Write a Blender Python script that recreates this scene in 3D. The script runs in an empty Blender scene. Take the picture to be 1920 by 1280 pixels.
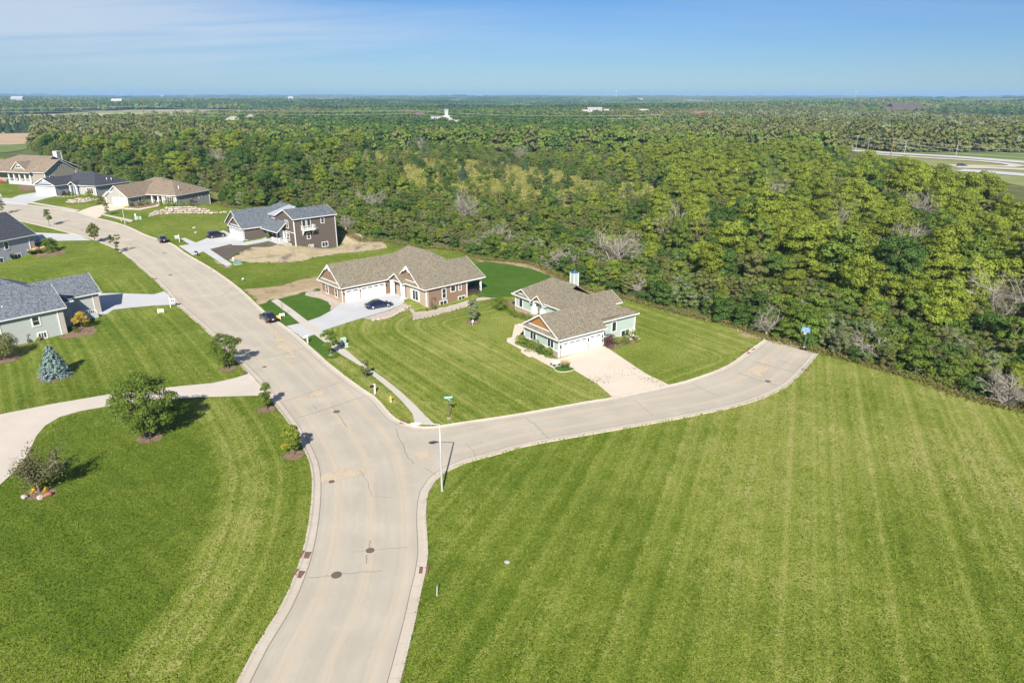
import bpy, bmesh, math, random
import numpy as np
from mathutils import Vector, Matrix
from mathutils.geometry import delaunay_2d_cdt

rnd = random.Random(7)
S = bpy.context.scene
COL = S.collection
R = math.radians

# ------------------------------------------------------------------ terrain
CAM_H = 36.0
PITCH = R(19.8)
FPX = 1280.0                     # focal length in photo pixels (photo 1920 wide)
DIPS = [(-2.0, 3.4, 1.5, 10.0, 4.0, -107.0, 150.0, 72), (13.5, -14.0, 0.8, 9.0, 4.5, -31.1, 120.3, 42), (20.0, -13.0, 1.9, 9.0, 7.0, -67.0, 168.9, 44),
        (22.0, -12.0, 2.4, 9.0, 7.0, -116.4, 208.6, 72)]

def sst(a, b, x):
    t = np.clip((x - a) / (b - a), 0, 1)
    return t * t * (3 - 2 * t)

def terr(x, y):
    x = np.asarray(x, float); y = np.asarray(y, float)
    u = -.6 * x + .8 * y
    t = (u - 135) / 14.
    s = 14. * np.logaddexp(0, t)
    z = 8. * np.tanh(.05 * s / 8.) * sst(30, -50, x) * sst(520, 300, y)
    for lx, ly, a, rx, ry, ox, oy, ang in DIPS:
        c, si = math.cos(R(ang)), math.sin(R(ang))
        px, py = ox + lx * c - ly * si, oy + lx * si + ly * c
        dx, dy = x - px, y - py
        p, q = (c * dx + si * dy) / rx, (-si * dx + c * dy) / ry
        z = z - a * np.exp(-(p * p + q * q) ** 1.5)
    d = np.hypot(x, y)
    far = sst(900, 3500, d)
    n = (np.sin(x * .0011 + 1.3) * np.cos(y * .0009 + .4) + .6 * np.sin(x * .0023 - y * .0017 + 2.) + .5 * np.sin(y * .0031 + x * .0007))
    n = n + .7 * np.sin(x * .0041 + y * .0013) * np.cos(y * .0047 + 1.)
    z = z + far * (2 + 9.5 * n) + sst(4000, 9000, d) * (9 + 5 * np.sin(x * .0006 + 2.4) + 14 * sst(-1000, -6500, x))
    return z

def tz(x, y):
    return float(terr(x, y))

def ray(px, py):
    u = (px - 960) / FPX; v = (640 - py) / FPX
    c, s = math.cos(PITCH), math.sin(PITCH)
    return (u, c + v * s, -s + v * c)

def P(px, py, dz=0.0):
    "the ground point seen at a photo pixel (survey of the plan from the photograph)"
    d = ray(px, py)
    n = 4000
    ts = 8 * (15000 / 8) ** (np.arange(n) / (n - 1))
    f = CAM_H + d[2] * ts - terr(d[0] * ts, d[1] * ts) - dz
    k = int(np.argmax(f <= 0)) if (f <= 0).any() else n - 1
    lo, hi = ts[max(k - 1, 0)], ts[k]
    for _ in range(30):
        m = (lo + hi) / 2
        if CAM_H + d[2] * m <= tz(d[0] * m, d[1] * m) + dz: hi = m
        else: lo = m
    return Vector((d[0] * hi, d[1] * hi, tz(d[0] * hi, d[1] * hi)))

def PZ(px, py, z):
    d = ray(px, py); t = (z - CAM_H) / d[2]
    return Vector((d[0] * t, d[1] * t, z))

def G2(pts):
    return [(p.x, p.y) for p in (P(*q) for q in pts)]

# ------------------------------------------------------------------ materials
def new_mat(name, rough=.8, spec=.3):
    m = bpy.data.materials.new(name); m.use_nodes = True
    nt = m.node_tree; b = nt.nodes['Principled BSDF']
    b.inputs['Roughness'].default_value = rough
    b.inputs['Specular IOR Level'].default_value = spec
    return m, nt, b

class N:
    "small node-graph helper"
    def __init__(s, nt): s.nt = nt
    def n(s, t, **kw):
        nd = s.nt.nodes.new(t)
        for k, v in kw.items(): setattr(nd, k, v)
        return nd
    def put(s, sock, v):
        if isinstance(v, (int, float)): sock.default_value = v
        elif isinstance(v, (tuple, list)):
            sock.default_value = tuple(v) + ((1,) if len(v) == 3 and len(sock.default_value) == 4 else ())
        else: s.nt.links.new(v, sock)
    def math(s, op, a, b=0.0, c=None):
        nd = s.n('ShaderNodeMath', operation=op); s.put(nd.inputs[0], a); s.put(nd.inputs[1], b)
        if c is not None: s.put(nd.inputs[2], c)
        return nd.outputs[0]
    def mix(s, f, a, b, mode='MIX'):
        nd = s.n('ShaderNodeMix', data_type='RGBA', blend_type=mode)
        s.put(nd.inputs[0], f); s.put(nd.inputs[6], a); s.put(nd.inputs[7], b)
        return nd.outputs[2]
    def pos(s): return s.n('ShaderNodeNewGeometry').outputs['Position']
    def obj(s): return s.n('ShaderNodeTexCoord').outputs['Object']
    def noise(s, vec, scale, detail=3, rough=.55, dist=0.0):
        nd = s.n('ShaderNodeTexNoise'); s.put(nd.inputs['Vector'], vec)
        nd.inputs['Scale'].default_value = scale; nd.inputs['Detail'].default_value = detail
        nd.inputs['Roughness'].default_value = rough; nd.inputs['Distortion'].default_value = dist
        return nd.outputs['Fac']
    def vscale(s, vec, sc):
        nd = s.n('ShaderNodeMapping'); s.put(nd.inputs['Vector'], vec); nd.inputs['Scale'].default_value = sc
        return nd.outputs[0]
    def step(s, v, a, b):
        nd = s.n('ShaderNodeMapRange'); s.put(nd.inputs[0], v); nd.inputs[1].default_value = a; nd.inputs[2].default_value = b
        nd.clamp = True
        return nd.outputs[0]
    def attr(s, name):
        return s.n('ShaderNodeAttribute', attribute_name=name).outputs['Fac']
    def bump(s, h, strength=.3, dist=.05):
        nd = s.n('ShaderNodeBump'); nd.inputs['Strength'].default_value = strength
        nd.inputs['Distance'].default_value = dist; s.put(nd.inputs['Height'], h)
        return nd.outputs[0]

def plain(name, col, rough=.6, spec=.3, metal=0.0, coat=0.0, var=.12):
    m, nt, b = new_mat(name, rough, spec); g = N(nt)
    nz = g.noise(g.obj(), 3.0, 4)
    c = g.mix(nz, [x * (1 - var) for x in col], [min(1, x * (1 + var)) for x in col])
    g.put(b.inputs['Base Color'], c)
    b.inputs['Metallic'].default_value = metal
    b.inputs['Coat Weight'].default_value = coat
    b.inputs['Coat Roughness'].default_value = .05
    return m

def shingle(name, a, b_, c_):
    m, nt, b = new_mat(name, .9, .15); g = N(nt)
    v = g.vscale(g.obj(), (5.5, 5.5, 10))
    vo = g.n('ShaderNodeTexVoronoi'); g.put(vo.inputs['Vector'], v); vo.inputs['Scale'].default_value = 1.0
    sep = g.n('ShaderNodeSeparateColor'); g.put(sep.inputs[0], vo.outputs['Color'])
    f = g.mix(sep.outputs[0], a, b_)
    f = g.mix(g.step(sep.outputs[1], .50, .75), f, c_)
    big = g.noise(g.obj(), .35, 3)
    f = g.mix(g.math('MULTIPLY', big, .3), f, a)
    fine = g.noise(g.obj(), 9.0, 2)
    f = g.mix(g.math('MULTIPLY', g.step(fine, .45, .7), .5), f, b_)
    g.put(b.inputs['Base Color'], f)
    sepz = g.n('ShaderNodeSeparateXYZ'); g.put(sepz.inputs[0], g.obj())
    saw = g.math('FRACT', g.math('MULTIPLY', sepz.outputs[2], 8.0))
    g.put(b.inputs['Normal'], g.bump(g.math('ADD', g.math('MULTIPLY', saw, .6), fine), .35, .03))
    return m

def siding(name, col, vertical=False, pitch=.16):
    m, nt, b = new_mat(name, .7, .25); g = N(nt)
    sp = g.n('ShaderNodeSeparateXYZ'); g.put(sp.inputs[0], g.obj())
    if vertical: q = g.math('ADD', sp.outputs[0], sp.outputs[1])
    else: q = sp.outputs[2]
    saw = g.math('FRACT', g.math('DIVIDE', q, pitch))
    line = g.step(saw, .86, .95)
    nz = g.noise(g.vscale(g.obj(), (1.2, 1.2, 5)), 1.5, 4)
    c = g.mix(nz, [x * .88 for x in col], [min(1, x * 1.1) for x in col])
    c = g.mix(g.math('MULTIPLY', line, .35), c, [x * .55 for x in col])
    g.put(b.inputs['Base Color'], c)
    g.put(b.inputs['Normal'], g.bump(saw, .5, .02))
    return m

def masonry(name, cols, mortar, scale=2.2, brick=False):
    m, nt, b = new_mat(name, .9, .2); g = N(nt)
    if brick:
        sp = g.n('ShaderNodeSeparateXYZ'); g.put(sp.inputs[0], g.obj())
        cb = g.n('ShaderNodeCombineXYZ')
        g.put(cb.inputs[0], g.math('ADD', sp.outputs[0], sp.outputs[1])); g.put(cb.inputs[1], sp.outputs[2])
        br = g.n('ShaderNodeTexBrick'); g.put(br.inputs['Vector'], cb.outputs[0])
        br.inputs['Color1'].default_value = (*cols[0], 1); br.inputs['Color2'].default_value = (*cols[1], 1)
        br.inputs['Mortar'].default_value = (*mortar, 1); br.inputs['Scale'].default_value = 4.0
        br.inputs['Mortar Size'].default_value = .03; br.inputs['Bias'].default_value = 0.0
        c = g.mix(g.math('MULTIPLY', g.noise(g.obj(), 2.5, 3), .5), br.outputs['Color'], cols[2])
    else:
        v = g.vscale(g.obj(), (scale, scale, scale * 1.8))
        vo = g.n('ShaderNodeTexVoronoi'); g.put(vo.inputs['Vector'], v)
        sep = g.n('ShaderNodeSeparateColor'); g.put(sep.inputs[0], vo.outputs['Color'])
        c = g.mix(sep.outputs[0], cols[0], cols[1]); c = g.mix(g.step(sep.outputs[1], .6, .9), c, cols[2])
        ve = g.n('ShaderNodeTexVoronoi', feature='DISTANCE_TO_EDGE'); g.put(ve.inputs['Vector'], v)
        c = g.mix(g.step(ve.outputs['Distance'], .07, .02), c, mortar)
    g.put(b.inputs['Base Color'], c)
    return m

def glass_mat(name, col=(.02, .03, .035), rough=.06):
    m, nt, b = new_mat(name, rough, .6); g = N(nt)
    nz = g.noise(g.obj(), 1.1, 2)
    g.put(b.inputs['Base Color'], g.mix(nz, [x * .6 for x in col], [x * 1.8 for x in col]))
    return m

def concrete(name, a, b_, stain, joint=0.0, streak=False):
    # joint: spacing in metres of the cross joints along a swept strip
    m, nt, b = new_mat(name, .9, .2); g = N(nt)
    p = g.pos()
    n1 = g.noise(p, .22, 4); n2 = g.noise(p, 1.6, 4); n3 = g.noise(p, 14, 2, .6)
    c = g.mix(g.step(n1, .35, .68), a, b_)
    c = g.mix(g.math('MULTIPLY', g.step(n2, .55, .75), .45), c, stain)
    c = g.mix(g.math('MULTIPLY', n3, .35), c, [x * .8 for x in a])
    if streak:
        t = g.attr('lane')          # metres from the kerb: tyre tracks and washed grit follow the street
        n4 = g.noise(g.vscale(p, (.05, .05, 1)), 1.0, 2)
        s = g.math('SINE', g.math('ADD', g.math('MULTIPLY', t, 2.1), g.math('MULTIPLY', n4, 5)))
        c = g.mix(g.math('MULTIPLY', g.math('MULTIPLY', g.step(s, .1, 1), .42), g.attr('laneamp')), c, stain)
        cb = g.n('ShaderNodeCombineXYZ'); g.put(cb.inputs[0], g.math('MULTIPLY', t, 1.3)); g.put(cb.inputs[1], g.math('MULTIPLY', n1, 2.0))
        c = g.mix(g.math('MULTIPLY', g.step(g.noise(cb.outputs[0], 1.6, 4), .45, .7), g.math('MULTIPLY', g.attr('laneamp'), .55)), c, [x * .74 for x in b_])
    if joint:
        fr = g.math('FRACT', g.math('DIVIDE', g.attr('arc'), joint)); c = g.mix(g.math('MULTIPLY', g.step(fr, .022, .012), .34), c, [x * .35 for x in a])
        c = g.mix(g.math('MULTIPLY', g.step(g.noise(p, .8, 5, .7), .56, .7), .4), c, [x * .6 for x in a])
    g.put(b.inputs['Base Color'], c)
    g.put(b.inputs['Normal'], g.bump(n3, .15, .01))
    return m

def leaf_mat(name, a, b_, c_, transl=.28, hue=.5):
    "foliage: leaf colour varies from leaf to leaf and from plant to plant"
    m = bpy.data.materials.new(name); m.use_nodes = True
    nt = m.node_tree; nt.nodes.clear(); g = N(nt)
    t = g.attr('tint')
    oi = g.n('ShaderNodeObjectInfo').outputs['Random']
    c = g.mix(t, a, b_)
    c = g.mix(g.math('MULTIPLY', oi, hue), c, c_)
    hs = g.n('ShaderNodeHueSaturation'); g.put(hs.inputs['Color'], c)
    g.put(hs.inputs['Value'], g.math('ADD', 1.05, g.math('MULTIPLY', g.math('FRACT', g.math('MULTIPLY', oi, 7.3)), .45)))
    d = g.n('ShaderNodeBsdfDiffuse'); g.put(d.inputs[0], hs.outputs[0])
    tr = g.n('ShaderNodeBsdfTranslucent'); g.put(tr.inputs[0], hs.outputs[0])
    mx = g.n('ShaderNodeMixShader'); mx.inputs[0].default_value = transl
    nt.links.new(d.outputs[0], mx.inputs[1]); nt.links.new(tr.outputs[0], mx.inputs[2])
    o = g.n('ShaderNodeOutputMaterial'); nt.links.new(mx.outputs[0], o.inputs[0])
    return m

def soil_mat(name, a, b_, c_, sc=1.2, fray=0.0, d_=None):
    m, nt, b = new_mat(name, .95, .1); g = N(nt); p = g.pos()
    c = g.mix(g.step(g.noise(p, sc, 5, .65), .35, .65), a, b_)
    c = g.mix(g.step(g.noise(p, sc * .35, 4, .6, .4), .52, .66), c, c_)
    c = g.mix(g.math('MULTIPLY', g.noise(p, 9, 2), .45), c, [x * .6 for x in a])
    if d_ is not None: c = g.mix(g.step(g.noise(p, .16, 5, .62, .5), .53, .62), c, d_)
    g.put(b.inputs['Base Color'], c)
    if fray:
        nz = g.noise(p, .55, 6, .72)
        al = g.step(g.math('ADD', g.attr('edge'), g.math('MULTIPLY', g.math('SUBTRACT', nz, .50), 2 * fray)), -.02, .12)
        g.put(b.inputs['Alpha'], al)
    g.put(b.inputs['Normal'], g.bump(g.noise(p, 5, 4), .6, .08))
    return m

M = {}
M['white'] = plain('white paint', (.68, .68, .66), .5, var=.05)
M['whitemetal'] = plain('galvanised pole', (.46, .46, .45), .45, .4, .2, var=.06)
M['glass'] = glass_mat('window glass')
M['glassblue'] = glass_mat('car glass', (.012, .016, .022), .03)
M['kerbplain'] = None
M['road'] = concrete('worn road', (.392, .352, .285), (.468, .425, .345), (.50, .415, .295), streak=True)
M['kerb'] = concrete('kerb concrete', (.46, .405, .325), (.515, .46, .375), (.40, .35, .27), 3.0)
M['drive_new'] = concrete('new concrete', (.45, .455, .455), (.50, .505, .505), (.42, .425, .425))
M['drive_tan'] = concrete('tan concrete', (.50, .445, .38), (.55, .495, .425), (.45, .385, .31))
M['drive_warm'] = concrete('warm concrete', (.57, .495, .395), (.62, .545, .44), (.52, .43, .325))
M['walk'] = concrete('pavement concrete', (.47, .43, .365), (.53, .49, .42), (.39, .35, .28))
M['sod'] = None
M['soil'] = soil_mat('dark topsoil', (.10, .085, .072), (.13, .11, .09), (.17, .14, .11), 1.2, 4.0)
M['straw'] = soil_mat('straw mulch', (.40, .325, .205), (.52, .43, .29), (.33, .30, .14), 1.2, 4.2, (.20, .165, .12))
M['dirt'] = soil_mat('bare tan dirt', (.34, .26, .16), (.42, .32, .20), (.22, .21, .09), 1.2, 2.6)
M['gravel'] = soil_mat('pale gravel', (.44, .38, .32), (.52, .45, .39), (.37, .31, .25), 4, .25)
M['mulch'] = soil_mat('bark mulch', (.20, .135, .09), (.29, .2, .14), (.13, .09, .06), 4, .35)
M['bark'] = plain('bark', (.16, .125, .095), .9, .1, var=.35)
M['greybark'] = plain('pale dead bark', (.31, .28, .235), .9, .1, var=.2)
M['iron'] = plain('cast iron', (.16, .14, .12), .6, .4, .4)
M['rust'] = plain('rusty iron', (.19, .09, .06), .8, .2, var=.3)
M['black'] = plain('black plastic', (.02, .02, .022), .4, .4)
M['rubber'] = plain('tyre rubber', (.025, .025, .026), .8, .2)
M['rim'] = plain('alloy rim', (.55, .56, .58), .3, .5, .8)
M['redlens'] = plain('red lamp lens', (.45, .02, .03), .15, .6)
M['clear'] = plain('clear lamp lens', (.75, .76, .78), .1, .6)
M['yellow'] = plain('yellow paint', (.56, .42, .12), .5)
M['utility'] = plain('green utility cabinet', (.14, .26, .2), .5)
M['utility_pale'] = plain('pale green cabinet', (.36, .48, .40), .5)
M['crack'] = plain('dark crack', (.19, .165, .135), .9, .1, var=.4)
M['wood'] = plain('weathered pole wood', (.23, .12, .07), .9, .1)
M['deck'] = plain('brown deck boards', (.11, .065, .045), .7)
M['wire'] = plain('bare wire', (.62, .62, .6), .4, .4, .3)
# ------------------------------------------------------------------ mesh builder
def tag(o, label=None, cat=None, group=None, kind=None):
    if label: o['label'] = label
    if cat: o['category'] = cat
    if group: o['group'] = group
    if kind: o['kind'] = kind
    return o

def empty(name, loc, rz=0.0):
    o = bpy.data.objects.new(name, None); COL.objects.link(o)
    o.location = loc; o.rotation_euler = (0, 0, rz); o.empty_display_size = .3
    return o

def thing(name, loc, rz, label, cat, group=None):
    return tag(empty(name, loc, rz), label, cat, group)

def link(name, me, mats, parent=None):
    o = bpy.data.objects.new(name, me); COL.objects.link(o)
    for m in (mats if isinstance(mats, (list, tuple)) else [mats]): me.materials.append(m)
    if parent: o.parent = parent
    return o

def children(o):
    return [c for c in o.children]

def copy_tree(o, parent=None):
    c = o.copy(); COL.objects.link(c)
    if parent: c.parent = parent
    for ch in children(o): copy_tree(ch, c)
    return c

class MB:
    def __init__(s): s.v = []; s.f = []; s.mi = []; s.cur = 0
    def add(s, vs, fs):
        k = len(s.v); s.v += [tuple(map(float, p)) for p in vs]
        for f in fs: s.f.append([i + k for i in f]); s.mi.append(s.cur)
        return s
    def box(s, x0, x1, y0, y1, z0, z1, rot=0, c=None):
        vs = [(x0, y0, z0), (x1, y0, z0), (x1, y1, z0), (x0, y1, z0), (x0, y0, z1), (x1, y0, z1), (x1, y1, z1), (x0, y1, z1)]
        if rot:
            cx, cy = c or ((x0 + x1) / 2, (y0 + y1) / 2); co, si = math.cos(rot), math.sin(rot)
            vs = [(cx + (x - cx) * co - (y - cy) * si, cy + (x - cx) * si + (y - cy) * co, z) for x, y, z in vs]
        return s.add(vs, [(0, 3, 2, 1), (4, 5, 6, 7), (0, 1, 5, 4), (1, 2, 6, 5), (2, 3, 7, 6), (3, 0, 4, 7)])
    def poly_prism(s, pts, d):
        "polygon (3-D points) pushed by vector d"
        n = len(pts); a = [Vector(p) for p in pts]; b = [p + Vector(d) for p in a]
        return s.add(a + b, [list(range(n))[::-1], list(range(n, 2 * n))] + [(i, (i + 1) % n, n + (i + 1) % n, n + i) for i in range(n)])
    def tube(s, pts, rs, n=8, cap=True):
        pts = [Vector(p) for p in pts]; rs = rs if isinstance(rs, (list, tuple)) else [rs] * len(pts)
        k = len(s.v); N_ = len(pts)
        for i, p in enumerate(pts):
            t = (pts[min(i + 1, N_ - 1)] - pts[max(i - 1, 0)]).normalized()
            a = t.orthogonal().normalized() if abs(t.z) < .99 else Vector((1, 0, 0))
            a = (a - t * a.dot(t)).normalized(); b = t.cross(a)
            for j in range(n):
                w = 2 * math.pi * j / n
                s.v.append(tuple(p + (a * math.cos(w) + b * math.sin(w)) * rs[i]))
        for i in range(N_ - 1):
            for j in range(n):
                s.f.append([k + i * n + j, k + i * n + (j + 1) % n, k + (i + 1) * n + (j + 1) % n, k + (i + 1) * n + j]); s.mi.append(s.cur)
        if cap:
            s.f.append([k + j for j in range(n)][::-1]); s.mi.append(s.cur)
            s.f.append([k + (N_ - 1) * n + j for j in range(n)]); s.mi.append(s.cur)
        return s
    def lathe(s, prof, n=16, c=(0, 0, 0)):
        return s.tube([(c[0], c[1], c[2] + z) for r, z in prof], [max(r, .001) for r, z in prof], n)
    def build(s, name, mats, parent=None, smooth=False, bevel=0):
        me = bpy.data.meshes.new(name); me.from_pydata(s.v, [], s.f)
        ms = mats if isinstance(mats, (list, tuple)) else [mats]
        if len(ms) > 1: me.polygons.foreach_set('material_index', s.mi)
        if smooth: me.polygons.foreach_set('use_smooth', [True] * len(s.f))
        me.validate(); me.update()
        o = link(name, me, ms, parent)
        if bevel:
            md = o.modifiers.new('bevel', 'BEVEL'); md.width = bevel; md.segments = 2; md.limit_method = 'ANGLE'
        return o

# ------------------------------------------------------------------ draped sheets
def smooth_poly(pts, closed=True, step=1.5):
    pts = [Vector((p[0], p[1])) for p in pts]; n = len(pts); out = []
    rng = range(n) if closed else range(n - 1)
    for i in rng:
        p1, p2 = pts[i], pts[(i + 1) % n]
        p0 = pts[(i - 1) % n] if (closed or i > 0) else p1 * 2 - p2
        p3 = pts[(i + 2) % n] if (closed or i + 2 < n) else p2 * 2 - p1
        m = max(1, int((p2 - p1).length / step))
        for k in range(m):
            t = k / m
            out.append(.5 * ((2 * p1) + (p2 - p0) * t + (2 * p0 - 5 * p1 + 4 * p2 - p3) * t * t + (3 * p1 - p0 - 3 * p2 + p3) * t ** 3))
    if not closed: out.append(pts[-1])
    return [(p.x, p.y) for p in out]

def dense_poly(pts, step):
    out = []
    for i in range(len(pts)):
        a, b = Vector(pts[i]), Vector(pts[(i + 1) % len(pts)])
        m = max(1, int((b - a).length / step))
        out += [tuple(a.lerp(b, k / m)) for k in range(m)]
    return out

def inside(poly, x, y):
    "vectorised point in polygon"
    x = np.asarray(x, float); y = np.asarray(y, float); r = np.zeros(x.shape, bool)
    n = len(poly)
    for i in range(n):
        x0, y0 = poly[i]; x1, y1 = poly[(i + 1) % n]
        if y0 == y1: continue
        c = ((y0 > y) != (y1 > y)) & (x < (x1 - x0) * (y - y0) / (y1 - y0) + x0)
        r ^= c
    return r

def pl_dist(poly, x, y, closed=False):
    "distance from points to a polyline"
    x = np.asarray(x, float); y = np.asarray(y, float); d = np.full(x.shape, 1e9)
    n = len(poly)
    for i in range(n if closed else n - 1):
        ax, ay = poly[i]; bx, by = poly[(i + 1) % n]
        dx, dy = bx - ax, by - ay; L = dx * dx + dy * dy + 1e-9
        t = np.clip(((x - ax) * dx + (y - ay) * dy) / L, 0, 1)
        d = np.minimum(d, np.hypot(x - ax - t * dx, y - ay - t * dy))
    return d

def sheet(name, poly, off, mat, step=2.5, smooth=False, jitter=0.0, kind='structure', attrs=None, sd=1):
    if smooth: poly = smooth_poly(poly, True, min(step, 1.2))
    poly = dense_poly(poly, step)
    rj = random.Random(sd)
    if jitter: poly = [(x + rj.uniform(-jitter, jitter), y + rj.uniform(-jitter, jitter)) for x, y in poly]
    xs = [p[0] for p in poly]; ys = [p[1] for p in poly]
    gx, gy = np.meshgrid(np.arange(min(xs) + step / 2, max(xs), step), np.arange(min(ys) + step / 2, max(ys), step))
    gx, gy = gx.ravel(), gy.ravel()
    ok = inside(poly, gx, gy) & (pl_dist(poly, gx, gy, True) > step * .4)
    pts = [Vector(p) for p in poly] + [Vector((a, b)) for a, b in zip(gx[ok], gy[ok])]
    n = len(poly)
    vo, _, fo, _, _, _ = delaunay_2d_cdt(pts, [(i, (i + 1) % n) for i in range(n)], [], 1, 1e-4)
    vx = np.array([v.x for v in vo]); vy = np.array([v.y for v in vo]); vz = terr(vx, vy) + off
    fo2 = []
    cx = np.array([sum(vx[i] for i in f) / len(f) for f in fo]); cy = np.array([sum(vy[i] for i in f) / len(f) for f in fo])
    keep = inside(poly, cx, cy)
    for f, k in zip(fo, keep):
        if k: fo2.append(list(f))
    me = bpy.data.meshes.new(name); me.from_pydata(list(zip(vx, vy, vz)), [], fo2); me.update()
    bm = bmesh.new(); bm.from_mesh(me); bmesh.ops.recalc_face_normals(bm, faces=bm.faces)
    for f in bm.faces:
        if f.normal.z < 0: f.normal_flip()
    bm.to_mesh(me); bm.free()
    if attrs:
        for k, fn in attrs.items():
            a = me.attributes.new(k, 'FLOAT', 'POINT'); a.data.foreach_set('value', np.asarray(fn(vx, vy), np.float32))
    o = link(name, me, mat)
    if kind: o['kind'] = kind
    return o

def strip(name, line, prof, mat, kind='structure', side=1):
    "sweep a profile [(offset to the left, height)] along a plan polyline, draped on the terrain"
    n = len(line); k = len(prof); vs = []; fs = []
    for i, p in enumerate(line):
        a = Vector(line[max(i - 1, 0)]); b = Vector(line[min(i + 1, n - 1)]); t = (b - a).normalized()
        nn = Vector((-t.y, t.x)) * side
        for o, h in prof:
            x, y = p[0] + nn.x * o, p[1] + nn.y * o
            vs.append((x, y, tz(x, y) + h))
    for i in range(n - 1):
        for j in range(k - 1):
            q = [i * k + j, (i + 1) * k + j, (i + 1) * k + j + 1, i * k + j + 1]
            fs.append(q if side > 0 else q[::-1])
    me = bpy.data.meshes.new(name); me.from_pydata(vs, [], fs); me.update()
    bm = bmesh.new(); bm.from_mesh(me)
    for f in bm.faces:
        if f.normal.z < 0: f.normal_flip()
    bm.to_mesh(me); bm.free()
    arc = np.concatenate([[0], np.cumsum([math.dist(p, q) for p, q in zip(line, line[1:])])]); a = me.attributes.new('arc', 'FLOAT', 'POINT'); a.data.foreach_set('value', np.repeat(arc, k).astype(np.float32))
    o = link(name, me, mat)
    if kind: o['kind'] = kind
    return o
# ------------------------------------------------------------------ plan of the streets (surveyed from the photo)
K_L = [(395, 1370), (444, 1280), (481, 1210), (525, 1140), (551, 1083), (567, 1035), (577, 990), (584, 935), (584, 890), (575, 855), (545, 800), (500, 740), (470, 705), (420, 655),
       (380, 615), (330, 571), (300, 536), (262, 502), (225, 472), (175, 450), (137, 439), (60, 420), (0, 408), (-120, 392)]
K_R = [(-120, 366), (0, 377), (37, 382), (140, 397), (175, 407), (232, 422), (275, 441), (322, 457), (350, 476), (400, 505), (450, 541), (499, 586), (534, 611),
       (564, 634), (622, 685), (679, 728), (705, 745), (734, 777), (752, 790), (780, 799), (813, 800), (851, 794), (940, 781), (1000, 771),
       (1100, 753), (1150, 745), (1255, 722), (1300, 710), (1360, 687), (1400, 660), (1432, 637)]
K_S = [(1535, 664), (1509, 694), (1492, 711), (1467, 730), (1400, 757), (1300, 780), (1180, 802), (1000, 834), (940, 850), (874, 868), (846, 880), (818, 900),
       (804, 922), (799, 960), (801, 1000), (803, 1040), (798, 1075), (790, 1110), (780, 1160), (768, 1210), (752, 1275), (725, 1370)]
kL = smooth_poly(G2(K_L), False, 1.2); kR = smooth_poly(G2(K_R), False, 1.0); kS = smooth_poly(G2(K_S), False, 1.2)
ROAD = kL + kR + kS
kerbs = kL, kR, kS

def lane(x, y):
    d = pl_dist(kL, x, y)
    return np.where(d < 12.5, d, pl_dist(kS, x, y) + 3)
def laneamp(x, y): return 1 - np.exp(-((pl_dist(kL, x, y) - 12.5) / 2.2) ** 2)
road = sheet('road', ROAD, .03, M['road'], 1.6, attrs={'lane': lane, 'laneamp': laneamp})
KPROF = [(-.02, -.05), (0, .12), (.16, .125), (.30, .05), (.80, .042), (.80, .02)]
def sgn(line, poly):
    i = len(line) // 2
    t = (Vector(line[i + 1]) - Vector(line[i])).normalized(); p = Vector(line[i]) + Vector((-t.y, t.x)) * .5
    return 1 if bool(inside(poly, p.x, p.y)) else -1
for ln in kerbs: strip('kerb', ln, KPROF, M['kerb'], side=sgn(ln, ROAD))
for ln in kerbs:      # dark open joint between gutter and road
    strip('road_joint', ln, [(.84, .045), (.89, .046)], M['crack'], side=sgn(ln, ROAD))

# ------------------------------------------------------------------ ground sheet
def axis(a, b, h, lo, hi, g=1.13):
    c = list(np.arange(a, b + h / 2, h)); w = h
    up = []; p = c[-1]
    while p < hi: w *= g; p += w; up.append(p)
    w = h; dn = []; p = c[0]
    while p > lo: w *= g; p -= w; dn.append(p)
    return np.array(dn[::-1] + c + up)

WOOD_FRONT = G2([(-260, 276), (-60, 288), (60, 302), (150, 322), (250, 340), (392, 366), (425, 388), (520, 396), (640, 430), (665, 446), (762, 461), (862, 470), (902, 487), (955, 491), (1005, 499),
                 (1062, 530), (1112, 545), (1182, 563), (1282, 590), (1372, 611), (1432, 632), (1520, 655), (1545, 662), (1640, 689), (1722, 712), (1802, 743), (1920, 772), (2150, 830), (2400, 910)])
WOOD = WOOD_FRONT + [(420, 60), (420, 900), (-900, 900), (-900, 330)]
H_O, H_A = (6.8, 93.0), 36
def loc(o, ang, x, y):
    c, s = math.cos(R(ang)), math.sin(R(ang)); dx, dy = x - o[0], y - o[1]
    return c * dx + s * dy, -s * dx + c * dy
def box_dist(o, ang, x0, x1, y0, y1, x, y):
    X, Y = loc(o, ang, x, y)
    dx = np.maximum(np.maximum(x0 - X, X - x1), 0); dy = np.maximum(np.maximum(y0 - Y, Y - y1), 0)
    return np.hypot(dx, dy)
Z_LEFT = G2([(-300, 1000), (0, 912), (60, 845), (112, 785), (212, 762), (375, 746), (490, 744)]) + kL[:60:4][::-1]
MEADOW = [G2([(735, 318), (790, 300), (880, 300), (960, 312), (1060, 318), (1110, 345), (1060, 384), (960, 380), (860, 372), (780, 350)]), G2([(630, 300), (720, 274), (820, 290), (740, 312)]),
          G2([(1010, 352), (1100, 340), (1200, 350), (1180, 366), (1060, 368)]), G2([(1160, 345), (1230, 345), (1240, 372), (1170, 380)])]

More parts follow.
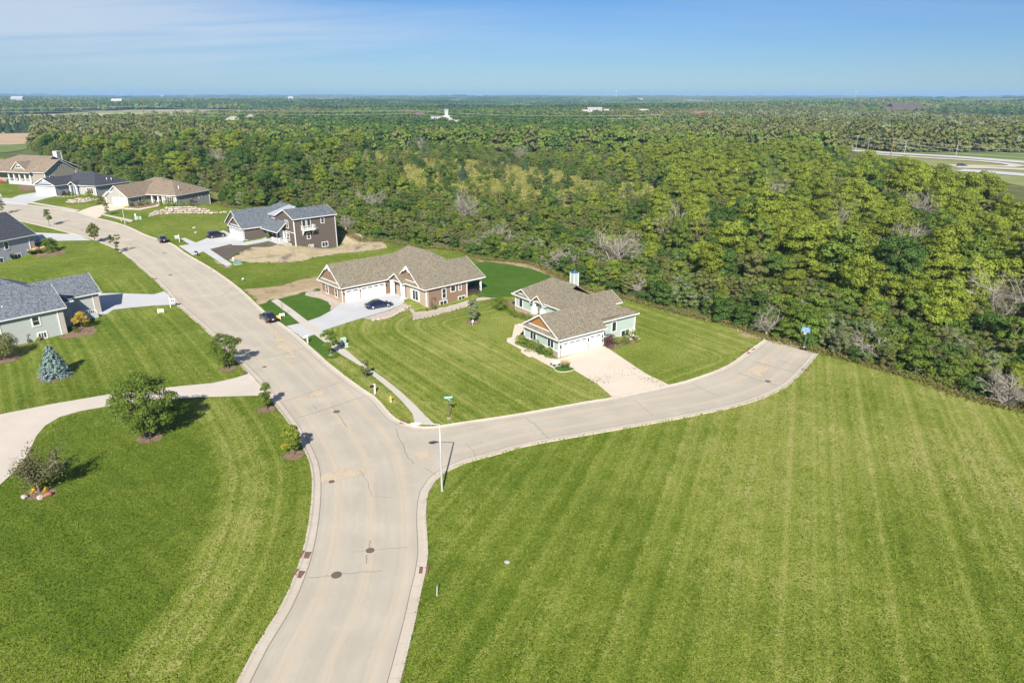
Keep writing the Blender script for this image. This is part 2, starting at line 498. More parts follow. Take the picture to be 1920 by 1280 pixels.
def far_field(x, y):
    "1 where the far country is open farmland, 0 where it is wooded"
    f = np.sin(x * .0043 + 1.1) * np.cos(y * .0021 + .7) + .7 * np.sin(x * .0019 - y * .0034 + 2.2) + .5 * np.sin(x * .0083 + y * .0012)
    return sst(.45, .8, f) * sst(750, 1100, np.hypot(x, y))
def ground_attrs(x, y):
    dL = pl_dist(kL, x, y); dR = pl_dist(kR, x, y); dS = pl_dist(kS, x, y)
    onleft = (dL < dR) & (dL <= dS) ; onS = (dS < dR) & (dS <= dL)
    wildd = np.where(inside(WOOD, x, y), 1., 0.)
    far = np.hypot(x, y)
    wild = np.maximum(wildd, sst(330, 420, y))
    wild = np.maximum(wild, sst(150, 330, np.abs(x) - y * .35))
    mow = dR * 1.0; amp = np.full(x.shape, .10); yel = np.full(x.shape, .42)
    # lawn round the green house: loops round the building
    nh = ~onleft & ~onS & (box_dist(H_O, H_A, -3, 17, -1, 22, x, y) < 26) & (y < 150)
    dh = box_dist(H_O, H_A, -3, 17, -12, 22, x, y)
    mow = np.where(nh, dh, mow); amp = np.where(nh, .62, amp); yel = np.where(nh, .62, yel)
    # big lawn inside the bend: bands along the kerb
    zl = inside(Z_LEFT, x, y)
    mow = np.where(zl, dL, mow); mow = np.where(zl & (dL >= 8.6), x * .62 + y * .78, mow); amp = np.where(zl, np.where(dL < 8.6, .62, .22), amp)
    yel = np.where(zl, np.where(dL < 8.6, np.where(dL < 4.2, .44, .60), .27), yel)
    # lawn of the left-hand house
    la = onleft & ~zl & (y > 70) & (y < 135)
    mow = np.where(la, dL * 1.0, mow)
    amp = np.where(la, .55, amp); yel = np.where(la, .42, yel)
    # open field: long straight passes
    mow = np.where(onS, x * .925 - y * .38, mow)
    amp = np.where(onS, .52, amp)
    yel = np.where(onS, .42 + .18 * sst(5, 30, x) * sst(35, 60, y) * (1 - sst(85, 100, y)) + .08 * sst(0, 25, x), yel)
    md = np.zeros(x.shape)
    for m in MEADOW: md = np.maximum(md, np.where(inside(m, x, y), 1., 1 - sst(0, 14, pl_dist(m, x, y, True))))
    return dict(mow=mow, amp=amp * (1 - wild), yel=yel, wild=wild, meadow=md, field=far_field(x, y))

def grass_mat(name, sod=False):
    m, nt, b = new_mat(name, .95, .08); g = N(nt); p = g.pos()
    n_big = g.noise(p, .07, 3); n_mid = g.noise(p, .55, 4, .6); n_fine = g.noise(p, 3.2, 3, .65); n_grain = g.noise(p, 11.0, 2, .7)
    dark = (.052, .096, .008); mid = (.114, .158, .016); lite = (.228, .258, .052); straw = (.34, .30, .125)
    if sod:
        c = g.mix(g.step(n_mid, .3, .7), (.050, .110, .012), (.078, .148, .020))
        c = g.mix(g.math('MULTIPLY', n_grain, .5), c, (.034, .08, .010))
        c = g.mix(g.math('MULTIPLY', g.step(n_big, .5, .7), .35), c, (.10, .17, .03))
    else:
        mow, amp, yel, wild, mead = (g.attr(k) for k in ('mow', 'amp', 'yel', 'wild', 'meadow'))
        wob = g.math('MULTIPLY', n_mid, 1.1)
        ph = g.math('ADD', mow, wob)
        st = g.math('SINE', g.math('MULTIPLY', ph, 2 * math.pi / 1.1))
        st2 = g.math('SINE', g.math('MULTIPLY', ph, 2 * math.pi / 2.6))
        cb = g.n('ShaderNodeCombineXYZ'); g.put(cb.inputs[0], mow)
        g.put(cb.inputs[1], g.math('MULTIPLY', n_mid, .8)); lanes = g.noise(cb.outputs[0], 1.15, 4, .65)          # each pass of the mower lies a little differently
        s = g.math('ADD', g.math('MULTIPLY', st, .10), g.math('MULTIPLY', st2, .09))
        s = g.math('ADD', s, g.math('MULTIPLY', g.math('SUBTRACT', lanes, .5), 1.9))
        s = g.math('MULTIPLY', s, amp)
        f = g.math('ADD', yel, s)
        f = g.math('ADD', f, g.math('MULTIPLY', g.math('SUBTRACT', n_big, .5), .75))
        f = g.math('ADD', f, g.math('MULTIPLY', g.math('SUBTRACT', n_mid, .5), .65))
        f = g.math('ADD', f, g.math('MULTIPLY', g.math('SUBTRACT', n_fine, .5), 1.15))
        f = g.math('ADD', f, g.math('MULTIPLY', g.math('SUBTRACT', n_grain, .5), 2.3))
        cr = g.n('ShaderNodeValToRGB'); g.put(cr.inputs[0], f)
        e = cr.color_ramp.elements; e[0].position = .0; e[0].color = (*dark, 1); e[1].position = 1.12; e[1].color = (*straw, 1)
        for ps, cc in ((.42, mid), (.80, lite)):
            q = e.new(ps); q.color = (*cc, 1)
        c = cr.outputs[0]
        wn = g.noise(p, .10, 5, .65); wf = g.noise(p, 1.4, 4, .7)
        w = g.mix(g.step(wn, .35, .68), (.085, .11, .034), (.17, .17, .06))
        w = g.mix(g.math('MULTIPLY', g.step(wf, .45, .7), .5), w, (.028, .036, .014))
        mdw = g.mix(g.step(g.noise(p, .35, 5, .7), .38, .62), (.16, .17, .04), (.30, .26, .075))
        w = g.mix(mead, w, mdw)
        fl = g.mix(g.step(g.noise(p, .0045, 2), .42, .58), (.24, .27, .09), (.40, .32, .19))
        w = g.mix(g.attr('field'), w, fl)
        c = g.mix(wild, c, w)
    g.put(b.inputs['Base Color'], c)
    h = g.math('ADD', n_grain, g.math('MULTIPLY', n_fine, .8))
    g.put(b.inputs['Normal'], g.bump(h, .55, .07))
    return m
M['grass'] = grass_mat('mown grass and rough ground'); M['sod'] = grass_mat('fresh green turf', True)

gx_ = axis(-185, 165, 1.0, -16000, 16000, 1.12); gy_ = axis(-10, 330, 1.0, -500, 16000, 1.12)
GX, GY = np.meshgrid(gx_, gy_); GZ = terr(GX, GY)
nx, ny = len(gx_), len(gy_)
me = bpy.data.meshes.new('ground')
co = np.stack([GX.ravel(), GY.ravel(), GZ.ravel()], 1).astype(np.float32)
idx = np.arange(nx * ny).reshape(ny, nx)
q = np.stack([idx[:-1, :-1], idx[:-1, 1:], idx[1:, 1:], idx[1:, :-1]], -1).reshape(-1, 4)
me.vertices.add(len(co)); me.vertices.foreach_set('co', co.ravel())
me.loops.add(q.size); me.loops.foreach_set('vertex_index', q.ravel().astype(np.int32))
me.polygons.add(len(q)); me.polygons.foreach_set('loop_start', np.arange(0, q.size, 4, dtype=np.int32))
me.polygons.foreach_set('use_smooth', np.ones(len(q), bool))
me.update(calc_edges=True)
for k, v in ground_attrs(GX.ravel(), GY.ravel()).items():
    a = me.attributes.new(k, 'FLOAT', 'POINT'); a.data.foreach_set('value', v.astype(np.float32))
tag(link('ground', me, M['grass']), kind='structure')

# ------------------------------------------------------------------ drives, pavements, beds
def sh(name, px, off, mat, **kw):
    if mat in ('soil', 'straw', 'dirt', 'mulch', 'gravel'):      # loose ground frays out at its edge
        pg = smooth_poly(G2(px), True, .9) if kw.get('smooth') else G2(px)
        kw['attrs'] = {'edge': lambda x, y: pl_dist(pg, x, y, True)}; kw['step'] = min(kw.get('step', 1.0), 1.0 if mat in ('mulch', 'gravel') else 1.3)
    return sheet(name, G2(px), off, M[mat], **kw)
WALK = [(508, 564), (540, 588), (563, 607), (590, 628), (626, 655), (640, 665), (675, 686), (706, 710), (734, 733), (757, 756), (773, 775), (779, 796), (815, 796), (799, 781), (780, 761), (752, 735),
        (722, 711), (677, 680), (654, 660), (636, 648), (604, 622), (577, 602), (548, 580), (521, 561)]
sh('pavement', WALK, .055, 'walk')
sh('pavement', [(380, 471), (393, 467), (436, 496), (425, 500)], .05, 'drive_new')
sh('pavement', [(339, 448), (346, 446), (369, 456), (358, 460)], .05, 'drive_new')
sh('pavement', [(186, 402), (194, 401), (250, 413), (245, 417)], .05, 'walk')
sh('pavement', [(52, 381), (63, 379.5), (150, 394), (142, 397)], .05, 'walk')
sh('driveway', [(140, 557), (183, 550), (225, 550), (289, 552), (309, 546), (335, 571), (290, 573), (244, 577), (212, 581), (202, 588), (180, 595), (160, 600), (140, 590)], .04, 'drive_new')
sh('driveway', [(-80, 795), (0, 777), (100, 757), (212, 738), (337, 724), (400, 718), (440, 709), (468, 700), (503, 742), (475, 742), (375, 745), (280, 750), (212, 760), (150, 771), (112, 782), (85, 798), (68, 818),
                (57, 842), (38, 874), (0, 909), (-60, 955), (-200, 1020)], .04, 'drive_tan')
sh('driveway', [(1040, 674), (1054, 671), (1127, 648), (1137, 651), (1210, 700), (1257, 723), (1151, 747), (1120, 720), (1076, 694), (1052, 686)], .045, 'drive_warm')
sh('path', [(980, 605), (965, 609), (960, 632), (951, 634), (950, 641), (978, 656), (976, 660), (992, 670), (998, 669), (1039, 691), (1050, 685), (1060, 680), (1042, 673), (1012, 663), (992, 653), (975, 640), (970, 634), (982, 618)], .03, 'drive_warm')
sh('driveway', [(534, 612), (563, 606), (577, 602), (600, 594), (620, 583), (641, 568), (720, 545), (745, 551), (757, 559), (758, 566), (748, 574), (721, 584), (700, 590), (680, 596), (629, 612), (603, 621), (590, 627), (565, 636)], .04, 'drive_new')
sh('driveway', [(335, 461), (352, 459), (370, 454), (390, 446), (418, 432), (455, 448), (457, 453), (440, 456), (395, 467), (383, 471), (362, 479)], .04, 'drive_new')
sh('path', [(430, 455), (460, 454), (492, 448), (510, 444), (520, 447), (495, 454), (462, 460), (436, 460)], .045, 'drive_new')
sh('driveway', [(145, 398), (157, 393), (172, 388), (196, 383), (241, 385), (233, 391), (207, 396), (192, 401), (188, 407), (178, 409)], .05, 'drive_warm')
sh('path', [(231, 389), (260, 391), (290, 386), (300, 381), (296, 387), (262, 394), (232, 393)], .04, 'drive_warm')
sh('driveway', [(-30, 372), (0, 371), (21, 372), (37, 366), (67, 361), (110, 367), (87, 372), (62, 379), (45, 385), (10, 382), (-40, 376)], .05, 'drive_new')
sh('driveway', [(55, 436), (85, 437), (125, 439), (137, 438), (172, 451), (125, 451.5), (85, 453), (60, 456)], .05, 'drive_new')
sh('lawn', [(487, 571), (508, 564), (540, 588), (563, 607), (534, 611), (503, 588)], .02, 'sod')
sh('lawn', [(521, 561), (565, 551), (603, 541), (606, 548), (598, 546), (583, 546), (573, 549), (573, 553), (583, 557), (598, 559), (615, 567), (620, 574), (622, 583), (600, 594), (577, 603)], .02, 'sod')
sh('lawn', [(566, 637), (590, 628), (603, 637), (626, 655), (640, 665), (630, 672), (612, 672)], .02, 'sod')
sh('lawn', [(870, 500), (910, 490), (952, 495), (1000, 505), (1036, 520), (1040, 545), (968, 556), (930, 559), (897, 556), (870, 545)], .02, 'sod')
sh('gravel_bed', [(604, 543), (598, 546), (583, 546), (573, 549), (573, 553), (583, 557), (598, 559), (615, 567), (620, 574), (622, 583), (643, 569), (650, 560), (620, 545)], .03, 'gravel', smooth=True, jitter=.12)
sh('gravel_bed', [(757, 566), (767, 575), (780, 585), (798, 583), (880, 562), (910, 556), (932, 559), (920, 561), (897, 564), (878, 572), (831, 586), (799, 594), (774, 600), (774, 591), (768, 582), (750, 576)], .035, 'gravel', jitter=.15)
sh('gravel_bed', [(680, 597), (700, 591), (721, 585), (748, 575), (757, 567), (768, 576), (760, 583), (741, 592), (712, 601), (695, 600)], .05, 'gravel', jitter=.15)
sh('soil_patch', [(396, 468), (432, 457), (462, 461), (510, 453), (524, 456), (505, 463), (470, 464), (454, 472), (429, 487), (420, 488)], .03, 'soil', smooth=True)
sh('straw_patch', [(429, 487), (454, 471), (470, 463), (524, 454), (545, 457), (560, 461), (634, 463), (642, 432), (662, 436), (690, 446), (726, 462), (700, 469), (640, 476), (590, 483), (560, 491), (500, 493), (450, 491)], .02, 'straw', smooth=True)
sh('dirt_patch', [(457, 543), (480, 541), (517, 537), (545, 530), (569, 523), (601, 519), (606, 532), (601, 541), (560, 551), (521, 560), (509, 563), (487, 571), (474, 557)], .012, 'dirt', smooth=True)
sh('straw_patch', [(480, 565), (521, 554), (560, 545), (603, 534), (604, 541), (560, 551), (521, 560), (509, 564), (487, 571)], .026, 'straw', jitter=.25)
sh('dirt_patch', [(392, 482), (402, 481), (428, 498), (436, 500), (430, 504), (415, 499)], .02, 'dirt', smooth=True)
sh('dirt_patch', [(868, 470), (905, 486), (955, 490), (1005, 499), (1062, 530), (1045, 528), (1000, 506), (952, 496), (905, 492), (880, 480)], .01, 'dirt', smooth=True)
sh('dirt_patch', [(1370, 612), (1400, 622), (1440, 632), (1500, 648), (1530, 660), (1520, 659), (1432, 637), (1395, 630)], .01, 'dirt', smooth=True)
sh('mulch_bed', [(20, 648), (80, 640), (130, 624), (150, 612), (172, 611), (184, 619), (178, 626), (150, 632), (100, 638), (40, 650)], .03, 'mulch', smooth=True)
sh('mulch_bed', [(66, 478), (95, 470), (122, 470), (125, 473), (110, 478), (80, 482)], .03, 'mulch', smooth=True)
sh('mulch_bed', [(32, 352), (48, 346), (66, 348), (66, 356), (45, 358)], .04, 'mulch', smooth=True)
sh('mulch_bed', [(947, 570), (962, 562), (985, 575), (1005, 590), (990, 606), (984, 600), (982, 592), (975, 582)], .03, 'mulch', smooth=True)
sh('mulch_bed', [(972, 634), (982, 620), (1046, 662), (1050, 678), (1042, 674), (1012, 664), (992, 654)], .025, 'mulch')
sh('mulch_bed', [(1128, 648), (1140, 640), (1190, 628), (1200, 640), (1170, 648), (1148, 655)], .03, 'mulch', smooth=True)
sh('mulch_bed', [(230, 388), (262, 382), (300, 380), (295, 386), (262, 391)], .03, 'mulch')
# planting island by the garage, edged with pale pavers
isl = smooth_poly(G2([(1040, 690), (1052, 686), (1070, 689), (1076, 693), (1060, 697), (1046, 696)]), True, .4)
sheet('planting_bed', isl, .05, M['sod'], .8)
strip('bed_edging', isl + isl[:1], [(0, .0), (0, .09), (.16, .09), (.16, .0)], M['kerb'])

M['sand'] = soil_mat('washed sand', (.50, .41, .29), (.54, .45, .33), (.47, .39, .28), .5, 3.2)
for px_ in ([(590, 897), (640, 878), (692, 876), (684, 890), (640, 902), (605, 906)], [(500, 600), (540, 640), (560, 680), (550, 686), (520, 650)], [(775, 850), (815, 842), (822, 852), (790, 862)], [(1400, 690), (1440, 672), (1452, 680), (1420, 712)], [(560, 745), (612, 730), (620, 736), (572, 752)]):
    sh('sand_stain', px_, .042, 'straw'); o_ = bpy.context.scene.objects; S.collection.objects[-1].data.materials[0] = M['sand']
# cracks, joints and patches in the road surface
def crack(px, w=.05, off=.047):
    ln = G2(px); r_ = random.Random(len(px) * 7 + int(px[0][0]))
    ln = [(x, y) for i in range(len(ln) - 1) for x, y in [tuple(Vector(ln[i]).lerp(Vector(ln[i + 1]), t)) for t in (0, .25, .5, .75)]] + [ln[-1]]
    ln = [(x + r_.uniform(-.1, .1), y + r_.uniform(-.1, .1)) for x, y in ln]
    strip('road_crack', ln, [(-w * .62, off), (w * .62, off)], M['crack'])
for c_, w_ in (([(555, 784), (600, 771), (685, 743)], .05), ([(620, 762), (631, 772), (649, 800)], .05), ([(478, 674), (530, 664), (572, 652)], .05), ([(528, 755), (600, 730), (640, 716)], .03), ([(574, 1083), (600, 1082), (624, 1079)], .04),
               ([(640, 1075), (690, 1073), (717, 1070)], .04), ([(667, 1035), (689, 1032), (720, 1029), (768, 1027)], .03), ([(694, 1014), (691, 1027)], .05), ([(688, 1041), (685, 1058)], .05),
               ([(742, 805), (755, 835), (765, 860), (779, 871)], .05), ([(796, 877), (810, 885), (820, 892)], .04), ([(988, 784), (1015, 808), (1040, 834)], .05), ([(875, 832), (890, 850), (896, 862)], .03),
               ([(1190, 750), (1225, 779)], .03), ([(1410, 678), (1450, 688), (1495, 699)], .05), ([(1381, 698), (1420, 712), (1458, 724)], .05), ([(1458, 675), (1503, 688)], .03), ([(1300, 722), (1350, 744)], .03),
               ([(398, 520), (440, 545), (500, 600), (560, 660), (605, 715)], .018), ([(300, 487), (330, 480), (357, 473)], .04), ([(295, 518), (345, 512)], .03), ([(225, 470), (250, 452), (268, 447)], .03),
               ([(390, 562), (415, 556), (436, 541)], .03), ([(675, 880), (690, 905), (697, 930), (736, 934)], .03), ([(587, 760), (592, 768)], .05)):
    crack(c_, w_)
# ------------------------------------------------------------------ houses
M['sh_brown'] = shingle('weathered brown shingles', (.175, .152, .108), (.250, .222, .160), (.105, .09, .07))
M['sh_tan'] = shingle('tan shingles', (.21, .165, .12), (.275, .22, .165), (.12, .092, .07))
M['sh_grey'] = shingle('slate grey shingles', (.10, .118, .135), (.175, .195, .215), (.045, .055, .065))
M['sh_blue'] = shingle('blue grey shingles', (.11, .13, .155), (.21, .225, .245), (.05, .06, .08))
M['sh_dark'] = shingle('dark slate shingles', (.05, .055, .068), (.075, .08, .095), (.03, .033, .04))
M['sd_brown'] = siding('brown siding', (.235, .155, .105)); M['sd_dark'] = siding('dark taupe siding', (.115, .092, .078))
M['sd_sage'] = siding('sage green siding', (.39, .47, .41)); M['sd_lilac'] = siding('lilac grey siding', (.37, .38, .44))
M['sd_tan'] = siding('grey beige siding', (.33, .32, .29)); M['sd_pale'] = siding('pale grey green siding', (.40, .43, .40))
M['sd_greige'] = siding('warm grey siding', (.31, .285, .24))
M['sd_slate'] = siding('blue grey siding', (.30, .315, .37))
M['shake'] = siding('orange cedar shakes', (.34, .165, .055), False, .22)
M['stone'] = masonry('tan field stone', [(.33, .25, .17), (.45, .36, .26), (.26, .2, .15)], (.42, .38, .32))
M['stone_grey'] = masonry('grey tan stone', [(.36, .33, .28), (.46, .42, .35), (.27, .24, .2)], (.45, .42, .37))
M['brick'] = masonry('tan brick', [(.36, .24, .16), (.29, .18, .12), (.40, .29, .20)], (.45, .4, .34), brick=True)
M['door'] = plain('dark front door', (.07, .045, .04), .5); M['bluedoor'] = plain('blue front door', (.05, .2, .5), .4)
M['capblue'] = plain('blue flue cap', (.10, .20, .36), .35, .5, .3)
M['standing_seam'] = plain('pale metal roof', (.62, .64, .66), .35, .5, .5)

class House:
    def __init__(s, name, o, ang, zg, label, roof, wall, trim='white'):
        s.root = thing(name, (o[0], o[1], zg), R(ang), label, 'house')
        s.roof, s.wall, s.trim = MB(), MB(), MB()
        s.mr, s.mw, s.mt = M[roof], M[wall], M[trim]
        s.extra = {}
    def part(s, name, mb, mat, parent=None, **kw): return mb.build(name, mat, parent or s.root, **kw)
    def wing(s, x0, x1, y0, y1, ze, zr, axis='x', e0='gable', e1='gable', oh=.45, zb=-1.6, inset=None, walls=True, t=.17, ohg=None, wx1=None, bare=False):
        """wall extents, eave edge height ze, ridge height zr; ends e0 / e1 are gable or hip"""
        ohg = oh if ohg is None else ohg
        if axis == 'y':      # work in swapped coordinates
            f = lambda p: (p[1], p[0], p[2])
            a0, a1, b0, b1 = y0, y1, x0, x1
        else:
            f = lambda p: p
            a0, a1, b0, b1 = x0, x1, y0, y1
        A0, A1 = a0 - (ohg if e0 == 'gable' else oh), a1 + (ohg if e1 == 'gable' else oh)
        B0, B1 = b0 - oh, b1 + oh; bm = (B0 + B1) / 2; hw = (B1 - B0) / 2; pit = (zr - ze) / hw
        ins = inset or hw
        r0 = A0 + (ins if e0 == 'hip' else 0); r1 = A1 - (ins if e1 == 'hip' else 0)
        tp = [(A0, B0, ze), (A1, B0, ze), (A1, B1, ze), (A0, B1, ze), (r0, bm, zr), (r1, bm, zr)]
        bt = [(p[0], p[1], p[2] - t) for p in tp]
        fc = [(0, 1, 5, 4), (2, 3, 4, 5)]; ed = [(0, 1), (2, 3)]
        if e0 == 'hip': fc.append((3, 0, 4)); ed.append((3, 0))
        else: ed += [(3, 4), (4, 0)]
        n0 = len(ed)
        if e1 == 'hip': fc.append((1, 2, 5)); ed.append((1, 2))
        else: ed += [(1, 5), (5, 2)]
        vs = [f(p) for p in tp + bt]
        fs = [list(q) for q in fc] + [[i + 6 for i in q][::-1] for q in fc] + [[b, a, a + 6, b + 6] for a, b in ed]
        if axis == 'y': fs = [q[::-1] for q in fs]
        s.roof.add(vs, fs)
        # fascia and barge boards
        cx, cy = (A0 + A1) / 2, bm
        for a, b in ed:
            if bare: break
            if (e0 == 'cut' and {a, b} <= {0, 3, 4} and 4 in (a, b)) or (e1 == 'cut' and {a, b} <= {1, 2, 5} and 5 in (a, b)): continue
            p, q = Vector(tp[a]), Vector(tp[b]); d = (q - p); nrm = Vector((d.y, -d.x, 0)).normalized()
            if nrm.dot((p + q) / 2 - Vector((cx, cy, 0))) < 0: nrm = -nrm
            p1, q1 = p + nrm * .012, q + nrm * .012
            rk = abs(p.z - q.z) > .01
            dn = Vector((0, 0, -(t + (.05 if rk else .02))))
            up = Vector((0, 0, .012 if rk else -.02))
            w = nrm * (.035 if rk else .08)
            s.trim.add([f(v) for v in (p1 + up, q1 + up, q1 + dn, p1 + dn, p1 + up + w, q1 + up + w, q1 + dn + w, p1 + dn + w)],
                       [(0, 1, 2, 3), (7, 6, 5, 4), (0, 4, 5, 1), (1, 5, 6, 2), (2, 6, 7, 3), (3, 7, 4, 0)])
        if walls:
            zw = ze + oh * pit - t + .02
            s.wall.box(x0, x1 if wx1 is None else wx1, y0, y1, zb, zw)
            top = zr - t + .02
            for e, aa, sg in ((e0, a0, 1), (e1, a1, -1)):
                if e == 'gable':
                    tri = [f((aa + sg * .001, b0, zw - .01)), f((aa + sg * .001, b1, zw - .01)), f((aa + sg * .001, (b0 + b1) / 2, top))]
                    s.wall.poly_prism(tri, f((sg * .2, 0, 0)))
        return s
    def face(s, f, at):
        "frame of a wall: origin on the wall, u along it, n outwards"
        return {'-y': lambda u, z, d=0: (u, at - d, z), '+y': lambda u, z, d=0: (u, at + d, z),
                '-x': lambda u, z, d=0: (at - d, u, z), '+x': lambda u, z, d=0: (at + d, u, z)}[f]
    def slab(s, mb, g, u0, u1, z0, z1, d0, d1):
        a = [g(u0, z0, d0), g(u1, z0, d0), g(u1, z1, d0), g(u0, z1, d0)]
        n = Vector(g(0, 0, d1)) - Vector(g(0, 0, d0)); mb.poly_prism(a, n)
    def window(s, f, at, u, z, w, h, mull=1, rail=True, trim=.14, bars=0, mat='white'):
        g = s.face(f, at); m = MB(); e = trim
        s.slab(m, g, u - e, u, z - e, z + h + e, -.02, .07); s.slab(m, g, u + w, u + w + e, z - e, z + h + e, -.02, .07)
        s.slab(m, g, u, u + w, z + h, z + h + e, -.02, .075); s.slab(m, g, u, u + w, z - e, z, -.02, .085)
        for i in range(1, mull + 1 if mull > 1 else 1):
            if i < mull: x = u + w * i / mull; s.slab(m, g, x - .05, x + .05, z, z + h, -.02, .06)
        if rail: s.slab(m, g, u, u + w, z + h * .5 - .025, z + h * .5 + .025, -.02, .045)
        for i in range(1, bars + 1):
            x = u + w * i / (bars + 1); s.slab(m, g, x - .02, x + .02, z + h * .5, z + h, -.02, .043)
        o = s.part('window', m, M[mat]); pm = MB(); s.slab(pm, g, u, u + w, z, z + h, -.02, .03); pm.build('pane', M['glass'], o)
        return o
    def garage(s, f, at, u, w, z=0.0, h=2.3, lights=4, rev=False):
        g = s.face(f, at); m = MB(); k = 5; hh = h / k
        for i in range(k): s.slab(m, g, u, u + w, z + i * hh + .012, z + (i + 1) * hh - .012, -.02, .05)
        s.slab(m, g, u, u + w, z, z + h, -.02, .035)
        o = s.part('garage_door', m, M['white'])
        fr = MB(); e = .13
        s.slab(fr, g, u - e, u - .01, z, z + h + e, -.02, .09); s.slab(fr, g, u + w + .01, u + w + e, z, z + h + e, -.02, .09); s.slab(fr, g, u - .01, u + w + .01, z + h + .01, z + h + e, -.02, .09)
        fr.build('door_frame', M['white'], o)
        pw = w / lights
        for i in range(lights): pm = MB(); s.slab(pm, g, u + i * pw + pw * .14, u + (i + 1) * pw - pw * .14, z + 4 * hh + .14, z + 5 * hh - .13, .045, .058); pm.build('pane', M['glass'], o)
        return o
    def board(s, f, at, u0, u1, z0, z1, mat, name, d=.03):
        m = MB(); s.slab(m, s.face(f, at), u0, u1, z0, z1, -.02, d); return s.part(name, m, M[mat])
    def corner(s, pts, h0, h1, w=.14):
        for x, y in pts: s.trim.box(x - w / 2, x + w / 2, y - w / 2, y + w / 2, h0, h1)
    def gable_panel(s, f, at, u0, u1, z0, z1, mat, name='gable_panel', d=.04, trimmed=True):
        g = s.face(f, at); m = MB(); um = (u0 + u1) / 2
        m.poly_prism([g(u0, z0, 0), g(u1, z0, 0), g(um, z1, 0)], Vector(g(0, 0, d)) - Vector(g(0, 0, 0)))
        o = s.part(name, m, M[mat])
        if trimmed: s.slab(s.trim, g, u0, u1, z0 - .16, z0, 0, d + .05)
        return o
    def pent(s, f, at, u0, u1, z, run=.5, rise=.4, t=.14):
        "narrow skirt roof across the foot of a gable"
        g = s.face(f, at)
        a = [g(u0, z, run), g(u1, z, run), g(u1, z + rise, -.02), g(u0, z + rise, -.02)]
        s.roof.poly_prism(a, (0, 0, -t))
        s.slab(s.trim, g, u0, u1, z - t - .05, z - .01, run + .01, run + .09)
    def downspout(s, x, y, z0, z1, dx=0, dy=0):
        m = MB(); m.box(x - .05, x + .05, y - .05, y + .05, z0, z1)
        if dx or dy: m.tube([(x, y, z0 + .1), (x + dx, y + dy, z0 - .02)], .05, 6)
        s.part('downspout', m, M['white'])
    def column(s, x, y, z0, z1, w=.3, base=None, taper=0, mat='white'):
        m = MB()
        if taper:
            m.add([(x - w / 2, y - w / 2, z0), (x + w / 2, y - w / 2, z0), (x + w / 2, y + w / 2, z0), (x - w / 2, y + w / 2, z0)] +
                  [(x - taper / 2, y - taper / 2, z1), (x + taper / 2, y - taper / 2, z1), (x + taper / 2, y + taper / 2, z1), (x - taper / 2, y + taper / 2, z1)],
                  [(0, 1, 5, 4), (1, 2, 6, 5), (2, 3, 7, 6), (3, 0, 4, 7), (3, 2, 1, 0), (4, 5, 6, 7)])
        else: m.box(x - w / 2, x + w / 2, y - w / 2, y + w / 2, z0, z1); m.box(x - w * .62, x + w * .62, y - w * .62, y + w * .62, z1 - .18, z1 - .02)
        o = s.part('column', m, M[mat])
        if base:
            b = MB(); b.box(x - base[0] / 2, x + base[0] / 2, y - base[0] / 2, y + base[0] / 2, -.4, base[1]); b.box(x - base[0] * .56, x + base[0] * .56, y - base[0] * .56, y + base[0] * .56, base[1], base[1] + .08)
            b.build('column_base', M[base[2]], o)
    def vent(s, x, y, z, h=.4, r=.06, mat='white'):
        m = MB(); m.tube([(x, y, z - .4), (x, y, z + h)], r, 8); s.part('roof_vent', m, M[mat])
    def lamp(s, f, at, u, z):
        m = MB(); g = s.face(f, at); s.slab(m, g, u - .07, u + .07, z, z + .32, .06, .2); s.slab(m, g, u - .05, u + .05, z + .3, z + .4, 0, .16)
        s.part('wall_lamp', m, M['black'])
    def railing(s, pts, h=.95, mat='white', step=.28):
        m = MB()
        for (x0, y0, z0), (x1, y1, z1) in zip(pts, pts[1:]):
            L = math.hypot(x1 - x0, y1 - y0); n = max(1, int(L / step))
            m.tube([(x0, y0, z0 + h), (x1, y1, z1 + h)], .045, 4); m.tube([(x0, y0, z0 + .12), (x1, y1, z1 + .12)], .03, 4)
            for i in range(n + 1):
                t = i / n; x, y, z = x0 + (x1 - x0) * t, y0 + (y1 - y0) * t, z0 + (z1 - z0) * t
                r = .06 if i in (0, n) else .022
                m.box(x - r, x + r, y - r, y + r, z, z + h)
        return s.part('railing', m, M[mat])
    def done(s):
        s.part('wall', s.wall, s.mw)
        r = s.part('roof', s.roof, s.mr)
        s.trim.build('fascia', s.mt, r)

# --- brown house with the three white garage doors
h = House('brown_house', (-31.1, 120.3), 42, 0, 'brown sided house with stone front and white garage doors behind the blue car', 'sh_brown', 'sd_brown')
h.wing(0, 16.2, 0, 8.2, 3.1, 6.75, 'x', 'gable', 'cut', .45, ohg=.35)
h.wing(10.85, 23.3, -11.0, 9.6, 3.1, 8.0, 'y', 'hip', 'hip', .45, walls=False)
h.wall.box(11.06, 20.4, -11.0, 9.3, -1.8, 3.05); h.wall.box(20.3, 22.6, -3, 9.2, -1.8, 3.0)
h.wing(10.95, 17, -9.3, -1.9, 3.12, 6.5, 'x', 'gable', 'cut', .45, zb=-1.5, ohg=.5)
h.wing(17, 24.2, -10.92, -.2, 3.13, 6.15, 'x', 'cut', 'gable', .48, walls=False, ohg=.5)
h.wing(9.95, 15, -5.0, -.95, 3.14, 4.75, 'x', 'gable', 'cut', .4, walls=False, ohg=.45)
h.pent('-x', 0, -.45, 8.65, 3.12, .42, .42); h.gable_panel('-x', 0, .55, 7.65, 3.65, 6.3, 'sd_brown')
h.pent('-x', 10.95, -11.4, -5.5, 3.14, .42, .42); h.gable_panel('-x', 10.95, -8.8, -2.4, 3.7, 6.15, 'sd_brown')
h.gable_panel('-x', 9.95, -4.6, -1.35, 3.2, 4.45, 'sd_brown')
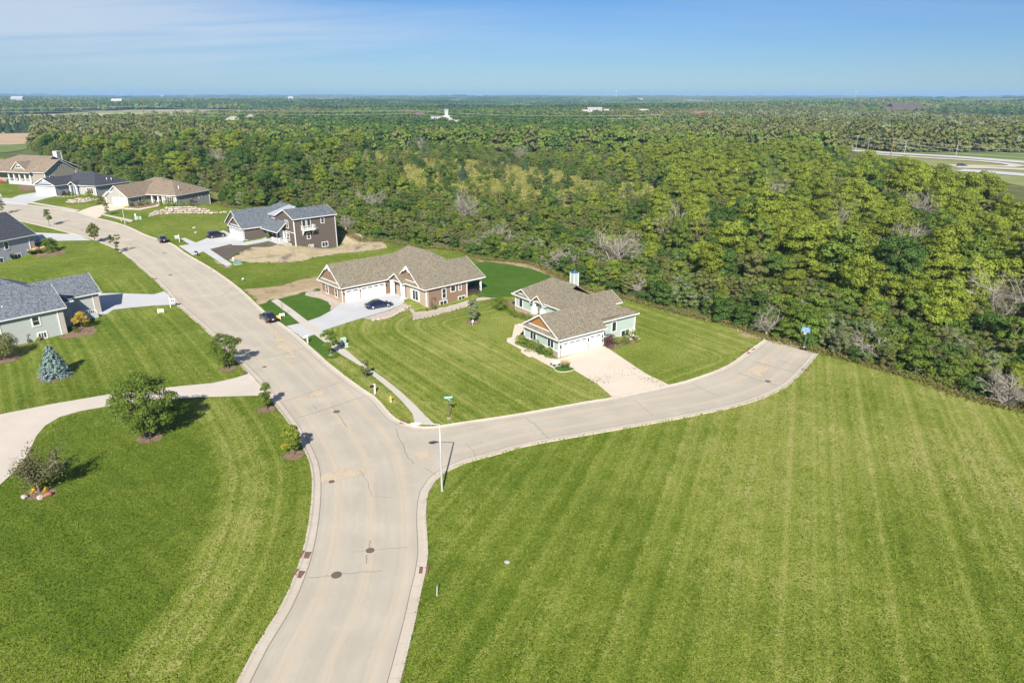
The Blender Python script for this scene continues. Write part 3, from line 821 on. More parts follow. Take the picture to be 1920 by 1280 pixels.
for (f_, at, um, zt) in (('-x', -.36, 4.1, 6.6), ('-x', 10.44, -5.6, 6.35)):     # scrolled white peak ornament
    g_ = h.face(f_, at); m_ = MB()
    m_.poly_prism([g_(um - 1.1, zt - 1.0), g_(um - .75, zt - 1.05), g_(um, zt - .5), g_(um + .75, zt - 1.05), g_(um + 1.1, zt - 1.0), g_(um, zt)], Vector(g_(0, 0, .06)) - Vector(g_(0, 0, 0)))
    h.part('peak_ornament', m_, M['white'])
h.garage('-y', 0, .75, 2.75, 0, 2.35, 2); h.garage('-y', 0, 4.0, 5.1, 0, 2.35, 4)
h.board('-x', 0, -.01, 8.21, -.3, 1.0, 'brick', 'brick_wainscot', .06); h.board('-x', 0, -.01, .75, 1.0, 2.7, 'brick', 'brick_pier', .05); h.board('-x', 0, 7.5, 8.21, 1.0, 2.7, 'brick', 'brick_pier', .05)
h.board('-y', 0, .0, .6, -.3, 2.3, 'brick', 'brick_pier', .05); h.board('-y', 0, 3.62, 3.87, -.3, 2.3, 'brick', 'brick_pier', .05)
for y_ in (1.7, 5.2): h.window('-x', 0, y_, .95, .75, 1.5)
h.lamp('-y', 0, .35, 1.7); h.lamp('-y', 0, 3.74, 1.7); h.lamp('-y', 0, 9.45, 1.7)
h.board('-x', 10.95, -11.01, -5.2, -1.5, 2.95, 'stone', 'stone_wall', .05)
h.board('-x', 10.95, -5.2, -1.1, -1.2, 2.95, 'stone', 'stone_wall', .045)
h.board('-y', -11.0, 10.94, 11.5, -1.5, 2.9, 'stone', 'stone_return', .05)
h.window('-x', 10.9, -8.5, .35, 1.7, 1.75, 2, False, .2)
for u_ in (-8.98, -6.62): h.board('-x', 10.9, u_, u_ + .42, .2, 2.25, 'white', 'shutter', .1)
h.board('-x', 10.92, -3.6, -2.5, 0, 2.2, 'door', 'front_door', .06)
h.column(10.05, -4.75, -.2, 3.0, .62); h.column(10.05, -1.25, -.2, 3.0, .62)
pd = MB(); pd.box(9.4, 11, -5.3, -.6, -.5, .09); h.part('porch_floor', pd, M['drive_new'])
h.window('-y', -11.0, 14.6, .65, .75, 1.7); h.window('-y', -11.0, 16.6, 1.55, .95, .95, 1, False); h.window('-y', -11.0, 18.5, 1.5, .42, 1.05)
h.window('-y', -11.0, 14.0, -.75, 1.5, .85, 2, False); h.window('-y', -11.0, 18.3, -.7, 1.5, .85, 2, False)
h.board('-y', -11.0, 11.5, 20.4, -1.8, -.86, 'drive_tan', 'foundation', .02)
h.corner([(20.35, -10.98)], -1.5, 2.9, .2); h.corner([(10.9, -11.06)], -1.4, 2.9, .12)
dk = MB(); dk.box(20.5, 24.2, -10.9, -3.1, .1, .32); h.part('deck', dk, M['deck']); h.column(24.0, -10.7, .3, 3.0, .3); h.column(24.0, -6.9, .3, 3.0, .22)
h.railing([(20.55, -10.75, .32), (23.9, -10.75, .32), (24.05, -6.9, .32), (24.05, -3.2, .32)], .95, 'black')
m_ = MB(); m_.box(23.85, 24.15, -10.85, -10.55, -1.4, .1); h.part('deck_post', m_, plain('raw pine post', (.5, .33, .16)))
h.downspout(.0, -.1, -.1, 2.9); h.downspout(11.0, -11.1, -.9, 2.9); h.downspout(20.3, -11.1, -.9, 2.9)
for x_, y_, z_ in ((17.4, -7.6, 5.45), (16.1, -8.9, 4.6), (18.2, -8.9, 4.6)): h.vent(x_, y_, z_, .35, .09, 'white' if x_ == 17.4 else 'black')
mt = MB(); mt.box(11.9, 12.2, -11.2, -11.0, -.5, .3); mt.tube([(12.05, -11.1, .3), (12.05, -11.1, 1.1), (12.9, -11.1, 1.1)], .04, 6); mt.box(12.7, 13.0, -11.18, -11.0, .7, 1.15); h.part('gas_meter', mt, M['iron'])
h.done()

# --- sage green house at the end of the cul-de-sac
h = House('green_house', H_O, H_A, 0, 'sage green house with orange shake gable and brown roof beside the warm concrete drive', 'sh_brown', 'sd_sage')
h.wing(0, 8.7, 0, 8.3, 2.92, 5.6, 'x', 'gable', 'cut', .45, ohg=.4)
h.wing(8.9, 13.4, 1.3, 7.0, 3.89, 5.59, 'x', 'cut', 'cut', .06, walls=False, bare=True)
h.wing(8.75, 17.0, 1.45, 15.0, 3.4, 5.6, 'y', 'hip', 'cut', .45, zb=-1)
h.wing(9.1, 18.4, 12.6, 23.2, 3.03, 6.15, 'y', 'cut', 'hip', .45)
h.wing(8.85, 12.5, 18.3, 22.7, 3.05, 4.45, 'x', 'gable', 'cut', .42, walls=True, ohg=.4)
h.wing(8.3, 13, 13.9, 16.9, 3.06, 4.5, 'x', 'gable', 'cut', .4, walls=False, ohg=.4)
h.wing(13.5, 20.0, 8.3, 12.9, 3.04, 4.6, 'x', 'cut', 'gable', .45, walls=False, ohg=.45)
h.wall.box(14, 19.0, 8.6, 12.6, -1, 2.95)
h.pent('-x', 0, -.45, 8.75, 2.94, .5, .5); h.gable_panel('-x', 0, .75, 7.55, 3.55, 5.5, 'shake', 'shake_gable')
h.pent('-x', 8.85, 17.9, 23.1, 3.07, .42, .38); h.gable_panel('-x', 8.85, 19.2, 21.8, 3.5, 4.2, 'sd_dark')
h.gable_panel('-x', 8.3, 14.3, 16.5, 3.3, 4.3, 'shake', 'shake_gable')
arch = MB(); ga = h.face('-x', 8.2)
arch.poly_prism([ga(14.05, 2.75), ga(14.3, 2.75)] + [ga(15.4 - 1.1 * math.cos(a * math.pi / 8), 2.75 + .5 * math.sin(a * math.pi / 8)) for a in range(9)] + [ga(16.75, 2.75), ga(16.75, 3.2), ga(15.4, 3.5), ga(14.05, 3.2)], Vector(ga(0, 0, .1)) - Vector(ga(0, 0, 0)))
h.part('entry_arch', arch, M['white'])
h.garage('-y', 0, .72, 4.7, 0, 2.1, 4); h.garage('-y', 0, 5.95, 2.35, 0, 2.1, 2)
for u_ in (0, 5.52, 8.4): h.board('-y', 0, u_, u_ + .32, -.3, 1.05, 'brick', 'brick_pier', .06)
h.board('-x', 0, -.01, 8.31, -.4, .85, 'brick', 'brick_wainscot', .06)
h.board('-x', 0, -.01, 8.31, .85, .97, 'white', 'belt_course', .09)
for u_ in (1.2, 5.4): h.window('-x', 0, u_, 1.12, 1.35, 1.15, 2, False, .1)
h.corner([(.03, .03), (.03, 8.27)], -.3, 2.8, .2); h.corner([(8.68, .02)], -.3, 2.8, .16); h.corner([(16.98, 1.47)], -.8, 2.9, .18)
for u_ in (.28, 5.68, 8.48): h.lamp('-y', 0, u_, 1.45)
h.window('-y', 1.45, 9.6, 1.2, .6, 1.5); h.window('-y', 1.45, 12.0, 1.2, .8, 1.5, 1, False); h.window('-y', 1.45, 14.1, -.1, 1.7, .95, 2, False)
h.board('-x', 8.85, 18.3, 22.71, -.4, .8, 'brick', 'brick_wainscot', .06); h.board('-x', 8.85, 18.3, 22.71, .8, .9, 'white', 'belt_course', .09); h.window('-x', 8.85, 20.6, 1.0, .9, 1.4, 1, False)
h.corner([(8.88, 22.68)], -.3, 2.85, .16)
h.column(8.35, 16.6, .9, 2.8, .7, (.8, .9, 'brick'), .38); h.column(8.35, 14.15, .9, 2.8, .7, (.8, .9, 'brick'), .38)
h.board('-x', 9.1, 14.6, 15.6, 0, 2.15, 'door', 'front_door', .06); h.window('-x', 9.1, 16.0, .4, .45, 1.7)
ch = MB(); ch.box(16.5, 17.5, 15.9, 16.9, 2, 6.95); c_o = h.part('chimney', ch, M['sd_sage'])
ct = MB()
for x_, y_ in ((16.5, 15.9), (17.5, 15.9), (16.5, 16.9), (17.5, 16.9)): ct.box(x_ - .07, x_ + .07, y_ - .07, y_ + .07, 3, 6.93)
ct.build('chimney_trim', M['white'], c_o); cc = MB(); cc.box(16.42, 17.58, 15.82, 16.98, 6.95, 7.03); cc.tube([(17, 16.4, 7.0), (17, 16.4, 7.4)], .13, 10); cc.build('flue_cap', M['capblue'], c_o)
h.column(19.7, 8.75, -.2, 2.9, .22); h.downspout(8.8, -.02, -.1, 2.8); h.downspout(-.02, -.06, -.1, 2.8)
h.done()

# --- dark taupe house with the balcony
h = House('taupe_house', (-67.0, 168.9), 44, 2.0, 'dark taupe house with white balcony and slate roof above the straw covered plot', 'sh_grey', 'sd_dark')
h.wing(.0, 9.5, 0, 7.6, 2.9, 5.5, 'x', 'gable', 'cut', .4, ohg=.35, wx1=6.2)
h.wing(1.0, 14.5, 2.6, 11.9, 2.92, 6.5, 'x', 'gable', 'cut', .4, ohg=.35)
h.wing(7.0, 21, -3.5, 14, 2.95, 7.4, 'y', 'hip', 'hip', .45, zb=-3)
h.wing(5.0, 12.0, -8.8, 1.5, 2.6, 5.8, 'y', 'gable', 'cut', .4, walls=False)
h.wing(7.4, 18.6, -12.9, -4.4, 6.0, 7.85, 'x', 'gable', 'gable', .45, zb=-4.2, ohg=.4)
dr = MB(); dr.add([(6.6, -4.5, 5.95), (6.6, -.6, 5.95), (12.6, -.6, 7.6), (12.6, -4.5, 7.6)] + [(6.6, -4.5, 5.78), (6.6, -.6, 5.78), (12.6, -.6, 7.43), (12.6, -4.5, 7.43)], [(0, 3, 2, 1), (4, 5, 6, 7), (0, 1, 5, 4), (1, 2, 6, 5), (2, 3, 7, 6), (3, 0, 4, 7)])
h.part('dormer_roof', dr, M['standing_seam']); h.wall.box(7.1, 12.4, -4.38, -.9, 3, 5.95); h.window('-x', 7.1, -3.6, 5.05, 1.8, .5, 3, False, .1)
h.pent('-x', 0, -.4, 8.0, 2.92, .35, .35); h.gable_panel('-x', 0, .7, 6.9, 3.4, 5.1, 'sd_dark')
h.garage('-x', 0, .6, 4.9, 0, 2.35, 4); h.garage('-x', 0, 6.0, 1.45, 0, 2.35, 2)
h.corner([(.02, .02), (.02, 7.58)], -.2, 2.8, .2); h.corner([(7.4, -12.88), (18.58, -12.88)], -3.6, 5.9, .2)
h.window('-x', 7.4, -9.9, 3.5, 1.5, 1.65, 2, True); h.window('-x', 7.4, -9.9, .4, 1.5, 1.65, 2, True)
h.board('-x', 7.4, -12.9, -8.4, 2.45, 2.6, 'white', 'belt_course', .1)
h.window('-y', -12.9, 9.6, 3.4, .8, 2.1, 1, False); h.window('-y', -12.9, 10.9, 3.4, .8, 2.1, 1, False); h.window('-y', -12.9, 14.7, 4.2, .75, 1.25); h.window('-y', -12.9, 10.6, .8, .75, 1.3)
h.window('-y', -12.9, 10.7, -1.25, .8, .4, 2, False, .1); h.window('-y', -12.9, 14.4, -1.75, 1.5, 1.05, 2, False)
bl = MB(); bl.box(9.2, 12.3, -14.3, -12.9, 3.0, 3.2); bl.poly_prism([(9.4, -12.9, 3.0), (9.4, -14.0, 3.0), (9.4, -12.9, 1.6)], (.14, 0, 0)); bl.poly_prism([(12.0, -12.9, 3.0), (12.0, -14.0, 3.0), (12.0, -12.9, 1.6)], (.14, 0, 0))
b_o = h.part('balcony', bl, M['white']); rl = h.railing([(9.25, -12.95, 3.2), (9.25, -14.25, 3.2), (12.25, -14.25, 3.2), (12.25, -12.95, 3.2)], 1.0); rl.name = 'balcony_railing'; rl.parent = b_o
pf = MB(); pf.box(4.6, 8, -8.8, -1.0, -1.8, .12); h.part('porch_floor', pf, M['drive_new'])
h.column(6.7, -8.4, 0, 2.6, .32); h.column(6.7, -4.6, 0, 2.6, .32); h.column(6.2, -.6, 0, 2.7, .36)
h.railing([(4.8, -8.6, .1), (4.8, -5.8, .1)]); h.railing([(4.8, -8.6, .1), (7.2, -8.6, .1)]); h.railing([(5.2, -8.7, .1), (6.6, -12.0, -1.0)])
h.board('-x', 7.0, -3.4, -2.3, .1, 2.3, 'door', 'front_door', .05); h.window('-x', 7.0, -1.5, .8, .9, 1.3, 1)
h.board('-x', 7.4, -8.6, -4.5, .1, 2.5, 'white', 'porch_wall', .04)
h.downspout(.3, -.1, 0, 2.8, .6, -.6); h.downspout(18.5, -13.05, -2.7, 5.9, .7, -.5)
h.vent(10.2, -8.2, 7.7, .5, .08); h.vent(11.6, -10.6, 6.9, .3, .06, 'black'); vn = MB(); vn.box(13.2, 13.5, -12.98, -12.88, 2.9, 3.2); h.part('wall_vent', vn, M['white'])
h.done()

# --- tan roofed house
h = House('tan_roof_house', (-116.4, 208.6), 72, 4.5, 'grey beige house with hipped tan roof above the curved boulder wall', 'sh_tan', 'sd_tan')
h.wing(0, 17, -.2, 8.0, 2.55, 5.95, 'x', 'gable', 'cut', .42, ohg=.35)
h.wing(.8, 9, 6.0, 9.6, 2.45, 4.0, 'x', 'gable', 'cut', .35, ohg=.3)
h.wing(8.4, 25.0, -6.6, 13, 2.65, 6.7, 'y', 'hip', 'hip', .42, zb=-3, walls=False)
h.wing(7.3, 21.6, -11.6, 8, 2.68, 6.0, 'y', 'hip', 'hip', .42, zb=-4, walls=False)
h.wall.box(9.0, 21.6, -6.6, 8, -4, 2.6); h.wall.box(7.3, 21.6, -11.6, -6.4, -4, 2.62)
h.garage('-x', 0, .6, 4.8, 0, 2.3, 4); h.garage('-x', .8, 6.5, 2.4, 0, 2.2, 2)
h.window('-y', -.2, 4.2, .7, .9, 1.3)
for y_ in (.2, -2.2, -4.6, -6.3): h.column(7.5, y_, -.1, 2.5, .4)
h.window('-x', 9.0, -3.2, .4, 1.2, 1.6, 2); h.board('-x', 9.0, -5.6, -4.6, 0, 2.2, 'door', 'front_door', .05)
h.board('-x', 7.3, -11.6, -6.4, -1, 2.6, 'stone_grey', 'stone_wall', .04); h.window('-x', 7.28, -9.9, .4, 1.7, 1.6, 2)
for u_ in (-10.45, -8.05): h.board('-x', 7.28, u_, u_ + .4, .3, 2.1, 'black', 'shutter', .1)
h.window('-y', -11.6, 17.0, .5, .8, 1.4); h.corner([(21.55, -11.58), (7.33, -11.58)], -3.6, 2.6, .2); h.corner([(.02, -.18)], -.2, 2.5, .18)
h.vent(10.8, -9.9, 4.6, .6, .12); h.vent(15, -10.2, 3.7, .3, .08, 'black')
h.done()

# --- blue grey house beyond it
h = House('blue_grey_house', (-147.3, 223.7), 72, 5.4, 'blue grey house with dark slate roof left of the tan roofed house', 'sh_dark', 'sd_slate')
h.wing(0, 14, 0, 8.6, 3.3, 5.5, 'x', 'gable', 'hip', .42, ohg=.35)
h.wing(5.6, 19.2, -10.6, 10, 3.0, 6.4, 'y', 'hip', 'hip', .45, zb=-3)
h.wing(4.6, 9, -3.6, -.6, 3.05, 4.2, 'x', 'gable', 'cut', .35, walls=False)
h.pent('-x', 0, -.4, 9.0, 3.3, .35, .3); h.garage('-x', 0, 1.6, 5.0, 0, 2.4, 4); h.board('-x', 0, 0, 8.6, -.3, 3.1, 'sd_pale', 'stone_wall', .02)
h.board('-x', 5.6, -10.6, -4.2, -.5, 2.9, 'stone_grey', 'stone_wall', .03); h.window('-x', 5.58, -9.4, .5, 2.4, 1.6, 3, False); h.window('-x', 5.6, 0, .5, .9, 1.6)
h.column(4.8, -3.4, 0, 2.95, .45); h.column(4.8, -.8, 0, 2.95, .45); h.board('-x', 5.6, -2.7, -1.6, 0, 2.2, 'door', 'front_door', .05)
h.window('-y', -10.6, 14, 1.2, .7, 1.2); h.corner([(5.62, -10.58)], -1, 2.9, .2); h.corner([(.02, .02)], -.2, 3.2, .2)
h.vent(12.0, -9.0, 4.6, .35, .12); h.vent(13.4, -9.4, 4.4, .35, .12)
vt = MB(); vt.box(-.1, 0, 3.9, 4.7, 4.2, 4.9); h.part('gable_vent', vt, M['white'])
h.done()

# --- far left house with porch, dormer and chimney
h = House('porch_house', (-175.0, 240.0), 72, 7.4, 'large warm grey house with columned porch, dormer and chimney at the far left', 'sh_tan', 'sd_greige', 'white')
h.wing(6.6, 26.6, -4.0, 22, 3.2, 8.1, 'y', 'gable', 'hip', .5, zb=-3, walls=False)
h.wall.box(9.0, 26, -4, 22, -3, 3.0)
h.wing(7.6, 20, -9.8, -2, 3.25, 7.3, 'y', 'gable', 'cut', .45, zb=-3)
h.wing(7.9, 17, -.7, 5.4, 4.0, 6.6, 'x', 'gable', 'cut', .4, zb=2.5)
h.wing(9, 24, 20, 34, 3.0, 6.4, 'y', 'cut', 'gable', .4, zb=-3)
h.window('-x', 7.9, 1.2, 4.6, 2.2, .7, 3, False); h.window('-y', -9.8, 12.6, 4.6, 2.4, .6, 3, False, .12); h.window('-y', -9.8, 9.4, .6, 1.8, 1.4, 2)
for y_ in (-3.3, -.8, 1.8, 4.4, 6.9): h.column(7.2, y_, -.2, 3.05, .5, None, .34)
for y_ in (-1.6, 4.0): h.window('-x', 9.0, y_, .5, 1.6, 1.5, 2)
h.board('-x', 9.0, 1.2, 2.2, 0, 2.2, 'bluedoor', 'front_door', .06)
pf = MB(); pf.box(6.8, 9, -3.8, 7.2, -2, .02); h.part('porch_floor', pf, M['drive_new'])
h.corner([(7.62, -9.78), (19.98, -9.78)], -2, 3.1, .22)
ch = MB(); ch.box(19.6, 21.6, -2.6, -1.0, 4, 9.3); co_ = h.part('chimney', ch, M['sd_greige']); cc = MB(); cc.box(19.5, 21.7, -2.7, -.9, 9.3, 9.45); cc.box(19.55, 19.8, -2.68, -.95, 5, 9.3); cc.box(21.4, 21.66, -2.68, -.95, 5, 9.3); cc.build('chimney_trim', M['white'], co_)
h.done()

# --- left-hand house with blue grey roof
h = House('pale_house', (-71.0, 103.1), 51, .3, 'pale grey green house with blue grey shingles at the left beside the blue spruce', 'sh_blue', 'sd_pale')
h.wing(-16, 0, 0, 8.6, 4.3, 7.3, 'x', 'hip', 'gable', .45, ohg=.5)
h.wing(-16, 2.2, 3.2, 18, 4.32, 8.6, 'x', 'hip', 'hip', .45)
h.wing(-4, 7.9, 7.0, 14, 3.85, 6.6, 'x', 'cut', 'gable', .42, ohg=.4)
h.board('-y', 0, -.75, .01, -.4, 4.1, 'stone_grey', 'stone_return', .05); h.board('+x', 0, -.01, 3, -.4, 4.1, 'stone_grey', 'stone_wall', .05)
h.board('-y', 7.0, 7.0, 7.91, -.4, 3.7, 'stone_grey', 'stone_return', .05); h.corner([(-.8, -.02)], -.3, 4.1, .16); h.corner([(6.95, 6.98)], -.3, 3.7, .14)
h.window('-y', 0, -4.3, 2.35, .85, 1.3, 1, True, .2); h.window('-y', 0, -3.95, .15, 1.0, .8, 3, False, .2); h.window('-y', 0, -9.6, 2.2, .9, 1.5, 1, True, .2)
h.vent(-7.2, 1.8, 5.4, .45, .1); h.vent(-3.8, .9, 4.9, .15, .12, 'black')
pf = MB(); pf.box(.6, 6.5, 4.6, 7, -.4, .9); h.part('porch_floor', pf, M['drive_new']); h.railing([(.9, 4.7, .9), (3.4, 4.7, .9), (6.3, 4.7, .5)], 1.0)
mt = MB(); mt.tube([(-5.5, -.15, .2), (-5.5, -.15, 1.2), (-5.1, -.1, 1.25)], .04, 6); mt.box(-5.65, -5.25, -.3, -.02, .1, .5); h.part('gas_meter', mt, M['iron'])
h.done()

# --- lilac grey house with the dark roof
h = House('lilac_house', (-107.0, 150.0), 72, 2.3, 'lilac grey house with dark slate roof at the left edge beside the round shrub', 'sh_dark', 'sd_lilac')
h.wing(-20, 5.0, 5.4, 20.5, 3.6, 8.3, 'x', 'gable', 'gable', .45, zb=-3, ohg=.7)
h.board('-y', 5.4, 3.9, 5.01, -1, 3.5, 'stone_grey', 'stone_return', .05); h.corner([(3.85, 5.38)], -1, 3.5, .18)
h.window('-y', 5.4, -1.9, 1.5, .8, 1.5, 1, True, .18); h.window('-y', 5.4, -4.9, 1.7, 1.4, 1.2, 1, True, .18); h.window('-y', 5.4, -.4, -1.0, 1.6, .9, 2, False, .18); h.window('-y', 5.4, -4.6, -1.1, 1.6, .9, 2, False, .18)
h.pent('+x', 5.0, 9.5, 12.5, 3.8, 1.0, .5); h.pent('+x', 5.0, 14, 17, 3.8, 1.0, .5)
h.vent(-3, 8.6, 5.7, .3, .1, 'black')
h.done()
# ------------------------------------------------------------------ plants
M['leaf_mid'] = leaf_mat('mid green leaves', (.105, .165, .028), (.170, .225, .048), (.120, .165, .032), .40)
M['leaf_dark'] = leaf_mat('dark green leaves', (.056, .108, .026), (.092, .152, .038), (.07, .112, .03), .38)
M['leaf_lime'] = leaf_mat('yellow green leaves', (.168, .222, .026), (.255, .300, .052), (.19, .215, .036), .42)
M['leaf_olive'] = leaf_mat('olive leaves', (.125, .145, .042), (.190, .200, .070), (.145, .145, .055), .38)
M['leaf_brown'] = leaf_mat('brownish thin leaves', (.120, .135, .052), (.180, .180, .078), (.155, .145, .065), .35)
M['leaf_silver'] = leaf_mat('silvery leaves', (.155, .190, .090), (.23, .255, .14), (.165, .195, .10), .35)
M['leaf_gold'] = leaf_mat('golden leaves', (.34, .235, .025), (.47, .35, .06), (.36, .27, .04), hue=.1)
M['leaf_purple'] = leaf_mat('purple leaves', (.06, .028, .035), (.11, .055, .06), (.08, .04, .04))
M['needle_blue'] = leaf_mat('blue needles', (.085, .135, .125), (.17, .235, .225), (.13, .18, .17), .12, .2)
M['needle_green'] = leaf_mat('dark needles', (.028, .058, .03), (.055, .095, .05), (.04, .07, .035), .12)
M['petal_white'] = leaf_mat('white blossom', (.62, .60, .52), (.78, .76, .70), (.7, .66, .56), hue=.1)
M['petal_yellow'] = leaf_mat('yellow blossom', (.5, .33, .02), (.62, .45, .05), (.7, .5, .03), hue=.1)
M['petal_pink'] = leaf_mat('magenta blossom', (.45, .06, .28), (.6, .12, .4), (.5, .1, .3), hue=.1)
M['dry_grass'] = leaf_mat('dry grass plumes', (.42, .31, .15), (.55, .44, .25), (.45, .35, .2), hue=.1)
M['green_grass'] = leaf_mat('ornamental grass blades', (.08, .12, .035), (.15, .19, .07), (.1, .13, .05), hue=.2)
M['twig'] = plain('twigs', (.22, .18, .145), .9, .1, var=.25)
M['petal_red'] = leaf_mat('red blossom', (.5, .05, .03), (.65, .10, .06), (.6, .08, .04), hue=.1)

def cards(pos, nrm, size, tint, name, mat, rs, aspect=1.0):
    "one leaf-sized kite per row, as a mesh"
    n = len(pos)
    r3 = rs.normal(size=(n, 3)); t = np.cross(nrm, r3); t /= np.linalg.norm(t, axis=1, keepdims=True) + 1e-9
    b = np.cross(nrm, t)
    s = (size * rs.uniform(.6, 1.35, n))[:, None]
    j = lambda: rs.uniform(.55, 1.1, n)[:, None]
    fold = nrm * s * rs.uniform(-.35, .35, n)[:, None]
    v = np.stack([pos + t * s * j() * aspect + fold, pos + b * s * j() - fold, pos - t * s * j() * aspect + fold, pos - b * s * j() - fold], 1).reshape(-1, 3)
    me = bpy.data.meshes.new(name)
    me.vertices.add(4 * n); me.vertices.foreach_set('co', v.astype(np.float32).ravel())
    me.loops.add(4 * n); me.loops.foreach_set('vertex_index', np.arange(4 * n, dtype=np.int32))
    me.polygons.add(n); me.polygons.foreach_set('loop_start', np.arange(0, 4 * n, 4, dtype=np.int32))
    me.update(calc_edges=True)
    a = me.attributes.new('tint', 'FLOAT', 'FACE'); a.data.foreach_set('value', tint.astype(np.float32))
    me.materials.append(mat)
    return me

def lobes_crown(rs, H, W, z0, n, shape='round', lobe=(.28, .42)):
    "clump centres spread through a crown of height H, width W whose foot is at z0"
    L = []
    for i in range(n):
        for _ in range(30):
            a = rs.uniform(0, 2 * math.pi); t = rs.uniform(0, 1)
            if shape == 'round': w = math.sin(math.pi * min(.97, max(.06, t * .88 + .07))) ** .65
            elif shape == 'upright': w = .75 * math.sin(math.pi * (t * .8 + .12)) ** .6
            elif shape == 'vase': w = .35 + .65 * t ** .7 if t < .75 else 1.0 - (t - .75) * 2.2
            elif shape == 'bush': w = math.cos(t * 1.35) ** .6
            else: w = 1 - t * .85
            r = W / 2 * w * math.sqrt(rs.uniform(.25, 1)) * .78
            c = np.array([r * math.cos(a), r * math.sin(a), z0 + t * H * .92 + .04 * H])
            if all(np.linalg.norm((c - l[0]) / np.array([1, 1, 1.0])) > .22 * W * rs.uniform(.55, 1) for l in L): break
        rad = W * rs.uniform(*lobe) * .5
        L.append((c, np.array([rad * rs.uniform(.9, 1.25), rad * rs.uniform(.9, 1.25), rad * rs.uniform(.65, .95)]), rs.uniform(0, 1)))
    return L

def crown_mesh(name, mat, seed, H, W, z0, nl, nc, size, shape='round', lobe=(.28, .42), shell=.45, down=-.45, jit=.75):
    rs = np.random.RandomState(seed); L = lobes_crown(rs, H, W, z0, nl, shape, lobe)
    area = np.array([l[1][0] * l[1][1] for l in L]); pk = rs.choice(len(L), nc, p=area / area.sum())
    d = rs.normal(size=(nc * 2, 3)); d /= np.linalg.norm(d, axis=1, keepdims=True); d = d[d[:, 2] > down][:nc]
    while len(d) < nc: d = np.concatenate([d, d])[:nc]
    C = np.array([l[0] for l in L])[pk]; Rr = np.array([l[1] for l in L])[pk]; T = np.array([l[2] for l in L])[pk]
    rr = 1 - shell * rs.uniform(0, 1, nc) ** 2 + rs.normal(0, .06, nc)
    pos = C + d * Rr * rr[:, None]
    nrm = d / Rr; nrm /= np.linalg.norm(nrm, axis=1, keepdims=True); nrm = nrm + rs.normal(0, jit * .6, (nc, 3)); nrm[:, 2] += .1
    nrm /= np.linalg.norm(nrm, axis=1, keepdims=True)
    tint = np.clip(.55 * T + .45 * rs.uniform(0, 1, nc), 0, 1)
    return cards(pos, nrm, size, tint, name, mat, rs), L

def trunk_mb(L, z0, H, r, rs, nb=9, lean=0):
    m = MB(); top = Vector((lean, 0, z0 + H * .62))
    m.tube([(0, 0, -.25), (0, 0, .15), (lean * .3, 0, z0 * .7), (lean * .7, 0, z0 + H * .3), top], [r * 1.5, r * 1.05, r, r * .65, r * .22], 8)
    for i in range(min(nb, len(L))):
        c = Vector(L[i][0]); s = Vector((0, 0, 0)).lerp(top, min(.95, max(.35, (c.z - H * .25) / max(top.z, .1)))); s.x = lean * (s.z / top.z)
        mid = s.lerp(c, .55) + Vector((0, 0, -.06 * (c - s).length))
        m.tube([s, mid, c], [r * .42, r * .26, r * .08], 5)
    return m

def make_tree(name, label, cat, x, y, H, W, z0, mat, seed, nl=16, nc=1800, size=.16, shape='round', r=.09, bark='bark', group=None, shell=.5, lobe=(.28, .42), loc_z=None, lean=0, down=-.6, nb=9, jit=.75):
    root = thing(name, (x, y, tz(x, y) if loc_z is None else loc_z), rnd.uniform(0, 6), label, cat, group)
    me, L = crown_mesh('crown', M[mat], seed, H - z0, W, z0, nl, nc, size, shape, lobe, shell, down, jit)
    o = bpy.data.objects.new('crown', me); COL.objects.link(o); o.parent = root
    trunk_mb(L, z0, H - z0, r, np.random.RandomState(seed), nb, lean).build('trunk', M[bark], root, True)
    return root

def bed(x, y, r, mat='mulch', sx=1.0):
    pts = [(x + math.cos(a) * r * sx * rnd.uniform(.9, 1.1), y + math.sin(a) * r * rnd.uniform(.9, 1.1)) for a in np.linspace(0, 2 * math.pi, 15)[:-1]]
    pg = smooth_poly(pts, True, .5); return sheet('mulch_bed', pts, .022, M[mat], .6, smooth=True, attrs={'edge': lambda a, b: pl_dist(pg, a, b, True)})

def at(px, py): p = P(px, py); return p.x, p.y

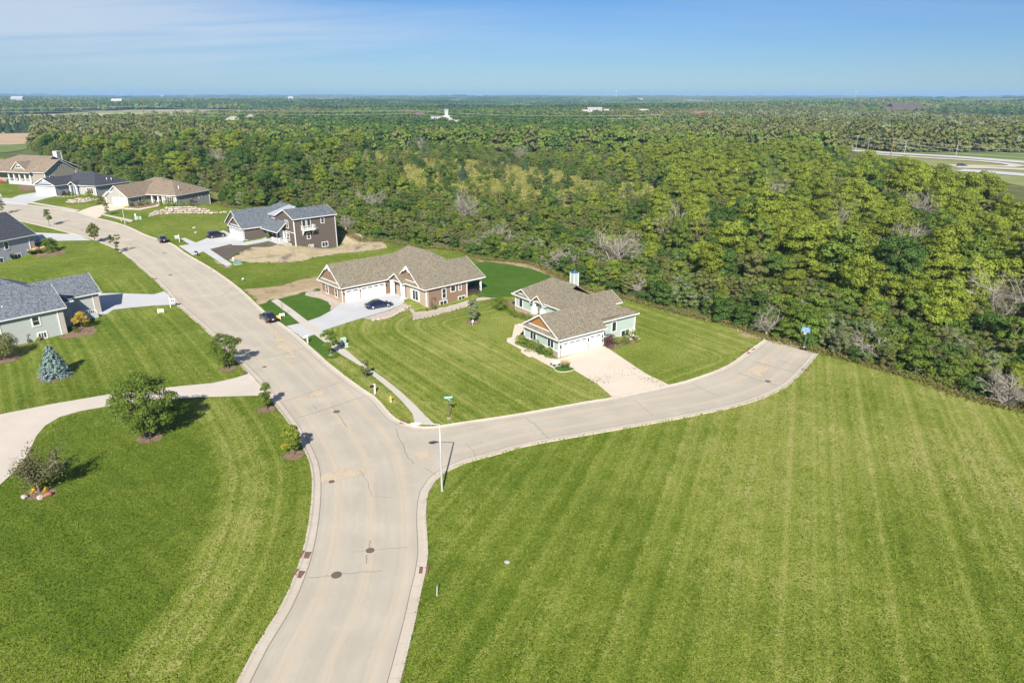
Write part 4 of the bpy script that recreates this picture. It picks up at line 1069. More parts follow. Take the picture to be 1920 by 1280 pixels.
ST = [  # px, py, height, width, crown foot, mat, label, kwargs
 (283, 820, 7.4, 8.3, 1.0, 'leaf_mid', 'largest lawn tree, wide green crown over a mulch ring beside the tan drive', dict(nl=64, nc=15000, size=.105, r=.14, shell=.85, lobe=(.13, .22), nb=40)),
 (428, 691, 4.9, 4.9, .6, 'leaf_mid', 'spiky dense young tree at the mouth of the curving tan drive', dict(nl=34, nc=5200, size=.095, r=.08, shape='vase', lobe=(.18, .27), shell=.8, nb=20)),
 (500, 768, 3.6, 1.9, .7, 'leaf_mid', 'slim upright young tree in a mulch ring on the near kerb below the tan drive', dict(nl=16, nc=2000, size=.085, r=.06, shape='upright', lobe=(.3, .42), shell=.7)),
 (551, 853, 3.5, 2.3, .8, 'leaf_lime', 'bright green young tree with a yellow patch at the inside of the bend', dict(nl=20, nc=3000, size=.085, r=.06, shell=.6)),
 (621, 665, 4.1, 2.6, 1.3, 'leaf_mid', 'young tree beside the pavement and the pale green cabinets', dict(nl=18, nc=2600, size=.09, r=.06, shell=.8, lobe=(.22, .34))),
 (686, 709, 2.6, 1.5, .6, 'leaf_olive', 'small dull green sapling by the pavement above the two-tone mailbox', dict(nl=12, nc=1200, size=.08, r=.05)),
 (887, 604, 4.3, 2.3, .75, 'leaf_silver', 'egg-shaped pale tree in a mulch ring at the corner of the brown house', dict(nl=22, nc=2600, size=.1, r=.07, shape='upright', lobe=(.35, .45))),
 (154, 617, 2.7, 2.6, .9, 'leaf_gold', 'small golden yellow tree in the mulch by the pale house', dict(nl=14, nc=1300, size=.085, r=.05, shell=.9)),
 (93, 424, 4.3, 2.3, 1.7, 'leaf_mid', 'thin street tree farthest along the near kerb, in front of the lilac house drive', dict(nl=11, nc=650, size=.15, r=.06, shell=.8)),
 (179, 456, 4.5, 3.1, 1.5, 'leaf_olive', 'round street tree on the kerb beside the lilac house drive', dict(nl=16, nc=1300, size=.16, r=.08)),
 (219, 476, 4.7, 3.2, .7, 'leaf_olive', 'open spreading street tree leaning over the kerb on the long lawn', dict(nl=18, nc=800, size=.14, r=.07, shape='vase', lobe=(.16, .24), shell=.8, nb=16)),
 (202, 404, 3.6, 1.9, 1.0, 'leaf_olive', 'sapling on the verge in front of the tan roofed house', dict(nl=9, nc=420, size=.15, r=.05)),
 (5, 402, 5.2, 2.6, 1.0, 'leaf_silver', 'thin pale street tree at the far left end of the road', dict(nl=12, nc=500, size=.16, r=.06)),
 (96, 474, 3.2, 4.0, .4, 'leaf_mid', 'rounded bushy tree in the mulch beside the lilac house', dict(nl=20, nc=1500, size=.16, r=.08, shape='bush')),
 (8, 672, 3.6, 4.6, .4, 'leaf_olive', 'olive bushy tree cut by the left edge beside the blue spruce', dict(nl=26, nc=4000, size=.1, r=.1, shape='bush')),
]
for i, (px, py, H_, W_, z0, mt_, lb, kw) in enumerate(ST):
    x, y = at(px, py)
    make_tree('street_tree' if i not in (0, 7, 13, 14) else 'garden_tree', lb, 'tree', x, y, H_, W_, z0, mt_, 100 + i, group='trees planted along the street and lawns', **kw)
    if i in (0, 1, 2, 3, 6): bed(x, y, 1.25 if i else 1.5)
    elif i in (4, 5, 8, 9, 10): bed(x, y, .5, 'gravel' if i in (4, 5) else 'mulch')
    elif i == 14: bed(x, y - .3, 2.4)
# yellow patch low on the tree at the bend
x, y = at(551, 853)
me, _ = crown_mesh('foliage', M['leaf_gold'], 77, .9, .8, 0, 4, 160, .1)
for o in bpy.data.objects:
    if o.name.startswith('street_tree') and o.get('label', '').startswith('bright green young'):
        f_ = bpy.data.objects.new('yellow_foliage', me); COL.objects.link(f_); f_.parent = o; f_.rotation_euler.z = -o.rotation_euler.z
        v = Vector((-.85, -.4, .9)); v.rotate(Matrix.Rotation(-o.rotation_euler.z, 3, 'Z')); f_.location = v

# thin brownish tree over the flower bed, crown leaning to the right
x, y = at(74, 922)
t_ = thing('garden_tree', (x, y, 0), 0, 'half bare brownish tree over the flower bed at the left', 'tree', 'trees planted along the street and lawns')
rs = np.random.RandomState(5); pts = []; tm = MB(); tm.tube([(0, 0, -.2), (0, 0, .8), (.1, 0, 1.5)], [.12, .09, .08], 8)
for i in range(24):
    a = rs.uniform(0, 6.28); l = rs.uniform(.9, 2.3); e = Vector((.35 + l * math.cos(a) * 1.0, l * math.sin(a) * .8, 1.5 + rs.uniform(.2, 1.9)))
    if i < 5: e = Vector((-1.7 + rs.uniform(-.6, .4), rs.uniform(-.7, .7), 2.6 + rs.uniform(-.4, .8)))
    s = Vector((.06, 0, rs.uniform(.7, 1.5))); md = s.lerp(e, .5) + Vector((0, 0, .1)); tm.tube([s, md, e], [.045, .03, .01], 5)
    for k in range(9):
        b0 = s.lerp(e, rs.uniform(.4, 1)); b1 = b0 + Vector(rs.normal(0, .28, 3)); tm.tube([b0, b1], [.013, .005], 3); pts += [tuple(b0.lerp(b1, q)) for q in ((.4, .7, 1.0) if i >= 5 else (1.0,))]
tm.build('trunk', M['greybark'], t_, True)
pts = np.repeat(np.array(pts), 9, 0); pts = pts + rs.normal(0, .22, pts.shape); pts = pts[pts[:, 0] > -1.0]; nn = rs.normal(size=pts.shape); nn /= np.linalg.norm(nn, axis=1, keepdims=True)
t_.scale = (1.3, 1.3, 1.15); o = bpy.data.objects.new('crown', cards(pts, nn, .07, rs.uniform(0, 1, len(pts)), 'crown', M['leaf_brown'], rs)); COL.objects.link(o); o.parent = t_

# bare sapling by the pavement near the parked car
x, y = at(531, 593)
t_ = thing('bare_sapling', (x, y, tz(x, y)), 0, 'leafless grey sapling between the pavement and the yellow yard sign', 'tree')
tm = MB(); tm.tube([(0, 0, -.1), (0, 0, 2.6)], [.03, .015], 6)
for i in range(16):
    s = Vector((0, 0, rs.uniform(1.2, 2.5))); e = s + Vector((rs.normal(0, .4), rs.normal(0, .4), rs.uniform(.3, .8))); tm.tube([s, e], [.012, .005], 3)
tm.build('trunk', M['twig'], t_)

# blue spruce
def conifer(name, mat, seed, H, W, nc, size, foot=.1):
    rs = np.random.RandomState(seed); ps, ns, ti = [], [], []
    nlay = int(H / .26)
    for k in range(nlay):
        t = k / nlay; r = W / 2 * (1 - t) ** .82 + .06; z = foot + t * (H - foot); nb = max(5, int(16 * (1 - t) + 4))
        a0 = rs.uniform(0, 6.28)
        for b in range(nb):
            a = a0 + b * 2 * math.pi / nb + rs.normal(0, .1); rr = r * rs.uniform(.82, 1.12)
            m = max(3, int(nc / nlay / nb * (.4 + 1.2 * (1 - t))))
            q = rs.uniform(.35, 1, m) ** .7
            x = np.cos(a) * rr * q + rs.normal(0, .07, m); y = np.sin(a) * rr * q + rs.normal(0, .07, m); zz = z + .22 * q - .1 * q * q + rs.normal(0, .07, m)
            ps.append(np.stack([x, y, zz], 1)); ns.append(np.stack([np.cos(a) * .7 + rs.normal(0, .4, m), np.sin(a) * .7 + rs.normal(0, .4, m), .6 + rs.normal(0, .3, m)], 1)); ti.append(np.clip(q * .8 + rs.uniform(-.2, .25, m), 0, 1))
    ps = np.concatenate(ps); ns = np.concatenate(ns); ns /= np.linalg.norm(ns, axis=1, keepdims=True)
    return cards(ps, ns, size, np.concatenate(ti), name, mat, rs, 1.4)
x, y = at(104, 705)
sp = thing('blue_spruce', (x, y, 0), 0, 'conical blue spruce on the left lawn below the pale house', 'spruce')
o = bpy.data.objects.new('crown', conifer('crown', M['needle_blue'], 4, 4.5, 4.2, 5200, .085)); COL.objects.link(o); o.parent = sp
tm = MB(); tm.tube([(0, 0, -.2), (0, 0, 4.2)], [.12, .02], 7); tm.build('trunk', M['bark'], sp); bed(x, y, 2.25)

# shrubs
def shrub(px, py, H, W, mat, label, seed, n=420, size=.1, shape='bush', name='shrub', group='shrubs planted round the houses', xy=None, dz=0):
    x, y = xy or at(px, py)
    me, _ = crown_mesh('shrub', M[mat], seed, H, W, 0, 9, n, size, shape, (.42, .6), .35, -.2)
    o = bpy.data.objects.new(name, me); COL.objects.link(o); o.location = (x, y, tz(x, y) + dz); o.rotation_euler.z = rnd.uniform(0, 6)
    return tag(o, label, 'shrub', group)
def hl(o, a, X, Y): c, s = math.cos(R(a)), math.sin(R(a)); return o[0] + c * X - s * Y, o[1] + s * X + c * Y
def tuft(px, py, H, W, label, green='green_grass', top='dry_grass', seed=1, n=260, cat='grass clump'):
    "fountain of grass blades with plumes"
    x, y = at(px, py); rs = np.random.RandomState(seed)
    root = thing('ornamental_grass', (x, y, tz(x, y)), 0, label, cat, 'ornamental grass clumps')
    for nm, mt_, lo, hi, k in (('blades', green, .0, .75, n), ('plumes', top, .55, 1.0, int(n * .8))):
        vs, fs = [], []
        for i in range(k):
            a = rs.uniform(0, 6.28); r = W / 2 * rs.uniform(.1, 1); hh = H * rs.uniform(max(lo, .35) + .1, hi); d = np.array([math.cos(a), math.sin(a)]); sd = np.array([-d[1], d[0]]) * .022
            b = d * W * .13 * rs.uniform(0, 1); m_ = b + d * r * .45; e = b + d * r
            if nm == 'plumes': p0 = (m_[0], m_[1], hh * .6)
            else: p0 = (b[0], b[1], -.02)
            j = len(vs)
            vs += [(p0[0] - sd[0], p0[1] - sd[1], p0[2]), (p0[0] + sd[0], p0[1] + sd[1], p0[2]), (m_[0] + sd[0] + d[0] * r * .2, m_[1] + sd[1] + d[1] * r * .2, hh * .85), (e[0], e[1], hh)]
            fs.append((j, j + 1, j + 2, j + 3))
        me = bpy.data.meshes.new(nm); me.from_pydata(vs, [], fs); a_ = me.attributes.new('tint', 'FLOAT', 'FACE'); a_.data.foreach_set('value', rs.uniform(0, 1, len(fs)).astype(np.float32))
        link(nm, me, M[mt_], root)
    return root
# row of clipped shrubs along the garage of the green house
for i, (Y_, hh, ww, mt_) in enumerate(((7.9, 1.0, 1.3, 'leaf_lime'), (6.9, .95, 1.2, 'leaf_mid'), (5.9, 1.1, 1.4, 'leaf_mid'), (4.5, 1.45, 2.2, 'leaf_mid'), (2.8, 1.0, 1.2, 'leaf_dark'), (1.75, 1.0, 1.15, 'leaf_mid'), (.7, 1.1, 1.2, 'leaf_mid'))):
    lbs = ['yellow green shrub at the far end of the row along the green house', 'second small shrub from the path bend along the green house', 'third shrub of the row under the green house windows', 'largest clipped shrub of the row along the green house',
           'dark clipped shrub just right of the largest one in the row', 'clipped shrub second from the garage corner of the green house', 'clipped shrub nearest the white garage door of the green house']
    shrub(0, 0, hh * 1.2, ww * 1.2, mt_, lbs[i], 300 + i, 800, .08, xy=hl(H_O, H_A, -1.1, Y_))
shrub(0, 0, 2.4, 2.9, 'leaf_mid', 'big round shrub at the far corner of the green house', 320, 1400, .1, 'round', xy=hl(H_O, H_A, 6.6, 24.0))
for i, (X_, Y_, mt_) in enumerate(((6.9, 21.6, 'leaf_lime'), (6.6, 20.3, 'leaf_mid'), (6.4, 19.0, 'leaf_olive'), (6.9, 17.8, 'leaf_mid'), (7.3, 16.8, 'leaf_mid'))):
    shrub(0, 0, .9, 1.3, mt_, ['lime shrub under the far window of the green house', 'mid green shrub beside the lime one under the far window', 'olive shrub halfway along the entry bed of the green house', 'green shrub next to the entry columns of the green house', 'leafy shrub at the foot of the entry column'][i], 330 + i, 320, .085, xy=hl(H_O, H_A, X_, Y_))
shrub(1143, 652, 1.9, 2.1, 'leaf_purple', 'dark purple shrub at the right of the small garage door', 340, 900, .085, 'round')
shrub(1159, 647, 1.1, 1.4, 'leaf_lime', 'lime shrub between the purple shrub and the white blossom', 341, 420, .085)
shrub(1173, 643, .9, 1.5, 'leaf_mid', 'low green shrub beneath the basement window of the green house', 342, 350, .085)
hy = thing('hydrangea', (*at(1186, 638), 0), 0, 'hydrangea with white blossom at the corner of the green house', 'shrub', 'shrubs planted round the houses')
me, _ = crown_mesh('foliage', M['leaf_lime'], 343, 1.6, 2.4, 0, 10, 700, .09, 'bush', (.42, .6), .35, -.2); o = bpy.data.objects.new('foliage', me); COL.objects.link(o); o.parent = hy
me, _ = crown_mesh('blossom', M['petal_white'], 344, 1.7, 2.3, .25, 14, 900, .05, 'bush', (.2, .34), .2, .1); o = bpy.data.objects.new('blossom', me); COL.objects.link(o); o.parent = hy
tuft(1060, 690, 1.25, 1.3, 'feathery tan grass clump on the planting island by the garage', seed=3)
tuft(61, 477, 1.5, 1.9, 'reddish tipped grass clump beside the lilac house', seed=4); tuft(76, 475, 1.7, 2.3, 'largest tan grass clump beside the lilac house', seed=5); tuft(24, 486, 1.5, 1.5, 'green grass clump between the two basement windows', 'green_grass', 'green_grass', seed=6)
shrub(741, 550, .8, .9, 'leaf_olive', 'small potted bush at the porch of the brown house', 350, 220, .08)
for i, (px, py, hh, ww, mt_, lb) in enumerate(((302, 386, 1.3, 1.5, 'leaf_mid', 'green shrub just right of the porch of the tan roofed house'), (312, 386, 1.7, 1.9, 'leaf_lime', 'lime ball shrub in front of the bay window of the tan roofed house'), (322, 386, 1.4, 1.5, 'leaf_lime', 'second lime shrub in front of the bay window'),
        (330, 388, 1.4, 2.0, 'leaf_dark', 'dark low shrub below the corner of the tan roofed house'), (342, 388, 1.4, 2.0, 'leaf_mid', 'green shrub along the side wall of the tan roofed house'), (356, 388, 1.4, 2.1, 'leaf_mid', 'last green shrub before the purple one by the side wall'), (364, 386, 2.4, 2.4, 'leaf_purple', 'purple shrub by the side wall of the tan roofed house'),
        (190, 383, 2.1, 2.3, 'leaf_purple', 'purple shrub left of the tan roofed house garage'), (272, 384, 2.1, 2.2, 'leaf_mid', 'tall green shrub at the porch of the tan roofed house'), (262, 386, 1.2, 1.6, 'leaf_olive', 'olive low shrub left of the porch of the tan roofed house'), (247, 387, 1.1, 1.4, 'leaf_dark', 'dark low shrub at the garage side of the tan roofed house'),
        (237, 390, .35, 1.2, 'petal_yellow', 'patch of yellow flowers by the garage of the tan roofed house'), (181, 365, 1.4, 2.4, 'leaf_lime', 'green shrub at the corner of the blue grey house'), (166, 367, 1.2, 2.0, 'leaf_lime', 'low lime shrub before the stone wall of the blue grey house'), (122, 366, 1.2, 1.6, 'leaf_purple', 'small dark shrub by the garage of the blue grey house'), (130, 366, 1.0, 1.8, 'leaf_dark', 'low dark shrub under the porch of the blue grey house'),
        (16, 343, 1.4, 2.0, 'leaf_dark', 'dark clipped shrub at the porch house'), (24, 343, 1.3, 2.2, 'leaf_dark', 'second dark clipped shrub at the porch house'), (38, 344, 1.3, 2.4, 'leaf_mid', 'green shrub under the blue door of the porch house'), (50, 345, 1.1, 2.4, 'leaf_dark', 'low shrub at the gravel bed of the porch house'), (2, 343, 1.2, 1.6, 'petal_red', 'red flowering bush at the far left edge'),
        (502, 448, 1.6, 1.2, 'leaf_mid', 'green bush at the front door of the taupe house'), (144, 622, .8, 1.1, 'leaf_olive', 'small dry bush under the golden tree'), (75, 638, .5, .8, 'leaf_olive', 'tiny bush by the basement window of the pale house'), (71, 463, 2.3, 1.6, 'leaf_dark', 'dark climbing shrub on the corner of the lilac house'), (800, 583, .7, .5, 'leaf_mid', 'small green bush at the stone corner of the brown house'), (815, 580, .7, .9, 'leaf_mid', 'small green bush beside the gas meter of the brown house'),
        (72, 915, .5, 1.5, 'leaf_mid', 'leafy flower bed plants under the half bare tree'))):
    shrub(px, py, hh, ww, mt_, lb, 360 + i, 260, .13 if py < 450 else .09)
# flower bed under the thin tree
for i, (px, py, mt_, lb) in enumerate(((64, 925, 'petal_yellow', 'yellow flowers left of the thin trunk'), (87, 921, 'petal_yellow', 'yellow flowers right of the thin trunk'), (70, 921, 'petal_pink', 'magenta flowers at the foot of the thin tree'), (77, 914, 'petal_yellow', 'yellow flowers behind the thin trunk'))):
    x, y = at(px, py); me, _ = crown_mesh('flower_clump', M[mt_], 500 + i, .45, .6, .1, 6, 90, .06, 'bush', (.3, .5), .3, 0)
    o = bpy.data.objects.new('flower_clump', me); COL.objects.link(o); o.location = (x, y, 0); tag(o, lb, 'flowers', 'flowers in the round bed')
bed(*at(75, 925), 1.15, 'mulch', 1.5)

# ------------------------------------------------------------------ boulders
def rock_mat(name, a, b_):
    m, nt, b = new_mat(name, .9, .2); g = N(nt)
    oi = g.n('ShaderNodeObjectInfo').outputs['Random']; nz = g.noise(g.obj(), 2.5, 4)
    c = g.mix(oi, a, b_); c = g.mix(g.math('MULTIPLY', nz, .6), c, [x * .6 for x in a]); g.put(b.inputs['Base Color'], c); g.put(b.inputs['Normal'], g.bump(nz, .5, .1))
    return m
M['rock'] = rock_mat('pale field boulders', (.46, .42, .37), (.52, .40, .31)); M['rock_red'] = rock_mat('red rock', (.40, .16, .11), (.45, .19, .13)); M['rock_white'] = rock_mat('white rock', (.46, .44, .41), (.5, .48, .45))
def rock_mesh(seed):
    bm = bmesh.new(); bmesh.ops.create_icosphere(bm, subdivisions=2, radius=.5); r_ = random.Random(seed); ax = [Vector([r_.gauss(0, 1) for _ in range(3)]).normalized() for _ in range(7)]
    for v in bm.verts:
        for a in ax:
            d = v.co.dot(a)
            if d > .3: v.co -= a * (d - .3) * .8
        v.co.z *= .8
    me = bpy.data.meshes.new('boulder'); bm.to_mesh(me); bm.free(); me.materials.append(M['rock']); return me
RK = [rock_mesh(s) for s in range(5)]
def boulder(x, y, s, label, group, z=0, mat=None):
    me = RK[rnd.randrange(5)]
    if mat: me = me.copy(); me.materials[0] = M[mat]
    o = bpy.data.objects.new('boulder', me); COL.objects.link(o); o.location = (x, y, tz(x, y) + s * .22 + z); o.scale = (s * rnd.uniform(.9, 1.4), s * rnd.uniform(.8, 1.2), s * rnd.uniform(.75, 1.05)); o.rotation_euler = (rnd.uniform(-.3, .3), rnd.uniform(-.3, .3), rnd.uniform(0, 6))
    return tag(o, label, 'boulder', group)
def wall_of(px, n, rows, s, label, group, depth=.6):
    ln = smooth_poly(G2(px), False, .2); m = len(ln)
    for i in range(n):
        t = (i + .5) / n; x, y = ln[min(m - 1, int(t * m))]; k = max(1, round(rows * math.sin(math.pi * min(1, t * 1.15 + .04)) ** .5)) if rows > 1 else 1
        for r_ in range(k): boulder(x + rnd.uniform(-.15, .15) - .1 * r_, y + r_ * depth * 1.2 + rnd.uniform(-.15, .15), s * rnd.uniform(.8, 1.25), label, group, r_ * s * .5)
wall_of([(279, 407), (292, 404), (310, 401.5), (330, 400.5), (350, 400), (372, 400), (392, 400.5), (425, 399)], 52, 4, .78, 'pale boulder in the long curved wall on the slope below the tan roofed house', 'boulders of the long curved wall')
wall_of([(127, 380), (140, 380.5), (155, 380), (170, 378), (186, 375)], 26, 3, .75, 'pale boulder in the short wall on the lawn of the blue grey house', 'boulders of the short wall on the lawn')
wall_of([(700, 601), (715, 599), (730, 595), (742, 590), (752, 584), (760, 579), (768, 575)], 26, 1, .6, 'pale boulder edging the drive bank of the brown house', 'boulders below the drive of the brown house')
wall_of([(775, 600), (800, 595), (832, 587), (862, 579), (880, 573)], 40, 1, .3, 'small pale stone edging the gravel strip of the brown house', 'stones along the gravel strip')
wall_of([(107, 369), (118, 369.5), (133, 369), (150, 367)], 14, 1, .5, 'small pale rock along the bed before the blue grey house', 'rocks of the front bed')
x, y = at(46, 934); boulder(x, y, .7, 'white rock at the left rim of the flower bed', 'rocks round the flower bed', 0, 'rock_white')
x, y = at(76, 935); boulder(x, y, .65, 'grey rock in the middle of the flower bed rim', 'rocks round the flower bed')
x, y = at(91, 930); boulder(x, y, .75, 'salmon red rock at the right rim of the flower bed', 'rocks round the flower bed', 0, 'rock_red')
x, y = at(951, 1054); boulder(x, y, .55, 'flat whitish rock lying alone on the open field', 'stray rocks', -.12, 'rock_white')
for px, py, lb in ((364, 428, 'flat pale rock in the grass behind the dark parked car'), (367, 437, 'small pale rock nearest the sign on the empty plot')): x, y = at(px, py); boulder(x, y, .9, lb, 'stray rocks', -.1, 'rock_white')
# ------------------------------------------------------------------ street furniture
def lamp_post(px, py, h, ang, label, arm=1.8):
    x, y = at(px, py); t = thing('street_lamp', (x, y, tz(x, y)), ang, label, 'street lamp', 'street lamps')
    m = MB(); m.tube([(0, 0, -.2), (0, 0, .05), (0, 0, h * .5), (0, 0, h)], [.13, .11, .085, .065], 10); m.build('pole', M['whitemetal'], t, True)
    m = MB(); m.tube([(0, 0, h - .05), (.12, 0, h + .02), (arm, 0, h + .1)], [.05, .04, .035], 8); m.build('arm', M['whitemetal'], t, True)
    m = MB(); m.tube([(arm - .1, 0, h + .1), (arm + .1, 0, h + .12), (arm + .45, 0, h + .1), (arm + .85, 0, h + .06), (arm + 1.0, 0, h + .05)], [.06, .13, .19, .14, .03], 8); o = m.build('lamp_head', M['white'], t, True)
    m = MB(); m.box(arm + .3, arm + .75, -.11, .11, h - .1, h - .04); m.build('lens', M['clear'], o)
lamp_post(829, 920, 7.15, R(183), 'pale metal street lamp standing on the corner of the open field')
lamp_post(235, 421, 8.6, R(200), 'pale metal street lamp in front of the tan roofed house', 1.5)

def mailbox(px, py, ang, post, box, label, top=True):
    x, y = at(px, py); t = thing('mailbox', (x, y, tz(x, y)), R(ang), label, 'mailbox', 'mailboxes along the kerb')
    m = MB(); m.box(-.09, .09, -.09, .09, -.1, 1.25 if top else 1.0); m.box(-.12, .12, -.12, .12, 1.25 if top else .95, 1.3 if top else 1.0); m.box(-.5, .09, -.05, .05, .85, .94); m.build('post', M[post], t)
    m = MB(); pr = [(-.14, 0), (-.14, .14)] + [(-.14 * math.cos(a), .14 + .12 * math.sin(a)) for a in np.linspace(.3, 2.84, 6)] + [(.14, .14), (.14, 0)]
    m.poly_prism([(-.62, a, .95 + b) for a, b in pr], (.5, 0, 0)); o = m.build('letter_box', M[box], t)
    m = MB(); m.box(-.45, -.42, .145, .165, 1.05, 1.32); m.build('flag', M['redlens'], o)
mailbox(577, 643, 40, 'white', 'white', 'white mailbox on a white post between the new drive and the young tree')
mailbox(703, 737, 40, 'white', 'black', 'black mailbox on a white post beside the hydrant'); boulder(*at(703, 740), .35, 'small pale stone at the foot of the black mailbox', 'stray rocks')
mailbox(371, 480, 40, 'black', 'black', 'all black mailbox at the drive of the taupe house', False)
mailbox(3, 372, 60, 'white', 'white', 'white mailbox at the far left end of the street')

def hydrant(px, py, s, label):
    x, y = at(px, py); t = thing('fire_hydrant', (x, y, tz(x, y)), R(30), label, 'fire hydrant', 'yellow fire hydrants'); t.scale = (s, s, s)
    m = MB(); m.lathe([(.17, 0), (.17, .05), (.12, .06), (.115, .5), (.15, .51), (.15, .55), (.12, .56), (.10, .66), (.05, .72), (.03, .78)], 14); m.build('barrel', M['yellow'], t, True)
    m = MB(); m.tube([(-.22, 0, .42), (.22, 0, .42)], .06, 8); m.build('side_nozzle', M['yellow'], t); m = MB(); m.tube([(0, -.22, .36), (0, 0, .36)], .08, 8); m.build('pumper_nozzle', M['yellow'], t)
hydrant(733, 753, 1.1, 'yellow fire hydrant on the verge by the black mailbox'); hydrant(228, 415, 1.1, 'yellow fire hydrant beside the far street lamp')

def cabinet(px, py, w, d, h, mat, label, ang=40, name='transformer_box'):
    x, y = at(px, py); t = thing(name, (x, y, tz(x, y)), R(ang), label, 'utility box', 'utility cabinets')
    m = MB(); m.box(-w / 2, w / 2, -d / 2, d / 2, 0, h * .8); m.poly_prism([(-w / 2 - .03, -d / 2 - .03, h * .8), (-w / 2 - .03, d / 2 + .03, h * .8), (-w / 2 - .03, d / 2 - .05, h), (-w / 2 - .03, -d / 2 + .05, h)], (w + .06, 0, 0)); m.build('cabinet', M[mat], t, bevel=.02)
    m = MB(); m.box(-.05, .05, -d / 2 - .03, -d / 2, h * .35, h * .5); m.build('latch', M['white'], t); m = MB(); m.box(-w / 2 - .12, w / 2 + .12, -d / 2 - .12, d / 2 + .12, -.1, .06); m.build('concrete_pad', M['walk'], t)
cabinet(644, 645, .75, .55, 1.05, 'utility_pale', 'taller pale green utility cabinet behind the young street tree'); cabinet(650, 650, .4, .35, .62, 'utility_pale', 'small pale green pedestal in front of the taller cabinet', name='cable_pedestal')
cabinet(446, 495, 1.5, 1.1, .75, 'utility', 'dark green transformer box at the end of the new pavement'); cabinet(438, 490, .25, .25, .95, 'white', 'slim white pedestal beside the dark green transformer box', name='cable_pedestal')
cabinet(259, 411, 1.5, 1.1, .75, 'utility_pale', 'low green transformer box on the lawn by the far street lamp'); cabinet(254.5, 409, .35, .35, 1.2, 'white', 'slim white pedestal by the low green transformer box', name='cable_pedestal')
x, y = at(456, 527); t = thing('vent_cap', (x, y, tz(x, y)), 0, 'white capped pipe standing in the rough grass plot', 'pipe'); m = MB(); m.lathe([(.12, -.1), (.12, .35), (.22, .36), (.24, .5), (.15, .62), (.02, .68)], 12); m.build('pipe', M['white'], t, True)

def post_sign(px, py, ang, flip, label, panel):
    x, y = at(px, py); t = thing('estate_sign', (x, y, tz(x, y)), R(ang), label, 'sign', 'white post signs'); f = -1 if flip else 1
    m = MB(); m.box(-.06, .06, -.06, .06, -.1, 1.9); m.add([(-.06, -.06, 1.9), (.06, -.06, 1.9), (.06, .06, 1.9), (-.06, .06, 1.9), (0, 0, 2.0)], [(0, 1, 4), (1, 2, 4), (2, 3, 4), (3, 0, 4)]); m.box(min(0, f * .95), max(0, f * .95), -.045, .045, 1.55, 1.65); m.build('post', M['white'], t)
    m = MB(); a, b = sorted((f * .12, f * .9)); m.box(a, b, -.02, .02, .92, 1.5); o = m.build('panel', M['white'], t)
    m = MB(); m.box(a + .1, b - .1, -.03, .03, 1.08, 1.38); o2 = m.build('printed_field', M[panel], o)
    m = MB(); m.box(a + .24, b - .24, -.036, .036, 1.2, 1.29); m.build('print', M['white'], o)
M['navy'] = plain('navy print', (.035, .035, .11), .5); M['skyblue'] = plain('blue print', (.12, .33, .62), .5); M['lemon'] = plain('yellow print', (.78, .68, .12), .5); M['streetgreen'] = plain('street sign green', (.03, .33, .25), .4)
post_sign(320, 576.5, 15, False, 'white post sign with a navy panel at the new concrete drive of the pale house', 'navy'); post_sign(337, 454, 20, True, 'white post sign with a dark panel beside the dark parked car', 'navy')
def yard_sign(px, py, ang, w, h, label, face, bands=(), tilt=0):
    x, y = at(px, py); t = thing('yard_sign', (x, y, tz(x, y)), R(ang), label, 'sign', 'low yard signs'); t.rotation_euler.x = tilt
    m = MB()
    for s in (-1, 1): m.box(s * w / 2 - .03, s * w / 2 + .03, -.03, .03, -.15, h + .25)
    m.build('frame', M['white'], t); m = MB(); m.box(-w / 2 + .03, w / 2 - .03, -.015, .015, .2, .2 + h); o = m.build('panel', M[face], t)
    for mt_, a, b, c, d in bands: m = MB(); m.box(-w / 2 + .03 + a * (w - .06), -w / 2 + .03 + b * (w - .06), -.022, -.012, .2 + c * h, .2 + d * h); m.build('printed_band', M[mt_], o)
yard_sign(302, 588, 14, .95, .65, 'white yard sign with blue and yellow bands on the lawn of the pale house', 'white', (('lemon', .03, .97, .04, .3), ('skyblue', .05, .62, .46, .6), ('navy', .6, .9, .46, .58)))
yard_sign(522, 600, 30, .75, .6, 'bright yellow yard sign on the fresh turf by the dark parked car', 'lemon', (('white', .3, .6, .4, .6),), -.35); yard_sign(529, 594, 20, .8, .4, 'white yard sign just behind the yellow one', 'white', (), -.3)
# street name sign
x, y = at(842, 784); t = thing('street_name_sign', (x, y, 0), 0, 'street name sign with two green blades on the corner lawn', 'street sign')
m = MB(); m.tube([(0, 0, -.1), (0, 0, 2.75)], .04, 8); m.build('pole', M['iron'], t); m = MB(); m.lathe([(.28, -.05), (.28, .07), (.1, .08)], 10); m.build('footing', M['kerb'], t)
M['signface'] = plain('sunlit sign blade', (.16, .46, .40), .25, .6)  # sunlight put into the colour: lighter copy of the sign green for one blade
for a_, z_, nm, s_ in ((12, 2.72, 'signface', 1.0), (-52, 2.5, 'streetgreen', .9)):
    m = MB(); m.box(-s_ / 2, s_ / 2, -.012, .012, z_ - .11, z_ + .12); o = m.build('blade', M[nm], t); o.rotation_euler.z = R(a_); m = MB(); m.box(-s_ * .36, s_ * .34, -.017, -.012, z_ - .04, z_ + .05); m.build('lettering', M['white'], o)
